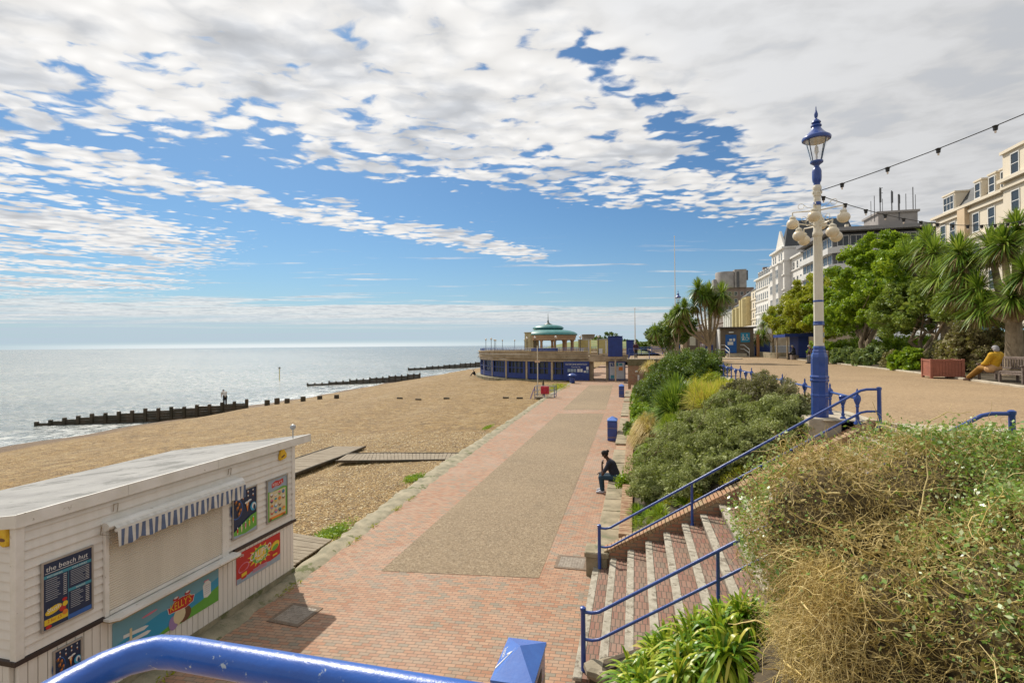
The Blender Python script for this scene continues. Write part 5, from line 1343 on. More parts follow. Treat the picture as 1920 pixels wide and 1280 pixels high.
# ================================================================ trees
def limb_tree(name, label, base, trunks, blobs, mat, n, L, W, clump, nclump, bark=BARK, cat='tree', group=None, shell=.7, r0=.16, inner=True):
    t = thing(name, label, cat, base, group=group)
    m = MB(); bx, by, bz = base
    for k in range(trunks):
        a = 2*pi*k/trunks+.5*random.random(); b = random.choice(blobs)
        ex, ey, ez = b[0], b[1], b[2]-b[5]*.1
        p = Vector((bx+.16*cos(a)*trunks*.5, by+.16*sin(a)*trunks*.5, bz-.05)); e = Vector((ex, ey, ez)); pts = [p]; rs = [r0]
        for i in range(1, 7):
            q = p.lerp(e, i/6); q += Vector((random.gauss(0, .14), random.gauss(0, .14), .05)); q.z = bz+(ez-bz)*(i/6)**.8; pts.append(q); rs.append(r0*(1-.72*i/6))
        m.tube(pts, rs, 9)
        for i in (2, 3, 4, 5):
            b2 = random.choice(blobs); s = pts[i]; e2 = Vector((b2[0]+random.gauss(0, b2[3]*.5), b2[1]+random.gauss(0, b2[4]*.5), b2[2]+random.gauss(0, b2[5]*.3)))
            mid = s.lerp(e2, .5)+Vector((random.gauss(0, .2), random.gauss(0, .2), .12)); m.tube([s, s.lerp(mid, .5)+Vector((0, 0, .05)), mid, e2], [rs[i]*.55, rs[i]*.45, rs[i]*.3, rs[i]*.1], 6)
    m.build('trunk', bark, t, smooth=True)
    P = crown_points(blobs, n, clump, shell, nclump, .8); V, Q = leaf_quads(P, L, W, .6)
    if inner:
        ib = [(a, b, c, d*.6, e*.6, f*.6) for a, b, c, d, e, f in blobs]
        P2 = crown_points(ib, n//10, clump*1.3, .2, nclump//2, .9); V2, Q2 = leaf_quads(P2, L*2.0, W*2.2, .2); V, Q = merge([(V, Q), (V2, Q2)])
    npmesh('crown', V, Q, mat, t)
    return t
def cordyline(name, label, base, heads, bark=BARKP, group=None, L=.95, n=150, fork=None, r0=.16, cat='palm', skirt=.35):
    """cabbage palm: forking trunk, each fork ending in a ball of sword leaves"""
    t = thing(name, label, cat, base, group=group); m = MB(); B = Vector(base)
    F = Vector(fork) if fork else B.lerp(Vector(heads[0]), .35)
    m.tube([B-Vector((0, 0, .05)), B.lerp(F, .5)+Vector((.03, 0, 0)), F], [r0*1.25, r0, r0*.9], 10)
    for h in heads:
        H = Vector(h); c = F.lerp(H, .5); c.z = F.z+(H.z-F.z)*.42; c += (H-F)*Vector((.12, .12, 0)) if False else Vector(((H.x-F.x)*.15, (H.y-F.y)*.15, 0))
        m.tube([F-Vector((0, 0, .08)), F.lerp(c, .5), c, c.lerp(H, .55), H], [r0*.7, r0*.62, r0*.5, r0*.42, r0*.36], 8)
    m.build('trunk', bark, t, smooth=True)
    parts = []; dead = []
    for h in heads:
        l = L*(.85+.3*random.random())
        parts.append(straps(h, n, l, .055, -35, 88, .30, 4)); dead.append(straps((h[0], h[1], h[2]-.08), int(n*skirt), l*.75, .05, -75, -15, .25, 4))
    V, Q = merge(parts); npmesh('crown', V, Q, STRAPD, t)
    V, Q = merge(dead); npmesh('dead_leaves', V, Q, STRAPDEAD, t)
    return t
def trees():
    g = 'trees of the seafront gardens'
    z = UP+.1
    limb_tree('garden_tree', 'large domed bright green tree rising behind the tall lamp post', (15.6, 39.5, z), 5,
              [(16.2, 41, 9.4, 2.6, 2.8, 2.6), (15.4, 38.5, 8.3, 2.2, 2.4, 2.2), (16.5, 44, 8.2, 2.4, 2.8, 2.3), (15.2, 42.5, 7.2, 2.0, 2.6, 1.9), (15.4, 36.2, 7.4, 1.8, 1.8, 1.8), (16.5, 39.5, 10.6, 1.8, 1.9, 1.6), (15.0, 34.0, 8.4, 1.6, 1.8, 1.8), (16.8, 36.6, 9.6, 1.9, 2.0, 1.9), (15.0, 46.0, 7.4, 1.8, 2.0, 1.8)],
              LEAF_TREE, 90000, .17, .085, .42, 260, group=g, r0=.17)
    limb_tree('garden_tree', 'yellowish olive-green tree left of the lamp post above the blue shelter', (15.6, 53.5, z), 3,
              [(15.8, 54, 7.8, 2.4, 3.0, 2.2), (15.2, 50, 7.6, 2.2, 2.8, 2.2), (15.6, 58, 7.4, 2.2, 3.0, 1.9), (15.2, 47.3, 7.2, 1.9, 2.4, 2.2), (16.2, 52, 9.2, 2.0, 2.8, 1.7), (14.8, 54.5, 6.3, 1.6, 3.2, 1.2)],
              LEAF_OLIVE, 56000, .19, .095, .42, 240, group=g)
    limb_tree('garden_tree', 'grey-green tree with a forked trunk under the tall palms', (15.0, 31.8, z), 4,
              [(15.2, 33, 6.9, 1.7, 2.2, 1.3), (14.9, 30.6, 6.6, 1.6, 1.8, 1.3), (15.9, 32, 7.6, 1.6, 1.9, 1.2), (14.6, 34.2, 6.1, 1.2, 1.6, 1.0), (15.0, 28.6, 6.4, 1.2, 1.5, 1.1)],
              LEAF_OLGR, 46000, .13, .065, .30, 170, group=g, r0=.13)
    limb_tree('garden_tree', 'small dark windswept tree at the left end of the palms beyond the slope', (3.4, 46.5, 3.1), 3,
              [(3.5, 47.5, 6.0, 1.5, 1.8, 1.5), (2.8, 49.5, 5.5, 1.4, 1.6, 1.2), (4.2, 46.5, 6.6, 1.2, 1.4, 1.1)],
              LEAF_DARK, 16000, .15, .07, .32, 90, group=g, r0=.09)
    limb_tree('garden_tree', 'dark evergreen tree behind the thin palms near the far lamp', (3.8, 57.5, z), 3,
              [(3.6, 58, 6.0, 1.5, 2.2, 1.4), (2.6, 60, 5.6, 1.5, 2.2, 1.2), (4.5, 56, 5.6, 1.0, 1.6, 1.1)],
              LEAF_DARK, 18000, .17, .085, .36, 90, group=g, r0=.10)
    g = 'cabbage palms of the seafront gardens'
    cordyline('cabbage_palm', 'branching palm with a pale forked trunk standing between the two promenades', (5.71, 43.5, UP-.1),
              [(4.94, 43, 9.1), (5.8, 43.4, 8.8), (6.66, 42.6, 8.6), (4.78, 43.6, 7.9), (3.9, 43.2, 7.6), (3.4, 43.6, 7.15), (6.1, 44.2, 8.3), (5.3, 42.6, 8.5), (6.3, 43, 7.7)], fork=(5.8, 43.4, 4.6), group=g, n=300, r0=.15, L=1.2)
    cordyline('cabbage_palm', 'slender palm leaning left of the far blue lamp', (3.1, 50.2, 3.1), [(2.9, 50.4, 7.0), (3.5, 49.8, 7.4)], group=g, n=120, r0=.09, L=.9)
    cordyline('cabbage_palm', 'short slanting palm at the left of the palm group by the terrace', (2.9, 46.8, 3.1), [(1.7, 46.6, 5.9)], group=g, n=130, r0=.08, L=.85)
    cordyline('cabbage_palm', 'thin palm crossing in front of the far blue lamp', (3.4, 44.2, 3.1), [(3.55, 44.2, 6.3), (3.0, 44.5, 6.9)], group=g, n=120, r0=.08, L=.9)
    cordyline('cabbage_palm', 'tallest palm cluster rising over the garden behind the grey-green tree', (15.8, 31.0, z),
              [(15.3, 33.0, 9.6), (15.0, 30.6, 9.3), (15.4, 35.2, 8.6), (15.6, 29.0, 8.9), (15.3, 31.8, 10.1), (14.8, 33.6, 7.9), (14.6, 29.4, 7.9), (15.4, 34.2, 9.8)], fork=(15.7, 31.2, 6.4), group=g, n=240, r0=.26, L=1.12)
    cordyline('cabbage_palm', 'big palm with a thick pale trunk behind the lady\'s bench', (14.35, 24.0, z),
              [(14.3, 24.3, 8.6), (14.0, 26.2, 7.8), (14.6, 22.6, 8.8), (14.0, 25.4, 6.9), (14.9, 24.6, 9.3), (14.2, 23.0, 7.3), (14.0, 27.0, 6.9), (14.8, 21.6, 8.0), (14.6, 25.6, 8.7), (13.9, 25.0, 6.1), (14.0, 23.4, 6.4), (14.5, 22.0, 6.9), (13.9, 26.4, 8.6)], fork=(14.4, 24.0, 5.6), group=g, n=300, r0=.27, L=1.05)
    cordyline('cabbage_palm', 'bushy palm behind the stone planter to the right of the toilets', (14.6, 60.5, z), [(14.6, 61, 7.9), (14.3, 63, 7.3), (14.3, 58.8, 7.2), (14.0, 62, 5.6), (14.0, 64.5, 5.4)], group=g, n=180, r0=.13, L=1.2)
    fz = lambda x, y: UP+.1
    shrub('garden_shrub', 'dense brown-olive shrub behind the lady in yellow', 15.3, 26.8, 1.6, 3.0, 2.3, LEAF_BROWN, 40000, .10, .05, zf=fz, clump=.25, nclump=200, lift=.1)
    shrub('garden_shrub', 'grey twiggy shrub behind the wooden planter', 15.2, 30.0, 1.0, 1.6, 1.5, LEAF_GREYB, 20000, .08, .04, zf=fz, clump=.2, nclump=120, lift=.1)
    i = 0
    names = ['low glossy green shrub along the garden edge, just right of the lamp post', 'low bluish green shrub at the foot of the domed tree', 'low leafy green shrub in front of the forked grey trunk', 'reddish olive low shrub between the two leafy green ones', 'fresh green shrub left of the wooden planter']
    for (x, y, rx, ry, rz, mt), lb in zip([(14.6, 45.5, .8, 2.4, 1.2, LEAF_TREE), (14.5, 40.5, .8, 2.3, 1.0, LEAF_BLUE), (14.3, 36.4, .7, 1.8, 1.05, LEAF_BLUE), (14.4, 33.6, .6, 1.1, .9, LEAF_BROWN), (14.0, 31.2, .8, 1.3, 1.05, LEAF_TREE)], names):
        shrub('garden_shrub', lb, x, y, rx, ry, rz, mt, 15000, .13, .07, zf=fz, clump=.2, nclump=70, lift=.1, group='low shrubs along the garden edge')
    shrub('garden_hedge', 'dark hedge at the back of the gardens below the hotels', 18.5, 40, 1.2, 26, 1.9, LEAF_TREE, 70000, .15, .08, zf=fz, clump=.35, nclump=400, lift=.05, cat='hedge', stems=False)
trees()

def weeds():
    for i, (x, y, rx, ry, h, lb) in enumerate([(-7.75, 11.9, .35, .9, .10, 'patch of green weeds on the shingle just past the plank landing'), (-7.95, 17.6, .28, .55, .09, 'small green weed patch on the shingle before the boardwalk joins the promenade'), (-8.35, 56.5, 1.0, 4.2, .45, 'scrubby grass and plants between the shingle and the far end of the promenade'), (-8.6, 29.5, .2, .9, .06, 'thin strip of weeds along the far part of the sea wall edge')]):
        n = 2600 if i < 3 else 900; zf = lambda a, b: beach_z(a, b)+.02
        P = np.stack([x+rng.normal(size=n)*rx*.45, y+rng.normal(size=n)*ry*.45, np.zeros(n)], 1); P[:, 2] = [zf(a, b)+h*random.random()**1.5 for a, b in P[:, :2]]
        t = thing('weeds', lb, 'weeds', (x, y, zf(x, y))); V, Q = leaf_quads(P, .06 if i != 2 else .14, .022 if i != 2 else .05, .6); npmesh('leaves', V, Q, LEAF_BRIGHT if i != 2 else LEAF_OLIVE, t)
    n = 1500; t = thing('moss_tufts', 'tufts of moss and grass along the joint beside the brick paving and kiosk foot', 'moss', (-6.75, 8, 0))
    y = 3+rng.random(n)*14; x = np.interp(y, [3, 9, 14, 19.5], [-6.62, -6.62, -6.78, -6.93])+rng.normal(size=n)*.05; k = np.sin(y*2.3)+np.sin(y*5.1+1) > .5
    P = np.stack([x, y, .03+.02*rng.random(n)], 1)[k]; V, Q = leaf_quads(P, .05, .02, .7); npmesh('leaves', V, Q, LEAF_OLIVE, t)
weeds()

# ================================================================ bandstand and everything round it
TAN = pm('tan rendered wall', (.50, .41, .28), (.36, .28, .18), 1.2, .8, .3, 10, wear=(.20, .16, .11), wearscale=2.5, wearthr=.60)
COPPER = pm('green copper roof', (.03, .165, .165), (.05, .22, .21), 1.5, .42, .1, 8)
TERRA = pm('buff terracotta', (.42, .27, .16), (.34, .22, .14), 2, .7)
YELLOWW = pm('pale yellow paint', (.60, .52, .22), (.52, .44, .18), 2, .7)
DGLASS = pm('dark window glass', (.03, .038, .045), (.05, .06, .068), .6, .22, spec=.45)
BLUEF = pm('flat royal blue panel', (.014, .042, .23), (.011, .032, .17), 1.5, .55)
BLACKM = flat('black iron', (.03, .03, .035))
GREYM = pm('galvanised rail', (.42, .44, .46), None, 3, .4, metal=.3)
def arc(m, cx, cy, r0, r1, a0, a1, z0, z1, n=24, mi=0):
    """curved wall or slab piece; angles from the camera-facing side (-Y) towards the sea (-X)"""
    A = np.radians(np.linspace(a0, a1, n+1)); vs = []
    for a in A:
        for r in (r0, r1):
            x, y = cx-r*sin(a), cy-r*cos(a); vs += [(x, y, z0), (x, y, z1)]
    fs = []
    for i in range(n):
        k = 4*i; fs += [(k, k+4, k+5, k+1), (k+2, k+3, k+7, k+6), (k+1, k+5, k+7, k+3), (k, k+2, k+6, k+4)]
    fs += [(0, 1, 3, 2), (4*n, 4*n+2, 4*n+3, 4*n+1)]
    m.add(vs, fs, mi)
def bandstand():
    cx, cy, R = -4.0, 92.0, 23.0
    T = thing('bandstand_terrace', 'curved two-storey bandstand terrace with blue-framed bays under a tan parapet at the beach end', 'bandstand', (cx, cy, 0))
    m = MB(); arc(m, cx, cy, R-.5, R-.12, 5, 110, -.5, 2.5, 40); m.build('wall', DGLASS, T)
    m = MB(); arc(m, cx, cy, R-5.5, R+.25, -12, 190, 2.48, 3.22, 70); arc(m, cx, cy, R-.1, R+.35, 5, 190, 3.22, 3.80, 60); arc(m, cx, cy, R-.15, R+.5, 5, 190, 3.80, 3.90, 60); arc(m, cx, cy, R-.1, R+.45, 5, 190, 2.95, 3.05, 60)
    m.build('parapet', TAN, T)
    m = MB(); arc(m, cx, cy, R-.3, R+.9, 12, 110, -.7, -.12, 40); m.build('apron', CONC, T)
    pil = MB(); pil.bbox(-.16, .16, -.14, .3, -.5, 2.5, .03); bay = MB()
    # a bay frame: blue stiles, transom and bars
    w = 3.9
    for x in (-1.85, -.9, 0, .9, 1.85): bay.box(x-.05, x+.05, -.05, .05, 0, 2.5)
    for z in (.0, .62, 1.45, 2.38): bay.box(-1.95, 1.95, -.045, .045, z, z+.12)
    bay.box(-1.95, 1.95, -.03, .03, .12, .62)
    for x in (-1.7, 1.7): bay.box(x-.15, x+.15, -.04, .04, .74, 2.38)
    P0 = pil.build('pilaster', TAN, T, world=False); B0 = bay.build('bay_frame', BLUEF, T, world=False)
    for i, a in enumerate((18, 28.7, 39.6, 50, 60, 70, 80, 90)):
        a = radians(a); o = P0 if i == 0 else P0.copy()
        if i: C.objects.link(o); o.parent = T
        o.location = (-R*sin(a), -R*cos(a), 0); o.rotation_euler = (0, 0, -a)
    for i, a in enumerate((14.5, 23.3, 34.1, 44.8, 55, 65, 75, 85)):
        a = radians(a); o = B0 if i == 0 else B0.copy()
        if i: C.objects.link(o); o.parent = T
        o.location = (-(R+.02)*sin(a), -(R+.02)*cos(a), 0); o.rotation_euler = (0, 0, -a)
    # balustrade with blue panels on the deck edge
    m = MB(); 
    for r_, z in ((R+.1, 4.30), (R+.1, 4.10)):
        m.tube([(cx-r_*sin(radians(a)), cy-r_*cos(radians(a)), z) for a in np.linspace(5, 185, 60)], .03, 5)
    for a in np.linspace(5, 185, 90):
        x, y = cx-(R+.1)*sin(radians(a)), cy-(R+.1)*cos(radians(a)); m.tube([(x, y, 3.9), (x, y, 4.3)], .02, 4)
    m.build('balustrade', BLUE, T)
    for a0, a1 in ((62, 84), (16, 27)):
        m = MB(); arc(m, cx, cy, R-.2, R-.15, a0, a1, 3.9, 4.32, 12); m.build('blue_panel', BLUEF, T)
    for z in (2.75, 3.45):
        m = MB(); m.tube([(cx-(R+.62)*sin(radians(a)), cy-(R+.62)*cos(radians(a)), z) for a in np.linspace(5, 120, 50)], .03, 5); m.build('pipe', BLACKM, T)
    m = MB(); m.box(-5.9, -.7, 69.0, 74.5, 2.45, 3.30); m.box(-5.9, -.7, 68.95, 69.15, 3.30, 3.42); m.build('bridge', TAN, T)
    m = MB(); m.bbox(-5.95, -5.45, 69.3, 70.4, 0, 2.44, .02); m.bbox(-3.75, -3.4, 69.3, 70.4, 0, 2.44, .02); m.build('pier', TAN, T)
    # stage with its double green roof
    S = thing('bandstand_stage', 'domed bandstand stage with stepped green copper roof, spire and terracotta columns', 'bandstand', (-14.1, 85, 3.2))
    sx, sy = -14.1, 85.0; M = Matrix.Translation((sx, sy, 0))
    def cut(m, xc):
        m.v = [(max(x, sx+xc), y, z) for x, y, z in m.v]
    m = MB(); m.lathe([(4.5, 2.4), (4.5, 3.3), (4.6, 3.32), (4.6, 3.42), (4.3, 3.44)], 40, 0, M); m.build('stage_base', TAN, S)
    m = MB(); m.lathe([(4.45, 5.55), (4.55, 5.6), (4.55, 5.95), (4.65, 6.0), (4.65, 6.3), (4.8, 6.36), (4.3, 6.5)], 48, 0, M); cut(m, -2.0); m.build('entablature', TERRA, S)
    m = MB(); m.lathe([(4.85, 6.37), (4.9, 6.46), (4.78, 6.66), (4.4, 6.9), (3.7, 7.12), (2.8, 7.26), (2.3, 7.30)], 56, 0, M); cut(m, -2.05); m.build('lower_roof', COPPER, S, smooth=True)
    m = MB(); m.lathe([(2.25, 7.28), (2.45, 7.36), (2.62, 7.52), (2.55, 7.70), (2.2, 7.92), (1.5, 8.08), (.8, 8.14)], 48, 0, M); up = m.build('upper_roof', COPPER, S, smooth=True)
    m = MB(); m.lathe([(.75, 8.13), (.7, 8.22), (.42, 8.34), (.30, 8.42), (.22, 8.5), (.12, 8.75), (.15, 8.8), (.07, 8.95), (.02, 10.1)], 16, 0, M); m.build('spire', pm('dull lead', (.12, .15, .13), None, 4, .5), up, smooth=True)
    for a in (-62, -34, -6, 24, 52, 84, 116, 150, 180, 214):
        x, y = sx+4.15*sin(radians(a)), sy-4.15*cos(radians(a))
        if x < sx-1.9: continue
        m = MB(); m.lathe([(.30, 3.44), (.30, 3.56), (.22, 3.62), (.20, 5.3), (.28, 5.42), (.30, 5.55)], 14, 0, Matrix.Translation((x, y, 0))); m.build('column', TERRA, S, smooth=True)
    m = MB(); m.bbox(sx-3.5, sx-2.05, sy-2.6, sy+2.6, 2.4, 6.75, .05); m.box(sx-3.6, sx-1.98, sy-2.7, sy+2.7, 6.76, 6.9)
    for y in np.arange(sy-2.3, sy+2.4, .9): m.box(sx-3.56, sx-3.5, y, y+.25, 3.3, 6.6)
    for x in (sx-3.25, sx-2.65): m.box(x, x+.2, sy-2.66, sy-2.6, 3.4, 6.5)
    m.build('proscenium', pm('cream stonework', (.50, .45, .28), (.40, .34, .2), 2, .7), S)
    # lamp standards along the deck
    L = thing('deck_lamp', 'slim lamp standard with a small globe on the bandstand terrace', 'lamp post', (0, 0, 3.25), group='slim lamp standards along the bandstand terrace')
    m = MB(); m.lathe([(.09, 0), (.08, .3), (.045, .35), (.04, 2.35), (.08, 2.4), (.05, 2.46)], 8); m.build('pole', BLACKM, L, world=False)
    m = MB(); m.ball((0, 0, 2.6), .17, 12, 8); m.build('globe', pm('small opal globe', (.7, .66, .6), None, 3, .3), L, smooth=True, world=False)
    k = 0
    for (u, d) in [(911, 86), (921, 80), (927, 96), (929.5, 102), (942, 104), (965, 106), (983.5, 104), (988, 76), (1003, 71.4), (1042, 69.9), (1088, 69.9), (1122, 69.6)]:
        a = math.atan((u-960)/960)-YAW; x = math.tan(a)*d
        if k == 0: o = L
        else: o = dup(L)
        o.location = (x, d, 3.25); k += 1
    # blue hoarding with lettering
    H = thing('blue_hoarding', 'blue hoarding with white lettering and small posters on the front of the bandstand terrace', 'hoarding', (-7.6, 68.95, 0))
    m = MB(); m.bbox(-9.35, -5.9, 68.7, 68.85, 0, 2.52, .02); m.build('board', BLUEF, H)
    Mx = Matrix.Translation((-9.05, 68.69, 2.05)) @ Matrix.Rotation(radians(90), 4, 'X')
    m = MB(); m.text('EASTBOURNE BANDSTAND', .3, Mx, fit=2.85); m.text('Coming Up', .24, Matrix.Translation((-8.3, 68.69, 1.72)) @ Matrix.Rotation(radians(90), 4, 'X'), fit=1.2)
    m.build('lettering', WH, H)
    for i, (x, z, w, h, mt) in enumerate([(-8.8, 1.12, .34, .42, GRYB), (-8.4, 1.12, .34, .42, GRYB), (-8.0, 1.12, .34, .42, GRYB), (-7.5, 1.12, .32, .42, WH), (-7.1, 1.12, .3, .42, WH), (-6.65, 1.05, .28, .24, WH), (-6.3, 1.0, .28, .36, GRYB), (-6.3, 1.42, .3, .42, WH)]):
        m = MB(); m.box(x, x+w, 68.675, 68.69, z, z+h); m.build('bill', mt, H)
    H = thing('notice_board', 'white notice board with teal and red squares beside the passage under the terrace', 'notice board', (-2.3, 68.6, 0))
    m = MB(); m.bbox(-3.36, -1.2, 68.5, 68.65, .10, 2.52, .02); m.build('frame', BLUEF, H)
    m = MB(); m.box(-3.24, -1.32, 68.46, 68.495, .25, 2.40); m.build('panel', pm('board grey white', (.58, .60, .64), None, 2, .5), H)
    for nm, x0, x1, z0, z1, mt in (('emblem', -3.1, -2.65, 1.9, 2.35, BLUEF), ('teal_square', -2.6, -2.1, 1.92, 2.36, TEAL), ('teal_square', -2.0, -1.6, 2.0, 2.3, TEAL), ('red_square', -2.05, -1.55, 1.35, 1.82, ORG), ('teal_square', -3.1, -2.65, .30, .75, TEAL)):
        m = MB(); m.box(x0, x1, 68.445, 68.458, z0, z1); m.build(nm, mt, H)
    m = MB(); m.quad((-3.02, 68.44, 2.3), (-2.86, 68.44, 2.32), (-2.72, 68.44, 2.0), (-2.84, 68.44, 1.98))
    for i in range(7): m.box(-3.05, -2.2-.2*(i % 3), 68.445, 68.458, 1.70-.13*i, 1.735-.13*i)
    m.build('print', GREYT, H)
    B = thing('screen_box', 'big plain blue box standing on the end of the bandstand terrace', 'cabin', (-2.4, 66.6, UP)); m = MB(); m.bbox(-3.3, -1.52, 66.0, 67.8, UP-.02, 5.75, .05); m.box(-3.35, -1.47, 65.95, 67.85, 5.752, 5.82); m.build('body', BLUEF, B)
    m = MB(); m.bbox(-3.25, -3.05, 66.2, 69.1, 2.95, UP-.02, .02); m.bbox(-1.8, -1.6, 66.2, 69.1, 2.95, UP-.02, .02); m.bbox(-2.5, -2.3, 66.2, 66.4, 0, UP-.3, .02); m.box(-3.3, -1.5, 66.1, 66.3, 2.96, UP-.022); m.build('support', TAN, B)
    B = thing('cabin', 'smaller blue cabin just right of the big blue box on the terrace', 'cabin', (-.6, 70.5, UP)); m = MB(); m.bbox(-1.1, -.1, 70, 71, UP, 5.3, .04); m.box(-1.15, -.05, 69.95, 71.05, 5.302, 5.36); m.build('body', BLUEF, B)
    for i, (x0, x1, lb) in enumerate([(-9.4, -7.4, 'yellow slatted beach kiosk behind the stage columns, the left one of the pair'), (-6.2, -4.5, 'yellow slatted beach kiosk next to the big blue box')]):
        K = thing('yellow_kiosk', lb, 'kiosk', ((x0+x1)/2, 88, UP)); m = MB(); m.bbox(x0, x1, 88, 90, UP-.02, 5.6, .03)
        for z in np.arange(UP+.1, 5.5, .22): m.box(x0+.1, x1-.35, 87.96, 87.998, z, z+.15)
        m.build('wall', YELLOWW, K)
        m = MB(); m.box(x1-.3, x1-.12, 87.95, 87.998, UP, 5.5); m.box(x0-.1, x1+.1, 87.9, 90.1, 5.602, 5.7); m.build('trim', WH, K)
        m = MB(); m.bbox(x0+.2, x0+.9, 87.5, 87.9, UP, 4.1, .02); m.build('counter', WH, K)
    U = thing('parasol_bin', 'blue bin with a domed pale-topped lid in front of the hoarding', 'bin', (-7.6, 63.8, 0)); M = Matrix.Translation((-7.6, 63.8, 0))
    m = MB(); m.lathe([(.32, 0), (.34, .05), (.34, .75), (.30, .8)], 16, 0, M); m.build('body', BLUE, U, smooth=True)
    m = MB(); m.lathe([(.62, .92), (.60, .98), (.4, 1.12), (.12, 1.22), (.02, 1.24)], 20, 0, M); m.tube([(-7.6, 63.8, .8), (-7.6, 63.8, .95)], .06, 6); m.build('lid', BLUE, U, smooth=True)
    # brick block under the terrace end
    B = thing('brick_building', 'red brick block under the upper terrace at the far end of the planted slope', 'building', (1.5, 53, 0))
    m = MB(); m.box(-.68, 3.5, 52.56, 60, 0, 2.62); m.build('wall', WALLBRICKX, B)
    m = MB(); m.box(-.72, 3.56, 52.52, 60, 2.622, UP-.03); m.build('lintel', pm('mossy concrete beam', (.20, .17, .10), (.11, .10, .05), 3, .9), B)
    m = MB(); m.ball((.15, 52.5, 2.05), .09, 10, 6); m.box(.02, .28, 52.5, 52.558, 1.98, 2.12); m.build('wall_lamp', WH, B)
    m = MB(); m.bbox(.25, .42, 52.48, 52.558, 1.2, 1.7, .01); m.build('sign', WH, B)
bandstand()

def railing_run(label, pts, z, h=1.0, nb=3, mat=BLUE, r=.025, step=1.5, group=None):
    t = thing('railing', label, 'railing', (pts[0][0], pts[0][1], z), group=group)
    for j in range(nb):
        m = MB(); m.tube([(x, y, z+h*(j+1)/nb) for x, y in pts], r, 6); m.build('bar', mat, t)
    for (x0, y0), (x1, y1) in zip(pts[:-1], pts[1:]):
        L = math.hypot(x1-x0, y1-y0); n = max(1, int(L/step))
        for i in range(n+1):
            m = MB(); x, y = x0+(x1-x0)*i/n, y0+(y1-y0)*i/n; m.tube([(x, y, z), (x, y, z+h+.05)], r*1.4, 6); m.build('post', mat, t)
    return t
railing_run('blue railing along the edge of the upper terrace over the brick block', [(-.6, 52.7), (3.4, 52.7)], UP+.07, 1.0, 2)
railing_run('blue railing leading from the blue box to the terrace', [(-.6, 52.9), (-.6, 66)], UP, 1.0, 2, step=3)
railing_run('far blue railing across the terrace behind the thin palms', [(-.5, 76), (5.2, 74)], UP, 1.1, 4, r=.03)
railing_run('grey and blue balustrade on the upper street behind the toilet block', [(3, 104), (20, 100)], 6.6, 1.1, 3, BLUE, .03, 1.6)
o = MB(); o.box(3, 60, 100.2, 101, UP, 6.55); tag(o.build('street_wall', TAN), 'tan wall carrying the upper street behind the toilet block', 'wall')

# life-saving station on the beach edge
def life_station():
    t = thing('railed_platform', 'small railed platform on the shingle edge with red lifebuoy housing', 'platform', (-8.0, 46.4, -.1))
    x0, x1, y0, y1 = -8.9, -7.1, 45.9, 47.0
    for z in (.35, .72, 1.1):
        m = MB(); m.tube([(x0, y0, z-.1), (x1, y0, z-.1), (x1, y1, z-.1), (x0, y1, z-.1), (x0, y0, z-.1)], .025, 6); m.build('rail', GREYM, t)
    for (x, y) in ((x0, y0), (x1, y0), (x1, y1), (x0, y1), ((x0+x1)/2, y0)):
        m = MB(); m.tube([(x, y, -.3), (x, y, 1.02)], .035, 6); m.build('post', BLUE, t)
    m = MB(); m.box(x0, x1, y0, y1, -.08, .05); m.build('deck', TIMBER, t)
    m = MB(); m.tube([(x0-.05, y0, .9), (x0-.35, y0-.5, -.1)], .03, 6); m.tube([(x0-.05, y0+.4, .9), (x0-.35, y0-.1, -.1)], .03, 6)
    for q in (.2, .4, .6, .8): m.tube([(x0-.05-.3*q, y0-.5*q, .9-q), (x0-.05-.3*q, y0+.4-.5*q, .9-q)], .02, 5)
    m.build('ladder', pm('striped hand steps', (.45, .25, .3), (.2, .2, .4), 6, .5), t)
    b = thing('lifebuoy', 'red lifebuoy housing fixed to the railed platform', 'lifebuoy', (-7.95, 45.84, .6)); M = Matrix.Translation((-7.95, 45.80, .68)) @ Matrix.Rotation(radians(90), 4, 'X')
    m = MB(); m.bbox(-.38, .38, -.36, .36, -.05, .06, .12, 0, M); m.build('housing', pm('lifebuoy red', (.50, .02, .07), (.42, .02, .06), 3, .4), b)
    m = MB(); vs = []
    for i in range(24):
        a = 2*pi*i/24; vs.append((.24*cos(a), .24*sin(a), .075))
    m.tube([M @ Vector(v) for v in vs+[vs[0]]], .04, 6); m.build('ring', RED, b)
    p = thing('beach_pole', 'tall cream pole with a small orange and white sign rising behind the railed platform', 'pole', (-8.9, 47.4, -.1))
    m = MB(); m.tube([(-8.9, 47.4, -.3), (-8.9, 47.4, 4.7)], .045, 8); m.build('pole', CREAM, p)
    m = MB(); m.bbox(-9.15, -8.65, 47.30, 47.34, 3.12, 3.36, .03); m.build('sign', pm('faded orange sign', (.62, .38, .22), (.55, .42, .32), 5, .6), p)
    t = thing('windbreak_post', 'dark pointed timber stump against the railed platform', 'post', (-8.5, 46.2, .9)); m = MB(); m.lathe([(.10, -.1), (.09, 1.2), (.02, 1.6)], 6, 0, Matrix.Translation((-8.35, 47.25, 0))); m.build('stump', DARKWOOD, t)
life_station()
for x, y, h, lb in ((.06, 66.0, 7.1-UP+2.1, 'bare white flagpole on the terrace beyond the standing person'), (5.2, 70, 15.5, 'very tall thin mast standing behind the branching palm')):
    t = thing('flagpole', lb, 'flagpole', (x, y, UP)); m = MB(); m.lathe([(.10, 0), (.07, h*.5), (.035, h), (.08, h+.02), (.08, h+.10), (.01, h+.14)], 8, 0, Matrix.Translation((x, y, UP))); m.build('pole', WH, t)

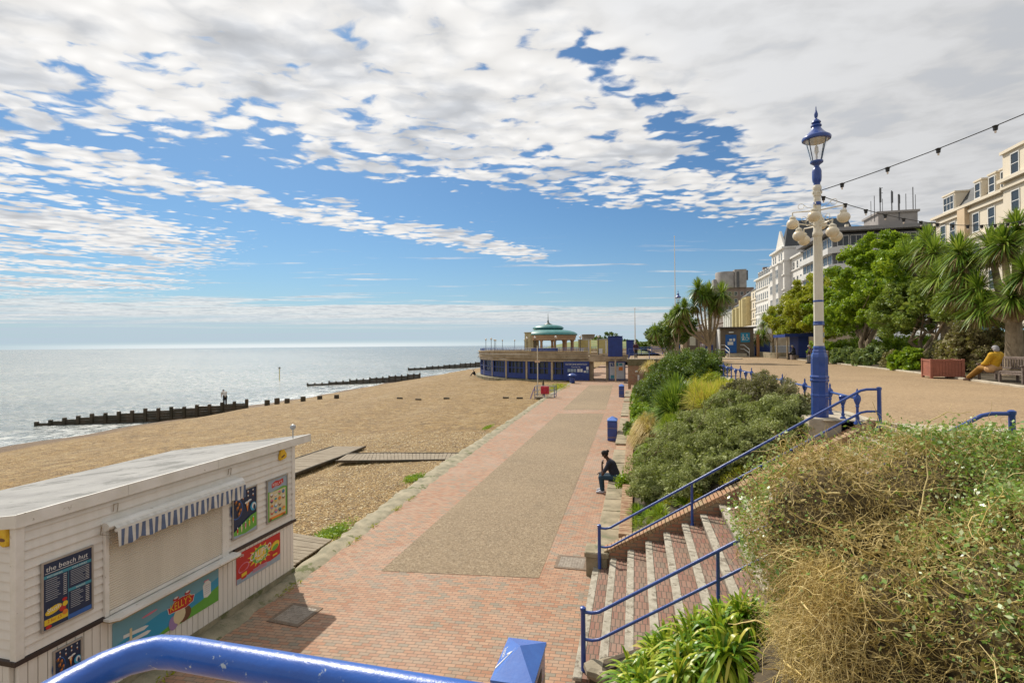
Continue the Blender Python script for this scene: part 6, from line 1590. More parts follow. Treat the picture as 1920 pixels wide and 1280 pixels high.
# toilet block, kiosk, shelter
def toilets():
    G = pm('grey brown render', (.17, .135, .10), (.12, .10, .08), 1.5, .75, .2, 20)
    T = thing('toilet_block', 'grey public toilet block with bright blue door, accessible sign and two white handrails', 'building', (11, 62, UP))
    m = MB(); m.box(9.45, 12.95, 62, 68, UP, 6.45); m.build('wall', G, T)
    m = MB(); m.box(9.3, 13.15, 61.75, 68.2, 6.452, 6.62); m.build('roof', pm('dark roof edge', (.06, .05, .045), None, 3, .7), T)
    m = MB(); m.box(9.34, 9.447, 61.9, 68, UP, 6.44); m.build('side_wall', WH, T)
    m = MB(); m.box(10.0, 11.15, 61.94, 61.998, UP+.45, 5.75); d = m.build('door', pm('bright blue door', (.01, .12, .42), (.01, .09, .34), 2, .45), T)
    m = MB(); m.box(10.4, 10.7, 61.92, 61.938, 5.05, 5.28); m.box(10.8, 11.0, 61.92, 61.938, 5.02, 5.32); m.box(10.22, 10.8, 61.92, 61.938, 4.6, 4.95); m.build('notice', WH, d)
    m = MB(); m.box(11.6, 12.55, 61.95, 61.998, 4.9, 5.95); s = m.build('sign', pm('cyan sign', (.02, .28, .50), None, 3, .4), T)
    m = MB()
    m.ball((12.25, 61.94, 5.72), (.07, .01, .07), 10, 6); m.tube([(12.25, 61.94, 5.62), (12.25, 61.94, 5.38), (12.42, 61.94, 5.38), (12.46, 61.94, 5.2)], .03, 6)
    m.tube([(12.25+.17*cos(a)-.03, 61.94, 5.28+.17*sin(a)) for a in np.linspace(2.2, 6.6, 14)], .022, 5)
    m.ball((11.85, 61.94, 5.72), (.07, .01, .07), 10, 6); m.tube([(11.85, 61.94, 5.62), (11.85, 61.94, 5.35), (11.78, 61.94, 5.1)], .045, 6); m.tube([(11.68, 61.94, 5.4), (11.85, 61.94, 5.58), (12.02, 61.94, 5.42)], .03, 6); m.tube([(11.85, 61.94, 5.35), (11.95, 61.94, 5.1)], .045, 6)
    m.build('pictogram', WH, s)
    m = MB(); m.bbox(10.35, 10.85, 61.85, 61.998, 5.95, 6.08, .02); m.build('light', WH, T)
    m = MB(); m.prism([(9.85, 60.2), (12.1, 60.2), (12.1, 61.93), (9.85, 61.93)], UP, UP+.12); m.box(10.0, 12.0, 60.9, 61.93, UP+.121, UP+.40); m.build('ramp', CONC2, T)
    for x in (9.9, 11.9):
        for h in (.95, .5):
            m = MB(); m.tube([(x-.35, 61.9, UP+.4+h), (x-.05, 61.6, UP+.4+h), (x+.2, 60.1, UP+.02+h*.9), (x+.2, 60.1, UP)], .03, 6); m.build('handrail', WH, T)
    t = thing('timber_post', 'square orange-brown post at the right corner of the toilet block', 'post', (13.3, 61.8, UP)); m = MB(); m.bbox(13.15, 13.42, 61.4, 61.7, UP, 5.75, .02); m.build('post', pm('orange brown timber', (.42, .20, .08), (.34, .16, .07), 4, .7, stretch=(1, 1, .2)), t)
    K = thing('beige_kiosk', 'beige rendered kiosk with a white notice panel left of the toilet block', 'kiosk', (7, 64, UP))
    BE = pm('beige render', (.36, .28, .19), (.28, .22, .15), 1.5, .75)
    m = MB(); m.box(5.7, 9.25, 64, 69, UP, 6.2); m.box(5.55, 6.0, 63.9, 64.0, UP, 6.1); m.build('wall', BE, K)
    m = MB(); m.box(5.4, 9.3, 63.6, 69.2, 6.202, 6.42); m.build('roof', pm('pale roof edge', (.45, .40, .32), None, 2, .7), K)
    m = MB(); m.box(6.1, 7.25, 63.95, 63.998, UP+.1, 5.9); m.build('panel', G, K)
    m = MB(); m.box(6.35, 7.0, 63.91, 63.948, 4.55, 5.65); m.build('notice_board', pm('notice cream', (.58, .58, .48), None, 3, .5), K)
    m = MB(); m.box(7.5, 8.3, 63.95, 63.998, UP+.1, 5.7); m.build('door', pm('mauve door', (.22, .15, .16), None, 3, .6), K)
    t = thing('recycling_bin', 'squat dark blue bin against the beige kiosk behind the person with a backpack', 'bin', (8.3, 63, UP)); m = MB(); m.bbox(7.9, 8.75, 62.6, 63.3, UP, 4.5, .05); m.bbox(7.86, 8.79, 62.56, 63.34, 4.502, 4.62, .05); m.build('body', BLUEF, t)
    t = thing('blue_container', 'dark blue container behind the orange-brown post', 'bin', (14.6, 66, UP)); m = MB(); m.bbox(13.9, 15.6, 66, 67.5, UP, 4.9, .05); m.bbox(13.86, 15.64, 65.96, 67.54, 4.902, 5.0, .04); m.build('body', BLUEF, t)
    # stone planter
    t = thing('stone_planter', 'curved pale stone planter wall at the garden corner by the blue shelter', 'planter', (14, 57.5, UP)); m = MB()
    arc(m, 15.6, 57.5, 1.9, 2.2, 0, 100, UP, UP+.55, 16); arc(m, 15.6, 62, 1.9, 2.2, 60, 120, UP, UP+.55, 8); m.box(13.4, 13.7, 57.6, 61.8, UP, UP+.55); m.build('wall', STONE, t)
    # shelter
    t = thing('blue_shelter', 'small navy blue garden shelter with a flat overhanging roof', 'shelter', (14.4, 52, UP))
    m = MB(); m.prism([(13.2, 50.4), (16.3, 50.4), (16.3, 54.2), (13.2, 54.2)], 5.42, 5.52); m.v = [(x, y, z+(x-13.2)*.07) for x, y, z in m.v]; m.build('roof', pm('shelter felt', (.16, .13, .10), None, 3, .8), t)
    m = MB(); m.box(13.1, 16.4, 50.3, 50.38, 5.30, 5.60); m.box(13.1, 13.18, 50.38, 54.3, 5.28, 5.54); m.build('fascia', BLUEF, t)
    m = MB(); m.bbox(14.3, 15.1, 50.7, 50.85, UP, 5.40, .02); m.bbox(14.3, 14.42, 50.86, 53.4, UP, 5.40, .02); m.build('screen', BLUEF, t)
    for p in ((13.35, 50.6), (13.35, 54.0), (16.1, 50.6), (16.1, 54.0)):
        m = MB(); m.tube([(*p, UP), (*p, 5.42)], .06, 6); m.build('post', TAN, t)
toilets()

# ================================================================ benches and planters
BENCHW = pm('silvered teak', (.22, .17, .14), (.12, .09, .075), 5, .8, .4, 20, stretch=(4, 1, 4))
def bench(loc, rz, label, L=2.1):
    t = thing('park_bench', label, 'bench', loc, rz); W = lambda m, n: m.build(n, BENCHW, t, world=False)
    h = L/2       # faces local -Y; x runs along the bench
    m = MB()
    for i in range(5): m.bbox(-h+.03, h-.03, -.28+.115*i, -.28+.115*i+.095, .42, .45, .008)
    W(m, 'seat')
    m = MB(); m.bbox(-h, h, .27, .33, .86, .95, .012); m.bbox(-h, h, .27, .31, .50, .56, .01); n = int(L/.115)
    for i in range(n): x = -h+.06+(L-.12)*i/(n-1); m.bbox(x-.026, x+.026, .275, .298, .56, .86, .006)
    W(m, 'backrest')
    for x in (-h+.04, 0, h-.04):
        m = MB(); m.bbox(x-.035, x+.035, -.29, -.22, 0, .42 if x == 0 else .64, .01); W(m, 'leg')
        m = MB(); m.bbox(x-.035, x+.035, .26, .335, 0, .93 if x else .42, .01); W(m, 'leg')
        if x:
            m = MB(); m.bbox(x-.045, x+.045, -.33, .30, .642, .68, .01); W(m, 'armrest')
    m = MB(); m.box(-h+.04, h-.04, -.27, -.24, .33, .415); W(m, 'apron')
    return t
bench((12.95, 21.9, UP), radians(-86), 'silvered wooden park bench the lady in yellow sits on')
bench((12.75, 40.9, UP), radians(-80), 'wooden bench half hidden behind the tall lamp post', 1.8)
PLANT = pm('terracotta stained timber', (.34, .12, .075), (.26, .09, .055), 3, .7, .3, 16, stretch=(1, 1, 3))
def planter(x, y, rz, label, sx=.52, sy=.46):
    t = thing('wooden_planter', label, 'planter', (x, y, UP), rz, group='red-brown wooden planters beside the bench')
    for a in (-1, 1):
        for b in (-1, 1):
            m = MB(); m.bbox(a*sx-.05, a*sx+.05, b*sy-.05, b*sy+.05, 0, .80, .012); m.build('post', PLANT, t, world=False)
    for (ax, s) in (('x', -1), ('x', 1), ('y', -1), ('y', 1)):
        m = MB(); ln = sy if ax == 'x' else sx; n = 9
        for i in range(n):
            u = -ln+.05+(2*ln-.1)*i/n; w = (2*ln-.1)/n-.008
            if ax == 'x': m.box(s*sx-.012, s*sx+.012, u, u+w, .13, .70)
            else: m.box(u, u+w, s*sy-.012, s*sy+.012, .13, .70)
        if ax == 'x': m.bbox(s*sx-.03, s*sx+.03, -ln+.05, ln-.05, .702, .77, .008); m.bbox(s*sx-.03, s*sx+.03, -ln+.05, ln-.05, .08, .128, .008)
        else: m.bbox(-ln+.05, ln-.05, s*sy-.03, s*sy+.03, .702, .77, .008); m.bbox(-ln+.05, ln-.05, s*sy-.03, s*sy+.03, .08, .128, .008)
        m.build('panel', PLANT, t, world=False)
    m = MB(); m.box(-sx+.03, sx-.03, -sy+.03, sy-.03, .5, .66); m.build('soil', SOIL, t, world=False)
    return t
planter(12.42, 24.85, radians(-8), 'red-brown wooden planter with soil to the left of the lady in yellow')
planter(13.35, 19.75, radians(-8), 'red-brown wooden planter cut off by the right edge of the picture')

# ================================================================ people
def person(label, loc, rz, J, skin, top, bottom, hair, shoe, detail=True, coat=0.0, hairpts=None, vox=.012, extra=None, hat=None, sc=1.0):
    t = thing('person', label, 'person', loc, rz); t.scale = (sc,)*3
    def body_mesh(name, caps, mat, v, parent=t):
        m = MB()
        for c in caps:
            if len(c) == 3: m.ball(c[1], c[2], 14, 10)
            else:
                (p, rp), (q, rq) = c[0], c[1]; m.tube([p, q], [rp, rq], 12); m.ball(p, rp, 12, 8); m.ball(q, rq, 12, 8)
        o = m.build(name, mat, parent, world=False)
        md = o.modifiers.new('remesh', 'REMESH'); md.mode = 'VOXEL'; md.voxel_size = v; md.use_smooth_shade = True
        sm = o.modifiers.new('smooth', 'SMOOTH'); sm.iterations = 2; sm.factor = .4
        return o
    def cap(a, ra, b, rb): return ((a, ra), (b, rb))
    V = Vector; H = V(J['head']); N = V(J['neck']); P = V(J['pelvis']); Ch = V(J['chest']); f = V(J.get('face', (0, 1, 0))).normalized(); upv = (H-N).normalized(); s = f.cross(upv).normalized()
    b = [cap(N, .055, H-upv*.06, .052), (0, H+upv*.02, (.074, .090, .098)), cap(H-upv*.05+f*.03, .052, H-upv*.085+f*.052, .032), (0, H+f*.092-upv*.01, (.014, .018, .022)), (0, H+s*.074-upv*.005, (.012, .022, .032)), (0, H-s*.074-upv*.005, (.012, .022, .032)),
         cap(P, .12, Ch, .125), cap(Ch, .12, N, .06)]
    tops = [cap(P+V((0, 0, .02)), .150, P.lerp(Ch, .5), .155), cap(P.lerp(Ch, .5), .155, Ch, .165)]
    bots = [cap(P+V((-.06, 0, 0)), .130, P+V((.06, 0, 0)), .130)]
    for k in 'LR':
        S, E, W = V(J['sh'+k]), V(J['el'+k]), V(J['wr'+k]); hip, kn, an, to = V(J['hip'+k]), V(J['kn'+k]), V(J['an'+k]), V(J['toe'+k])
        b += [cap(Ch+V((0, 0, .06)), .085, S, .058), cap(S, .052, E, .040), cap(E, .040, W, .026), cap(hip, .080, kn, .052), cap(kn, .052, an, .036), cap(an-V((0, 0, .02)), .035, to, .026)]
        tops += [cap(Ch+V((0, 0, .05)), .115+coat, S, .078+coat), cap(S, .068+coat, E if J.get('long') else S.lerp(E, .72), .058+coat*.8)]
        if J.get('long'): tops.append(cap(E, .054+coat*.8, W, .042+coat*.4))
        bots += [cap(hip, .102, kn, .080), cap(kn, .078, an+V((0, 0, .03)), .064)]
        # hand: palm, four fingers and a thumb
        d = (V(J['ha'+k])-W).normalized(); side = d.cross(V((0, 0, 1))); side = side.normalized() if side.length > .1 else V((1, 0, 0)); nn = side.cross(d)
        b.append(cap(W, .026, W+d*.07, .034))
        if detail:
            for i, (o_, l) in enumerate(((-.028, .060), (-.009, .072), (.010, .068), (.027, .052))):
                r0_ = W+d*.085+side*o_; q1 = r0_+d*l*.55; q2 = q1+(d*.75-nn*.6).normalized()*l*.5
                b += [cap(W+d*.06+side*o_*.8, .011, q1, .0095), cap(q1, .0095, q2, .008)]
            tb = W+d*.03+side*(.03 if k == 'L' else -.03); b += [cap(tb, .012, tb+(d*.6+side*(.6 if k == 'L' else -.6)).normalized()*.045, .009)]
    tops.append(cap(Ch+V((0, 0, .05)), .115+coat, N-upv*.03, .062+coat))
    v = vox
    body_mesh('body', b, skin, min(v, .010) if detail else v)
    body_mesh('top', tops, top, v); body_mesh('trousers', bots, bottom, v)
    for k in 'LR':
        an, to = V(J['an'+k]), V(J['toe'+k]); fw = (to-an); fw.z = 0; fw.normalize(); hz = to.z
        sh = [cap(V((an.x, an.y, hz+.012))-fw*.035, .042, V((to.x, to.y, hz+.004)), .036), cap(V((an.x, an.y, hz+.055)), .044, V((to.x, to.y, hz+.012))-fw*.05, .038)]
        body_mesh('shoe', sh, shoe, v)
    hp = hairpts or [((0, 0, .045), (.084, .098, .092)), ((0, -.03, .01), (.082, .082, .090))]
    hs = [(0, H+s*a[0]+f*a[1]+upv*a[2], r) for a, r in hp]
    body_mesh('hair', hs, hair, v)
    if extra: extra(t, J, body_mesh, cap)
    return t
def sitJ(seat=.42, lean=0.1, legs=.46, shin=.42, **k):
    J = dict(pelvis=(0, 0, seat+.11), chest=(0, lean, seat+.47), neck=(0, lean*1.25+.02, seat+.64), head=(0, lean*1.4+.07, seat+.78), face=(0, 1, -.1))
    for s, n in ((-1, 'L'), (1, 'R')):
        J['sh'+n] = (s*.185, lean+.02, seat+.56); J['hip'+n] = (s*.09, .03, seat+.09); J['kn'+n] = (s*.13, legs, seat+.09); J['an'+n] = (s*.12, legs-.04, .09); J['toe'+n] = (s*.13, legs+.12, .035)
        J['el'+n] = (s*.25, lean+.10, seat+.30); J['wr'+n] = (s*.17, legs-.14, seat+.20); J['ha'+n] = (s*.12, legs, seat+.18)
    J.update(k); return J
def standJ(**k):
    J = dict(pelvis=(0, 0, .95), chest=(0, .01, 1.30), neck=(0, .01, 1.48), head=(0, .03, 1.62), face=(0, 1, -.05))
    for s, n in ((-1, 'L'), (1, 'R')):
        J['sh'+n] = (s*.19, 0, 1.40); J['hip'+n] = (s*.09, 0, .90); J['kn'+n] = (s*.10, .02, .50); J['an'+n] = (s*.10, -.01, .09); J['toe'+n] = (s*.12, .14, .035)
        J['el'+n] = (s*.24, -.02, 1.12); J['wr'+n] = (s*.24, .08, .87); J['ha'+n] = (s*.23, .12, .78)
    J.update(k); return J
SK_D = pm('deep brown skin', (.075, .032, .018), (.055, .024, .014), 6, .5); SK_L = pm('fair skin', (.50, .27, .19), (.44, .22, .15), 6, .5)
def mt(n, c): return pm(n, c, tuple(x*.75 for x in c), 14, .85, .3, 60)
def people():
    J = sitJ(.40, .17, .46, head=(0, .33, 1.17), neck=(0, .24, 1.02), chest=(0, .15, .86), face=(0, .9, -.35), shL=(-.185, .20, .95), shR=(.185, .20, .95),
             elL=(-.20, .40, .60), wrL=(-.08, .42, .88), haL=(-.02, .39, 1.05), elR=(.24, .30, .64), wrR=(.16, .46, .575), haR=(.14, .58, .53))
    person('person in navy T-shirt and jeans sitting on the stone ledge, chin on hand', (-.62, 16.75, 0), radians(90), J, SK_D, mt('navy cotton', (.022, .026, .045)), mt('dark denim', (.022, .06, .10)), mt('black hair', (.012, .009, .008)), mt('white trainers', (.62, .64, .70)),
           hairpts=[((0, -.005, .05), (.084, .098, .088)), ((0, -.045, .02), (.080, .075, .085)), ((0, -.125, .075), (.048, .048, .046))], vox=.011, sc=1.04)
    Y = mt('mustard yellow coat', (.58, .33, .012)); OC = mt('ochre trousers', (.33, .17, .03))
    J = sitJ(.44, -.10, .42, long=True, knL=(-.07, .44, .52), knR=(.11, .42, .52), anL=(-.06, .86, .12), anR=(.08, .88, .12), toeL=(-.07, 1.02, .05), toeR=(.12, 1.03, .05), face=(.35, .9, 0), wrL=(-.05, .34, .66), haL=(0, .42, .62), wrR=(.06, .36, .64), haR=(.0, .44, .62), elL=(-.25, .06, .72), elR=(.26, .06, .70))
    def bag(t, J, bm, cap):
        bm('coat_hem', [cap(Vector((-.10, .10, .50)), .13, Vector((.12, .10, .50)), .13), cap(Vector((-.10, -.02, .52)), .15, Vector((.12, -.02, .52)), .15)], mt('pale tan bag', (.55, .33, .15)), .014)
        m = MB(); H = Vector(J['head']); f = Vector(J['face']).normalized(); s = f.cross(Vector((0, 0, 1)))
        for q in (-1, 1): m.ball(H+f*.088+s*.032*q+Vector((0, 0, .012)), (.024, .012, .018), 10, 6)
        m.build('sunglasses', BLACKM, t, world=False)
    person('lady in mustard yellow coat and ochre trousers reclining on the bench', (12.72, 22.25, UP), radians(22), J, SK_L, Y, OC, mt('grey bobbed hair', (.34, .33, .34)), mt('brown shoes', (.10, .05, .03)), coat=.035,
           hairpts=[((0, -.01, .05), (.100, .105, .090)), ((0, -.04, -.01), (.100, .085, .105))], vox=.013, extra=bag)
    J = sitJ(.44, .20, .42, long=True)
    person('man in dark jacket leaning forward on the bench left of the lamp post', (12.70, 41.3, UP), radians(95), J, SK_L, mt('dark jacket', (.05, .03, .035)), mt('grey trousers', (.15, .15, .17)), mt('grey hair', (.38, .34, .30)), mt('dark shoes', (.03, .03, .03)), detail=False, coat=.03, vox=.018)
    b = MB(); b.bbox(13.85, 14.25, 50.5, 51.9, UP, UP+.42, .02)
    tag(b.build('low_seat', BENCHW), 'low timber seat in front of the navy shelter', 'seat')
    person('white-haired person in dark clothes sitting before the navy shelter', (14.0, 50.9, UP), radians(75), sitJ(.42, .05, .45, long=True), SK_L, mt('dark coat', (.03, .035, .05)), mt('black trousers', (.02, .02, .025)), mt('white hair', (.6, .58, .55)), mt('dark shoes', (.03, .03, .03)), detail=False, coat=.03, vox=.018)
    person('person in a dark top and shorts standing on the terrace above the brick block', (.12, 55.6, UP+.0), radians(200), standJ(), SK_L, mt('maroon top', (.06, .02, .035)), mt('black trousers', (.02, .02, .025)), mt('brown hair', (.12, .07, .04)), mt('dark shoes', (.03, .03, .03)), detail=False, coat=.03, vox=.02)
    def pack(t, J, bm, cap): bm('backpack', [cap(Vector((0, -.19, 1.05)), .13, Vector((0, -.19, 1.32)), .12)], mt('grey backpack', (.30, .29, .30)), .02)
    person('person with a grey backpack and red-brown hair walking towards the kiosks', (7.55, 63.0-1.2, UP), radians(10), standJ(anL=(-.1, -.2, .11), knL=(-.1, -.02, .5), toeL=(-.11, -.06, .05)), SK_L, mt('pale blouse', (.45, .40, .40)), mt('dark leggings', (.03, .03, .06)), mt('auburn hair', (.16, .05, .04)), mt('dark shoes', (.03, .03, .03)), detail=False, vox=.02, extra=pack)
    person('person in a white top bending over on the nearest groyne', (-40.6, 43.9, -1.15), radians(60), standJ(chest=(0, .22, 1.22), neck=(0, .36, 1.34), head=(0, .45, 1.44), face=(0, .7, -.7), shL=(-.19, .26, 1.3), shR=(.19, .26, 1.3), elL=(-.2, .35, 1.02), wrL=(-.15, .50, .85), haL=(-.1, .55, .78), elR=(.2, .35, 1.02), wrR=(.15, .50, .85), haR=(.1, .55, .78)), SK_L, mt('white shirt', (.6, .58, .55)), mt('black trousers', (.02, .02, .025)), mt('black hair', (.012, .009, .008)), mt('dark shoes', (.03, .03, .03)), detail=False, vox=.02, sc=1.05)
    person('person in black with a white hat sitting on the shingle by the bandstand wall', (-26.9, 84.6, beach_z(-26.9, 84.6)-.02), radians(100), sitJ(.10, .12, .40, knL=(-.12, .36, .48), knR=(.12, .36, .48), anL=(-.11, .62, .09), anR=(.11, .62, .09), toeL=(-.12, .78, .035), toeR=(.12, .78, .035), long=True), SK_L, mt('black jumper', (.02, .02, .022)), mt('black trousers', (.02, .02, .025)), mt('white sun hat', (.6, .6, .58)), mt('dark shoes', (.03, .03, .03)), detail=False, vox=.02, sc=1.1, hairpts=[((0, 0, .06), (.11, .12, .07)), ((0, 0, .03), (.16, .17, .02))])
people()

# ================================================================ seafront buildings
CRM_W = pm('cream stucco', (.74, .66, .53), (.68, .60, .47), .5, .8); CRM_P = pm('warm stucco pilaster', (.66, .50, .33), (.58, .44, .28), .7, .8)
WHT_W = pm('white stucco', (.76, .74, .70), (.66, .64, .60), .4, .8, wear=(.40, .38, .35), wearscale=.6, wearthr=.62); SLATE = pm('dark slate', (.07, .075, .08), (.045, .05, .055), 1, .6)
GREYC = pm('grey facade panels', (.68, .67, .64), (.60, .59, .57), .5, .6); DKGREY = pm('dark grey cladding', (.10, .10, .105), (.07, .07, .075), .8, .5); YELW = pm('primrose stucco', (.58, .48, .24), (.50, .42, .22), .5, .8)
CONCT = pm('tower block concrete', (.36, .33, .31), (.26, .24, .23), .3, .85); PINKB = pm('brownish brick', (.26, .19, .16), (.20, .15, .13), .4, .85)
_winc = {}
def windows(parent, spots, w, h, face='W', frame=WH, glass=DGLASS, rows=2, cols=1, surround=None):
    """one window object per opening (frame mesh, pane as its sub-part), copied; face W looks to the sea, S towards the camera"""
    key = (w, h, face, frame.name, rows, cols, surround.name if surround else '')
    for (x, y, z) in spots:
        if key not in _winc:
            m = MB(); f = .09
            m.box(-.06, .02, -w/2-f, -w/2, 0, h); m.box(-.06, .02, w/2, w/2+f, 0, h); m.box(-.08, .02, -w/2-f-.04, w/2+f+.04, -.12, 0); m.box(-.07, .02, -w/2-f, w/2+f, h, h+.10)
            for i in range(1, rows): m.box(-.04, .02, -w/2, w/2, h*i/rows-.035, h*i/rows+.035)
            for i in range(1, cols): m.box(-.035, .02, -w/2+w*i/cols-.03, -w/2+w*i/cols+.03, 0, h)
            a = m.build('window', frame); b = MB(); b.box(-.012, .0, -w/2, w/2, 0, h); pane = b.build('pane', glass); pane.parent = a; _winc[key] = (a, pane)
            first = True
        else:
            a0, p0 = _winc[key]; a = a0.copy(); C.objects.link(a); p = p0.copy(); C.objects.link(p); p.parent = a
        a.parent = parent; a.location = (x-parent.location.x, y-parent.location.y, z-parent.location.z); a.rotation_euler = (0, 0, 0 if face == 'W' else radians(90))
def hotels():
    G0 = 4.35
    # --- cream hotel at the right edge
    X = 38.0
    T = thing('hotel', 'cream hotel with grey dormers and gold lettering at the right edge of the picture', 'hotel', (X, 63, G0))
    m = MB(); m.box(X, X+16, 64, 77, G0, 20.4); m.box(X-.35, X+16, 40, 64, G0, 24.2); m.build('wall', CRM_W, T)
    m = MB()
    for z, p in ((20.4, .55), (19.7, .25), (16.6, .3), (13.2, .25), (9.8, .25)): m.box(X-p-.35, X+16, 39.9, 64.02, z+.8, z+1.15); m.box(X-p, X+16.02, 64.05, 77.2, z, z+.32)
    m.box(X-.6, X+16, 39.8, 64.1, 24.2, 24.5); m.build('cornice', CRM_W, T)
    m = MB()
    for y in (71.6, 70.6): pass
    m.box(X-.5, X+.0, 70.2, 71.6, G0, 20.38); m.build('pilaster', CRM_P, T)
    m = MB(); y0, y1 = 64.1, 77; vs = [(X+.5, y0, 20.75), (X+.5, y1, 20.75), (X+2.1, y1-1.2, 23.4), (X+2.1, y0, 23.4), (X+15, y1, 20.75), (X+13, y1-1.2, 23.4), (X+13, y0, 23.4), (X+15, y0, 20.75)]
    m.add(vs, [(0, 3, 2, 1), (1, 2, 5, 4), (3, 6, 5, 2), (0, 7, 6, 3)]); m.build('mansard_roof', SLATE, T)
    for y in (75.0, 69.4, 67.0, 65.1):
        wd = 1.25 if y == 75 else .62
        m = MB(); m.box(X+.45, X+2.4, y-wd, y+wd, 20.8, 23.1); m.box(X+.35, X+2.5, y-wd-.12, y+wd+.12, 23.1, 23.28); m.build('dormer', [CRM_W], T)
    windows(T, [(X+.42, 75.0, 21.2)], 2.0, 1.6, cols=3); windows(T, [(X+.42, y, 21.2) for y in (69.4, 67.0, 65.1)], .85, 1.6)
    ys = [75.4, 73.4, 69.0, 66.4]
    windows(T, [(X, y, z) for y in ys for z in (17.3, 13.9, 10.5, 7.0)], 1.0, 2.0)
    windows(T, [(X-.35, y, z) for y in (62.2, 59.4, 56.6, 53.8) for z in (21.8, 18.0, 14.4, 11.0, 7.5)], 1.05, 2.0)
    Mx = Matrix(((0, 0, -1, X-.42), (-1, 0, 0, 63.7), (0, 1, 0, 17.0), (0, 0, 0, 1)))
    m = MB(); m.text('CUMBERLAND', .8, Mx, ex=.03, fit=7.2); m.build('lettering', pm('gilt lettering', (.42, .30, .06), None, 3, .4, metal=.4), T)
    # --- grey modern hotel
    T = thing('hotel', 'modern grey hotel with white balcony bands and rooftop aerials behind the domed tree', 'hotel', (38, 113, G0))
    m = MB(); m.box(38.4, 62, 113.4, 132, G0, 26.2); m.build('wall', DKGREY, T)
    m = MB()
    for i, z in enumerate((23.0, 19.6, 16.2, 12.8, 9.4)):
        rr = 1.2 if i == 0 else .9
        m.prism([(38.0+rr, 112.6), (62.3, 112.6), (62.3, 132.4), (37.6, 132.4), (37.6, 112.6+rr)], z-.55, z+.65)
    m.build('balcony', GREYC, T)
    m = MB(); m.prism([(39, 112.0), (63, 112.0), (63, 133), (37.2, 133), (37.2, 113.6)], 26.6, 27.3); m.build('roof', pm('grey roof edge', (.26, .25, .25), None, 1, .6), T)
    windows(T, [(x, 113.4, z) for x in np.arange(40.2, 58, 2.3) for z in (23.9, 20.4, 17.0, 13.6)], 1.9, 1.9, 'S', frame=GREYC, rows=1, cols=2)
    windows(T, [(38.4, y, z) for y in np.arange(115, 131.5, 2.6) for z in (23.9, 20.4, 17.0, 13.6)], 2.1, 1.9, frame=GREYC, rows=1, cols=2)
    m = MB(); m.box(46.8, 53.5, 114.5, 121, 27.3, 30.0); m.box(46.5, 53.8, 114.2, 121.3, 30.0, 30.4); m.build('plant_room', CONCT, T)
    for x, h, w in ((46.2, 3.2, .06), (47.2, 4.8, .09), (47.6, 2.5, .05), (49.2, 4.0, .10), (50.4, 3.2, .16), (51.6, 3.2, .06), (52.8, 4.4, .08), (53.2, 2.9, .05), (45.6, 2.2, .05)):
        m = MB(); m.tube([(x, 114.6, 28.5), (x, 114.6, 30.4+h)], w, 6)
        if w > .08: m.bbox(x-.1, x+.22, 114.5, 114.75, 30.8+h*.3, 30.2+h, .03)
        if w == .09: m.box(x-.05, x+.5, 114.58, 114.62, 30.2+h, 30.28+h); m.box(x-.05, x+.5, 114.58, 114.62, 29.2+h, 29.28+h)
        m.build('aerial', DKGREY, T)
    m = MB(); m.bbox(40.9, 41.5, 114, 114.6, 27.3, 28.2, .05); m.build('chimney', CRM_W, T)
    # --- white Victorian hotel
    T = thing('hotel', 'white Victorian hotel with bay-fronted tower, pointed grey gable and dormered mansard', 'hotel', (38, 142, G0))
    def vic(y0, y1, top, x0): 
        m = MB(); m.box(x0, 54, y0, y1, G0, top)
        for z in np.arange(top-3.6, G0+3, -3.7): m.box(x0-.3, 54.05, y0-.12, y1+.12, z, z+.28)
        m.box(x0-.55, 54.1, y0-.2, y1+.2, top-.45, top); m.build('wall', WHT_W, T)
    vic(154.2, 178, 25.0, 38.0); vic(142, 154, 29.2, 37.0); vic(132.6, 141.8, 26.2, 38.6)
    for y0 in (143.2, 148.8):
        m = MB(); m.prism([(37.0, y0), (36.1, y0+.9), (36.1, y0+3.3), (37.0, y0+4.2)], G0, 25.0); m.prism([(37.0, y0-.1), (35.9, y0+.8), (35.9, y0+3.4), (37.0, y0+4.3)], 25.0, 25.3); m.build('bay', WHT_W, T)
    for y0 in (155.5, ):
        m = MB(); m.prism([(38.0, y0), (37.1, y0+.9), (37.1, y0+3.3), (38.0, y0+4.2)], G0, 21.0); m.build('bay', WHT_W, T)
    m = MB(); vs = [(38.4, 154.2, 25.0), (38.4, 178, 25.0), (39.8, 176.8, 27.6), (39.8, 154.2, 27.6), (54, 178, 25), (52, 176.8, 27.6), (52, 154.2, 27.6), (54, 154.2, 25)]
    m.add(vs, [(0, 3, 2, 1), (1, 2, 5, 4), (3, 6, 5, 2), (7, 6, 3, 0)]); m.build('mansard_roof', SLATE, T)
    for y in np.arange(156, 177.5, 2.9):
        m = MB(); m.box(38.5, 40, y-.7, y+.7, 25.1, 27.2); m.build('dormer', GREYC, T)
    windows(T, [(38.5, y, 25.4) for y in np.arange(156, 177.5, 2.9)], .9, 1.5)
    m = MB(); vs = [(37.2, 142.0, 29.2), (37.2, 146.6, 29.2), (38.6, 144.0, 36.0), (54, 142.0, 29.2), (54, 146.6, 29.2), (52, 144.0, 36.0)]
    m.add(vs, [(0, 2, 1), (0, 3, 5, 2), (1, 2, 5, 4), (3, 4, 5)]); m.build('gable_roof', SLATE, T)
    m = MB(); vs = [(37.1, 142.2, 29.2), (37.1, 150.5, 29.2), (37.1, 146.3, 34.0), (37.6, 142.2, 29.2), (37.6, 150.5, 29.2), (37.6, 146.3, 34.0)]
    m.add(vs, [(0, 2, 1), (3, 4, 5), (0, 3, 5, 2), (1, 2, 5, 4)]); m.build('gable', WHT_W, T)
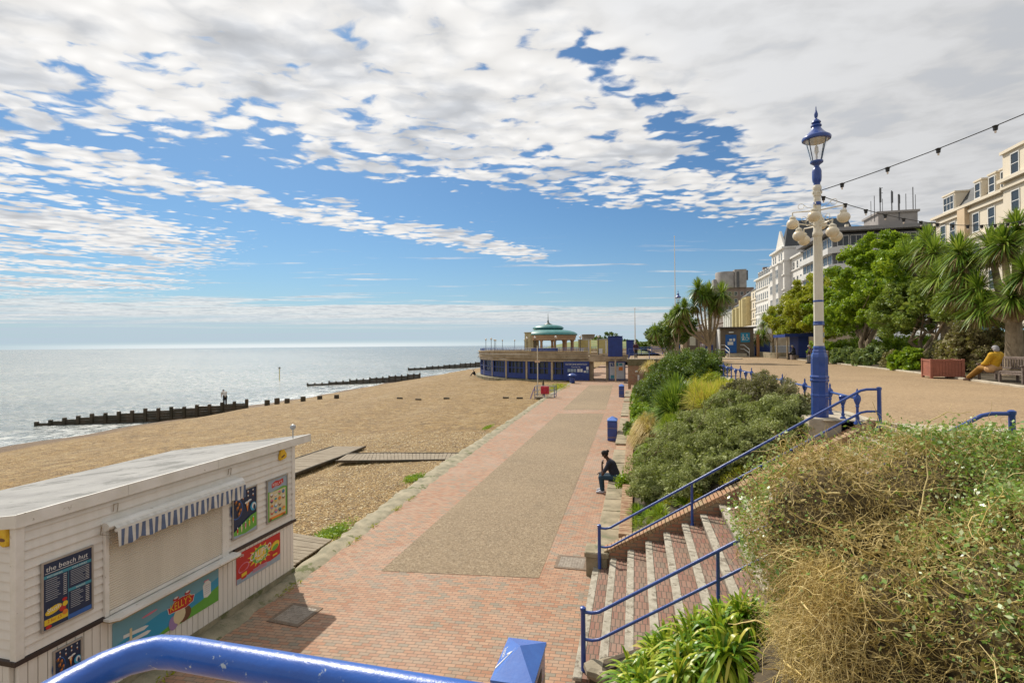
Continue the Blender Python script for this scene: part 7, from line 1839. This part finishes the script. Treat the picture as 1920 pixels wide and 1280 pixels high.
    for y in (152.8, 177.5, 166): 
        m = MB(); m.bbox(40, 41.4, y-.6, y+.6, 26, 29.9 if y < 153 else 29.0, .05); m.build('chimney', PINKB if y > 170 else WHT_W, T)
    zs = [21.6, 17.9, 14.2, 10.5, 6.8]
    windows(T, [(38.0, y, z) for y in np.arange(161, 177.5, 2.35) for z in zs[:4]], 1.0, 2.1)
    windows(T, [(37.0, y, 25.8) for y in (144.3, 146.3, 149.9, 151.9)]+[(36.1, y, z) for y in (144.7, 145.9, 150.3, 151.5) for z in zs], .8, 2.1)
    windows(T, [(38.6, y, z) for y in (134.2, 136.8, 139.6) for z in (22.6, 18.9, 15.2)], 1.0, 2.1)
    m = MB(); m.box(31, 36.9, 141, 181, G0, 9.2); m.box(30.7, 37, 140.8, 181.2, 9.2, 9.6); m.build('sun_lounge', WHT_W, T)
    windows(T, [(31, y, 6.2) for y in np.arange(143, 180, 3)], 1.6, 1.8, cols=2)
    # --- further row
    for i, (y0, y1, top, x0, mt_, lb) in enumerate([
        (181.5, 190, 22.5, 39, CRM_W, 'grey-cream narrow building with a pitched roof beside the white hotel'),
        (190.5, 199, 21.0, 37.5, YELW, 'yellow house with dark pointed turret roof in the far seafront terrace'),
        (200, 214, 18.6, 37.5, YELW, 'primrose yellow terrace house left of the turreted one'),
        (215, 232, 17.2, 37.5, WHT_W, 'white and pale grey terraced houses farther left along the front'),
        (233, 262, 17.0, 37, PINKB, 'brownish flats seen through the branching palm'),
        (264, 300, 17.5, 36.5, WHT_W, 'pale balconied flats behind the branching palm'),
        (302, 360, 15.5, 36, PINKB, 'dull brown seafront block farthest along the front')]):
        T = thing('seafront_house', lb, 'building', (x0, y0, G0))
        m = MB(); m.box(x0, x0+14, y0, y1, G0, top)
        for z in np.arange(top-3.2, G0+2, -3.3): m.box(x0-.25, x0+14.05, y0-.1, y1+.1, z, z+.22)
        m.build('wall', mt_, T)
        if i in (0, 1, 2, 4):
            m = MB(); ym = (y0+y1)/2; m.add([(x0-.2, y0-.2, top), (x0-.2, y1+.2, top), (x0+4, ym, top+3.2), (x0+14, y0-.2, top), (x0+14, y1+.2, top), (x0+10, ym, top+3.2)], [(0, 2, 1), (0, 3, 5, 2), (1, 2, 5, 4), (3, 4, 5), (0, 1, 4, 3)]); m.build('roof', SLATE, T)
        else:
            m = MB(); m.box(x0-.4, x0+14.2, y0-.15, y1+.15, top, top+.35); m.build('roof', GREYC, T)
            m = MB(); m.bbox(x0+2, x0+6, y0+2, y0+6, top+.35, top+2.0, .1); m.build('roof_box', DKGREY, T)
        if i in (1, 2, 3):
            n = 2 if i < 3 else 4
            for k in range(n):
                yy = y0+(y1-y0)*(k+.5)/n; m = MB(); m.prism([(x0, yy-1.8), (x0-1, yy-.9), (x0-1, yy+.9), (x0, yy+1.8)], G0, top-.8); m.build('bay', mt_, T)
        windows(T, [(x0, y, z) for y in np.arange(y0+1.4, y1-.8, 3.4 if i < 3 else 5.5) for z in np.arange(top-2.6, G0+2, -3.3)], 1.1, 1.7)
        windows(T, [(x, y0, z) for x in (x0+2.2, x0+5.4) for z in np.arange(top-2.6, G0+4, -3.3)], 1.0, 1.7, 'S')
    # tower block
    T = thing('tower_block', 'tall concrete tower with blank curved drum top rising behind the far houses', 'tower block', (60, 355, G0))
    m = MB(); m.box(50, 74, 352, 372, G0, 40.5); m.build('wall', PINKB, T)
    m = MB(); m.lathe([(6.4, 40.5), (6.4, 50.5), (6.1, 50.9)], 30, 0, Matrix.Translation((58, 356, 0))); m.box(62.5, 69.5, 350.5, 362, 40.5, 52.0); m.box(50.2, 53, 354, 362, 40.5, 46.5); m.build('drum', CONCT, T, smooth=True)
    m = MB(); m.box(63.6, 65.2, 350.3, 350.5, 40.6, 50.5); m.box(69.2, 70.4, 350.6, 352, 45, 51.2); m.build('slot', DKGREY, T)
    windows(T, [(x, 352, z) for x in np.arange(52.5, 73, 3.6) for z in (35.6, 31, 26.4, 21.8)], 1.7, 2.2, 'S')
    m = MB(); m.box(74.2, 90, 352, 370, G0, 38.5); m.build('wing', CONCT, T)
    # parked cars glimpsed between the trunks
    def car(x, y, lb, c):
        T = thing('parked_car', lb, 'car', (x, y, G0)); T.location = (x, y, 4.35)
        L, W = 4.3, 1.75; pr = [(-L/2, .35), (-L/2, .75), (-L/2+.15, .92), (-L/2+.95, 1.02), (-L/2+1.5, 1.42), (L/2-1.35, 1.46), (L/2-.5, 1.02), (L/2-.05, .88), (L/2, .35)]
        m = MB(); vs = [(-W/2+(.12 if z > 1.1 else 0), yy, z) for yy, z in pr]+[(W/2-(.12 if z > 1.1 else 0), yy, z) for yy, z in pr]; n = len(pr)
        m.add(vs, [tuple(range(n)), tuple(range(2*n-1, n-1, -1))]+[(k, k+n, n+(k+1) % n, (k+1) % n) for k in range(n)]); m.build('body', pm('car '+c[0], c[1], None, 1, .3, coat=1), T, world=False)
        m = MB(); q = W/2+.004
        for s in (-1, 1):
            m.add([(s*(q-.03), -L/2+1.05, 1.03), (s*(q-.03), L/2-.75, 1.05), (s*(q-.11), L/2-1.35, 1.40), (s*(q-.11), -L/2+1.55, 1.37)], [(0, 1, 2, 3) if s > 0 else (3, 2, 1, 0)])
        m.build('window', DGLASS, T, world=False)
        for yy in (-1.3, 1.3):
            for s in (-1, 1):
                m = MB(); m.lathe([(.30, -.1), (.33, -.07), (.33, .07), (.30, .1)], 16, 0, Matrix.Translation((s*(W/2-.08), yy, .32)) @ Matrix.Rotation(radians(90), 4, 'Y')); m.build('wheel', BLACKM, T, world=False)
    car(22.0, 44.5, 'white car parked on the road, seen between the trunks behind the garden', ('white', (.6, .6, .62)))
    car(22.0, 50.5, 'silver car parked beyond the white one behind the garden trees', ('silver', (.35, .36, .38)))
    car(22.0, 38.0, 'pale blue car parked behind the palms at the back of the garden', ('pale blue', (.2, .38, .45)))
    # far rise with a round tower and trees
    m = MB(); V = []; Q = []
    nx, ny = 40, 14
    for j in range(ny):
        for i in range(nx):
            x = -48+i*2.4; y = 175+j*9; V.append((x, y, 1.5+4.9*math.exp(-((x+18)/20)**2)*min(1, j/3)*(1 if j < ny-1 else .2)+3.2*math.exp(-((x-10)/16)**2)*min(1, j/3)))
    Q = [(j*nx+i, j*nx+i+1, (j+1)*nx+i+1, (j+1)*nx+i) for j in range(ny-1) for i in range(nx-1)]
    struct(npmesh('hill', V, Q, pm('rough grass bank', (.12, .17, .04), (.20, .20, .08), .3, .9), smooth=True))
    T = thing('round_tower', 'squat round brown tower on the rise behind the yellow kiosks', 'tower', (-22.9, 262, 5))
    m = MB(); m.lathe([(3.5, 4), (3.2, 9.3), (3.4, 9.4), (3.4, 10.0), (2.8, 10.05)], 24, 0, Matrix.Translation((-22.9, 262, 0))); m.build('wall', PINKB, T)
    for k, (x, y, z, r, h, lb) in enumerate([(-13.5, 205, 6.2, 1.9, 2.3, 'small dark conifer on the rise, left of the domed one'), (-9.2, 205, 6.8, 3.2, 2.9, 'broad domed dark tree on the rise behind the blue box'), (-5.2, 208, 6.0, 2.7, 2.4, 'dark tree on the rise to the right of the domed one'), (-17.5, 240, 5.6, 2.6, 1.6, 'low dark trees at the foot of the round tower'),
                                           (3.0, 185, 4.8, 3.6, 2.6, 'dark tree beyond the flagpole, left of the thin palms'), (9.0, 182, 5.6, 4.5, 3.6, 'taller dark tree behind the windswept tree')]):
        limb_tree('distant_tree', lb, (x, y, z-3.4), 1, [(x, y, z, r, r, h), (x+r*.4, y, z-h*.3, r*.8, r*.8, h*.7), (x-r*.45, y, z-h*.3, r*.7, r*.7, h*.65)], LEAF_DARK, 5000, .45, .25, .7, 50, group='trees on the far rise', inner=False)
hotels()
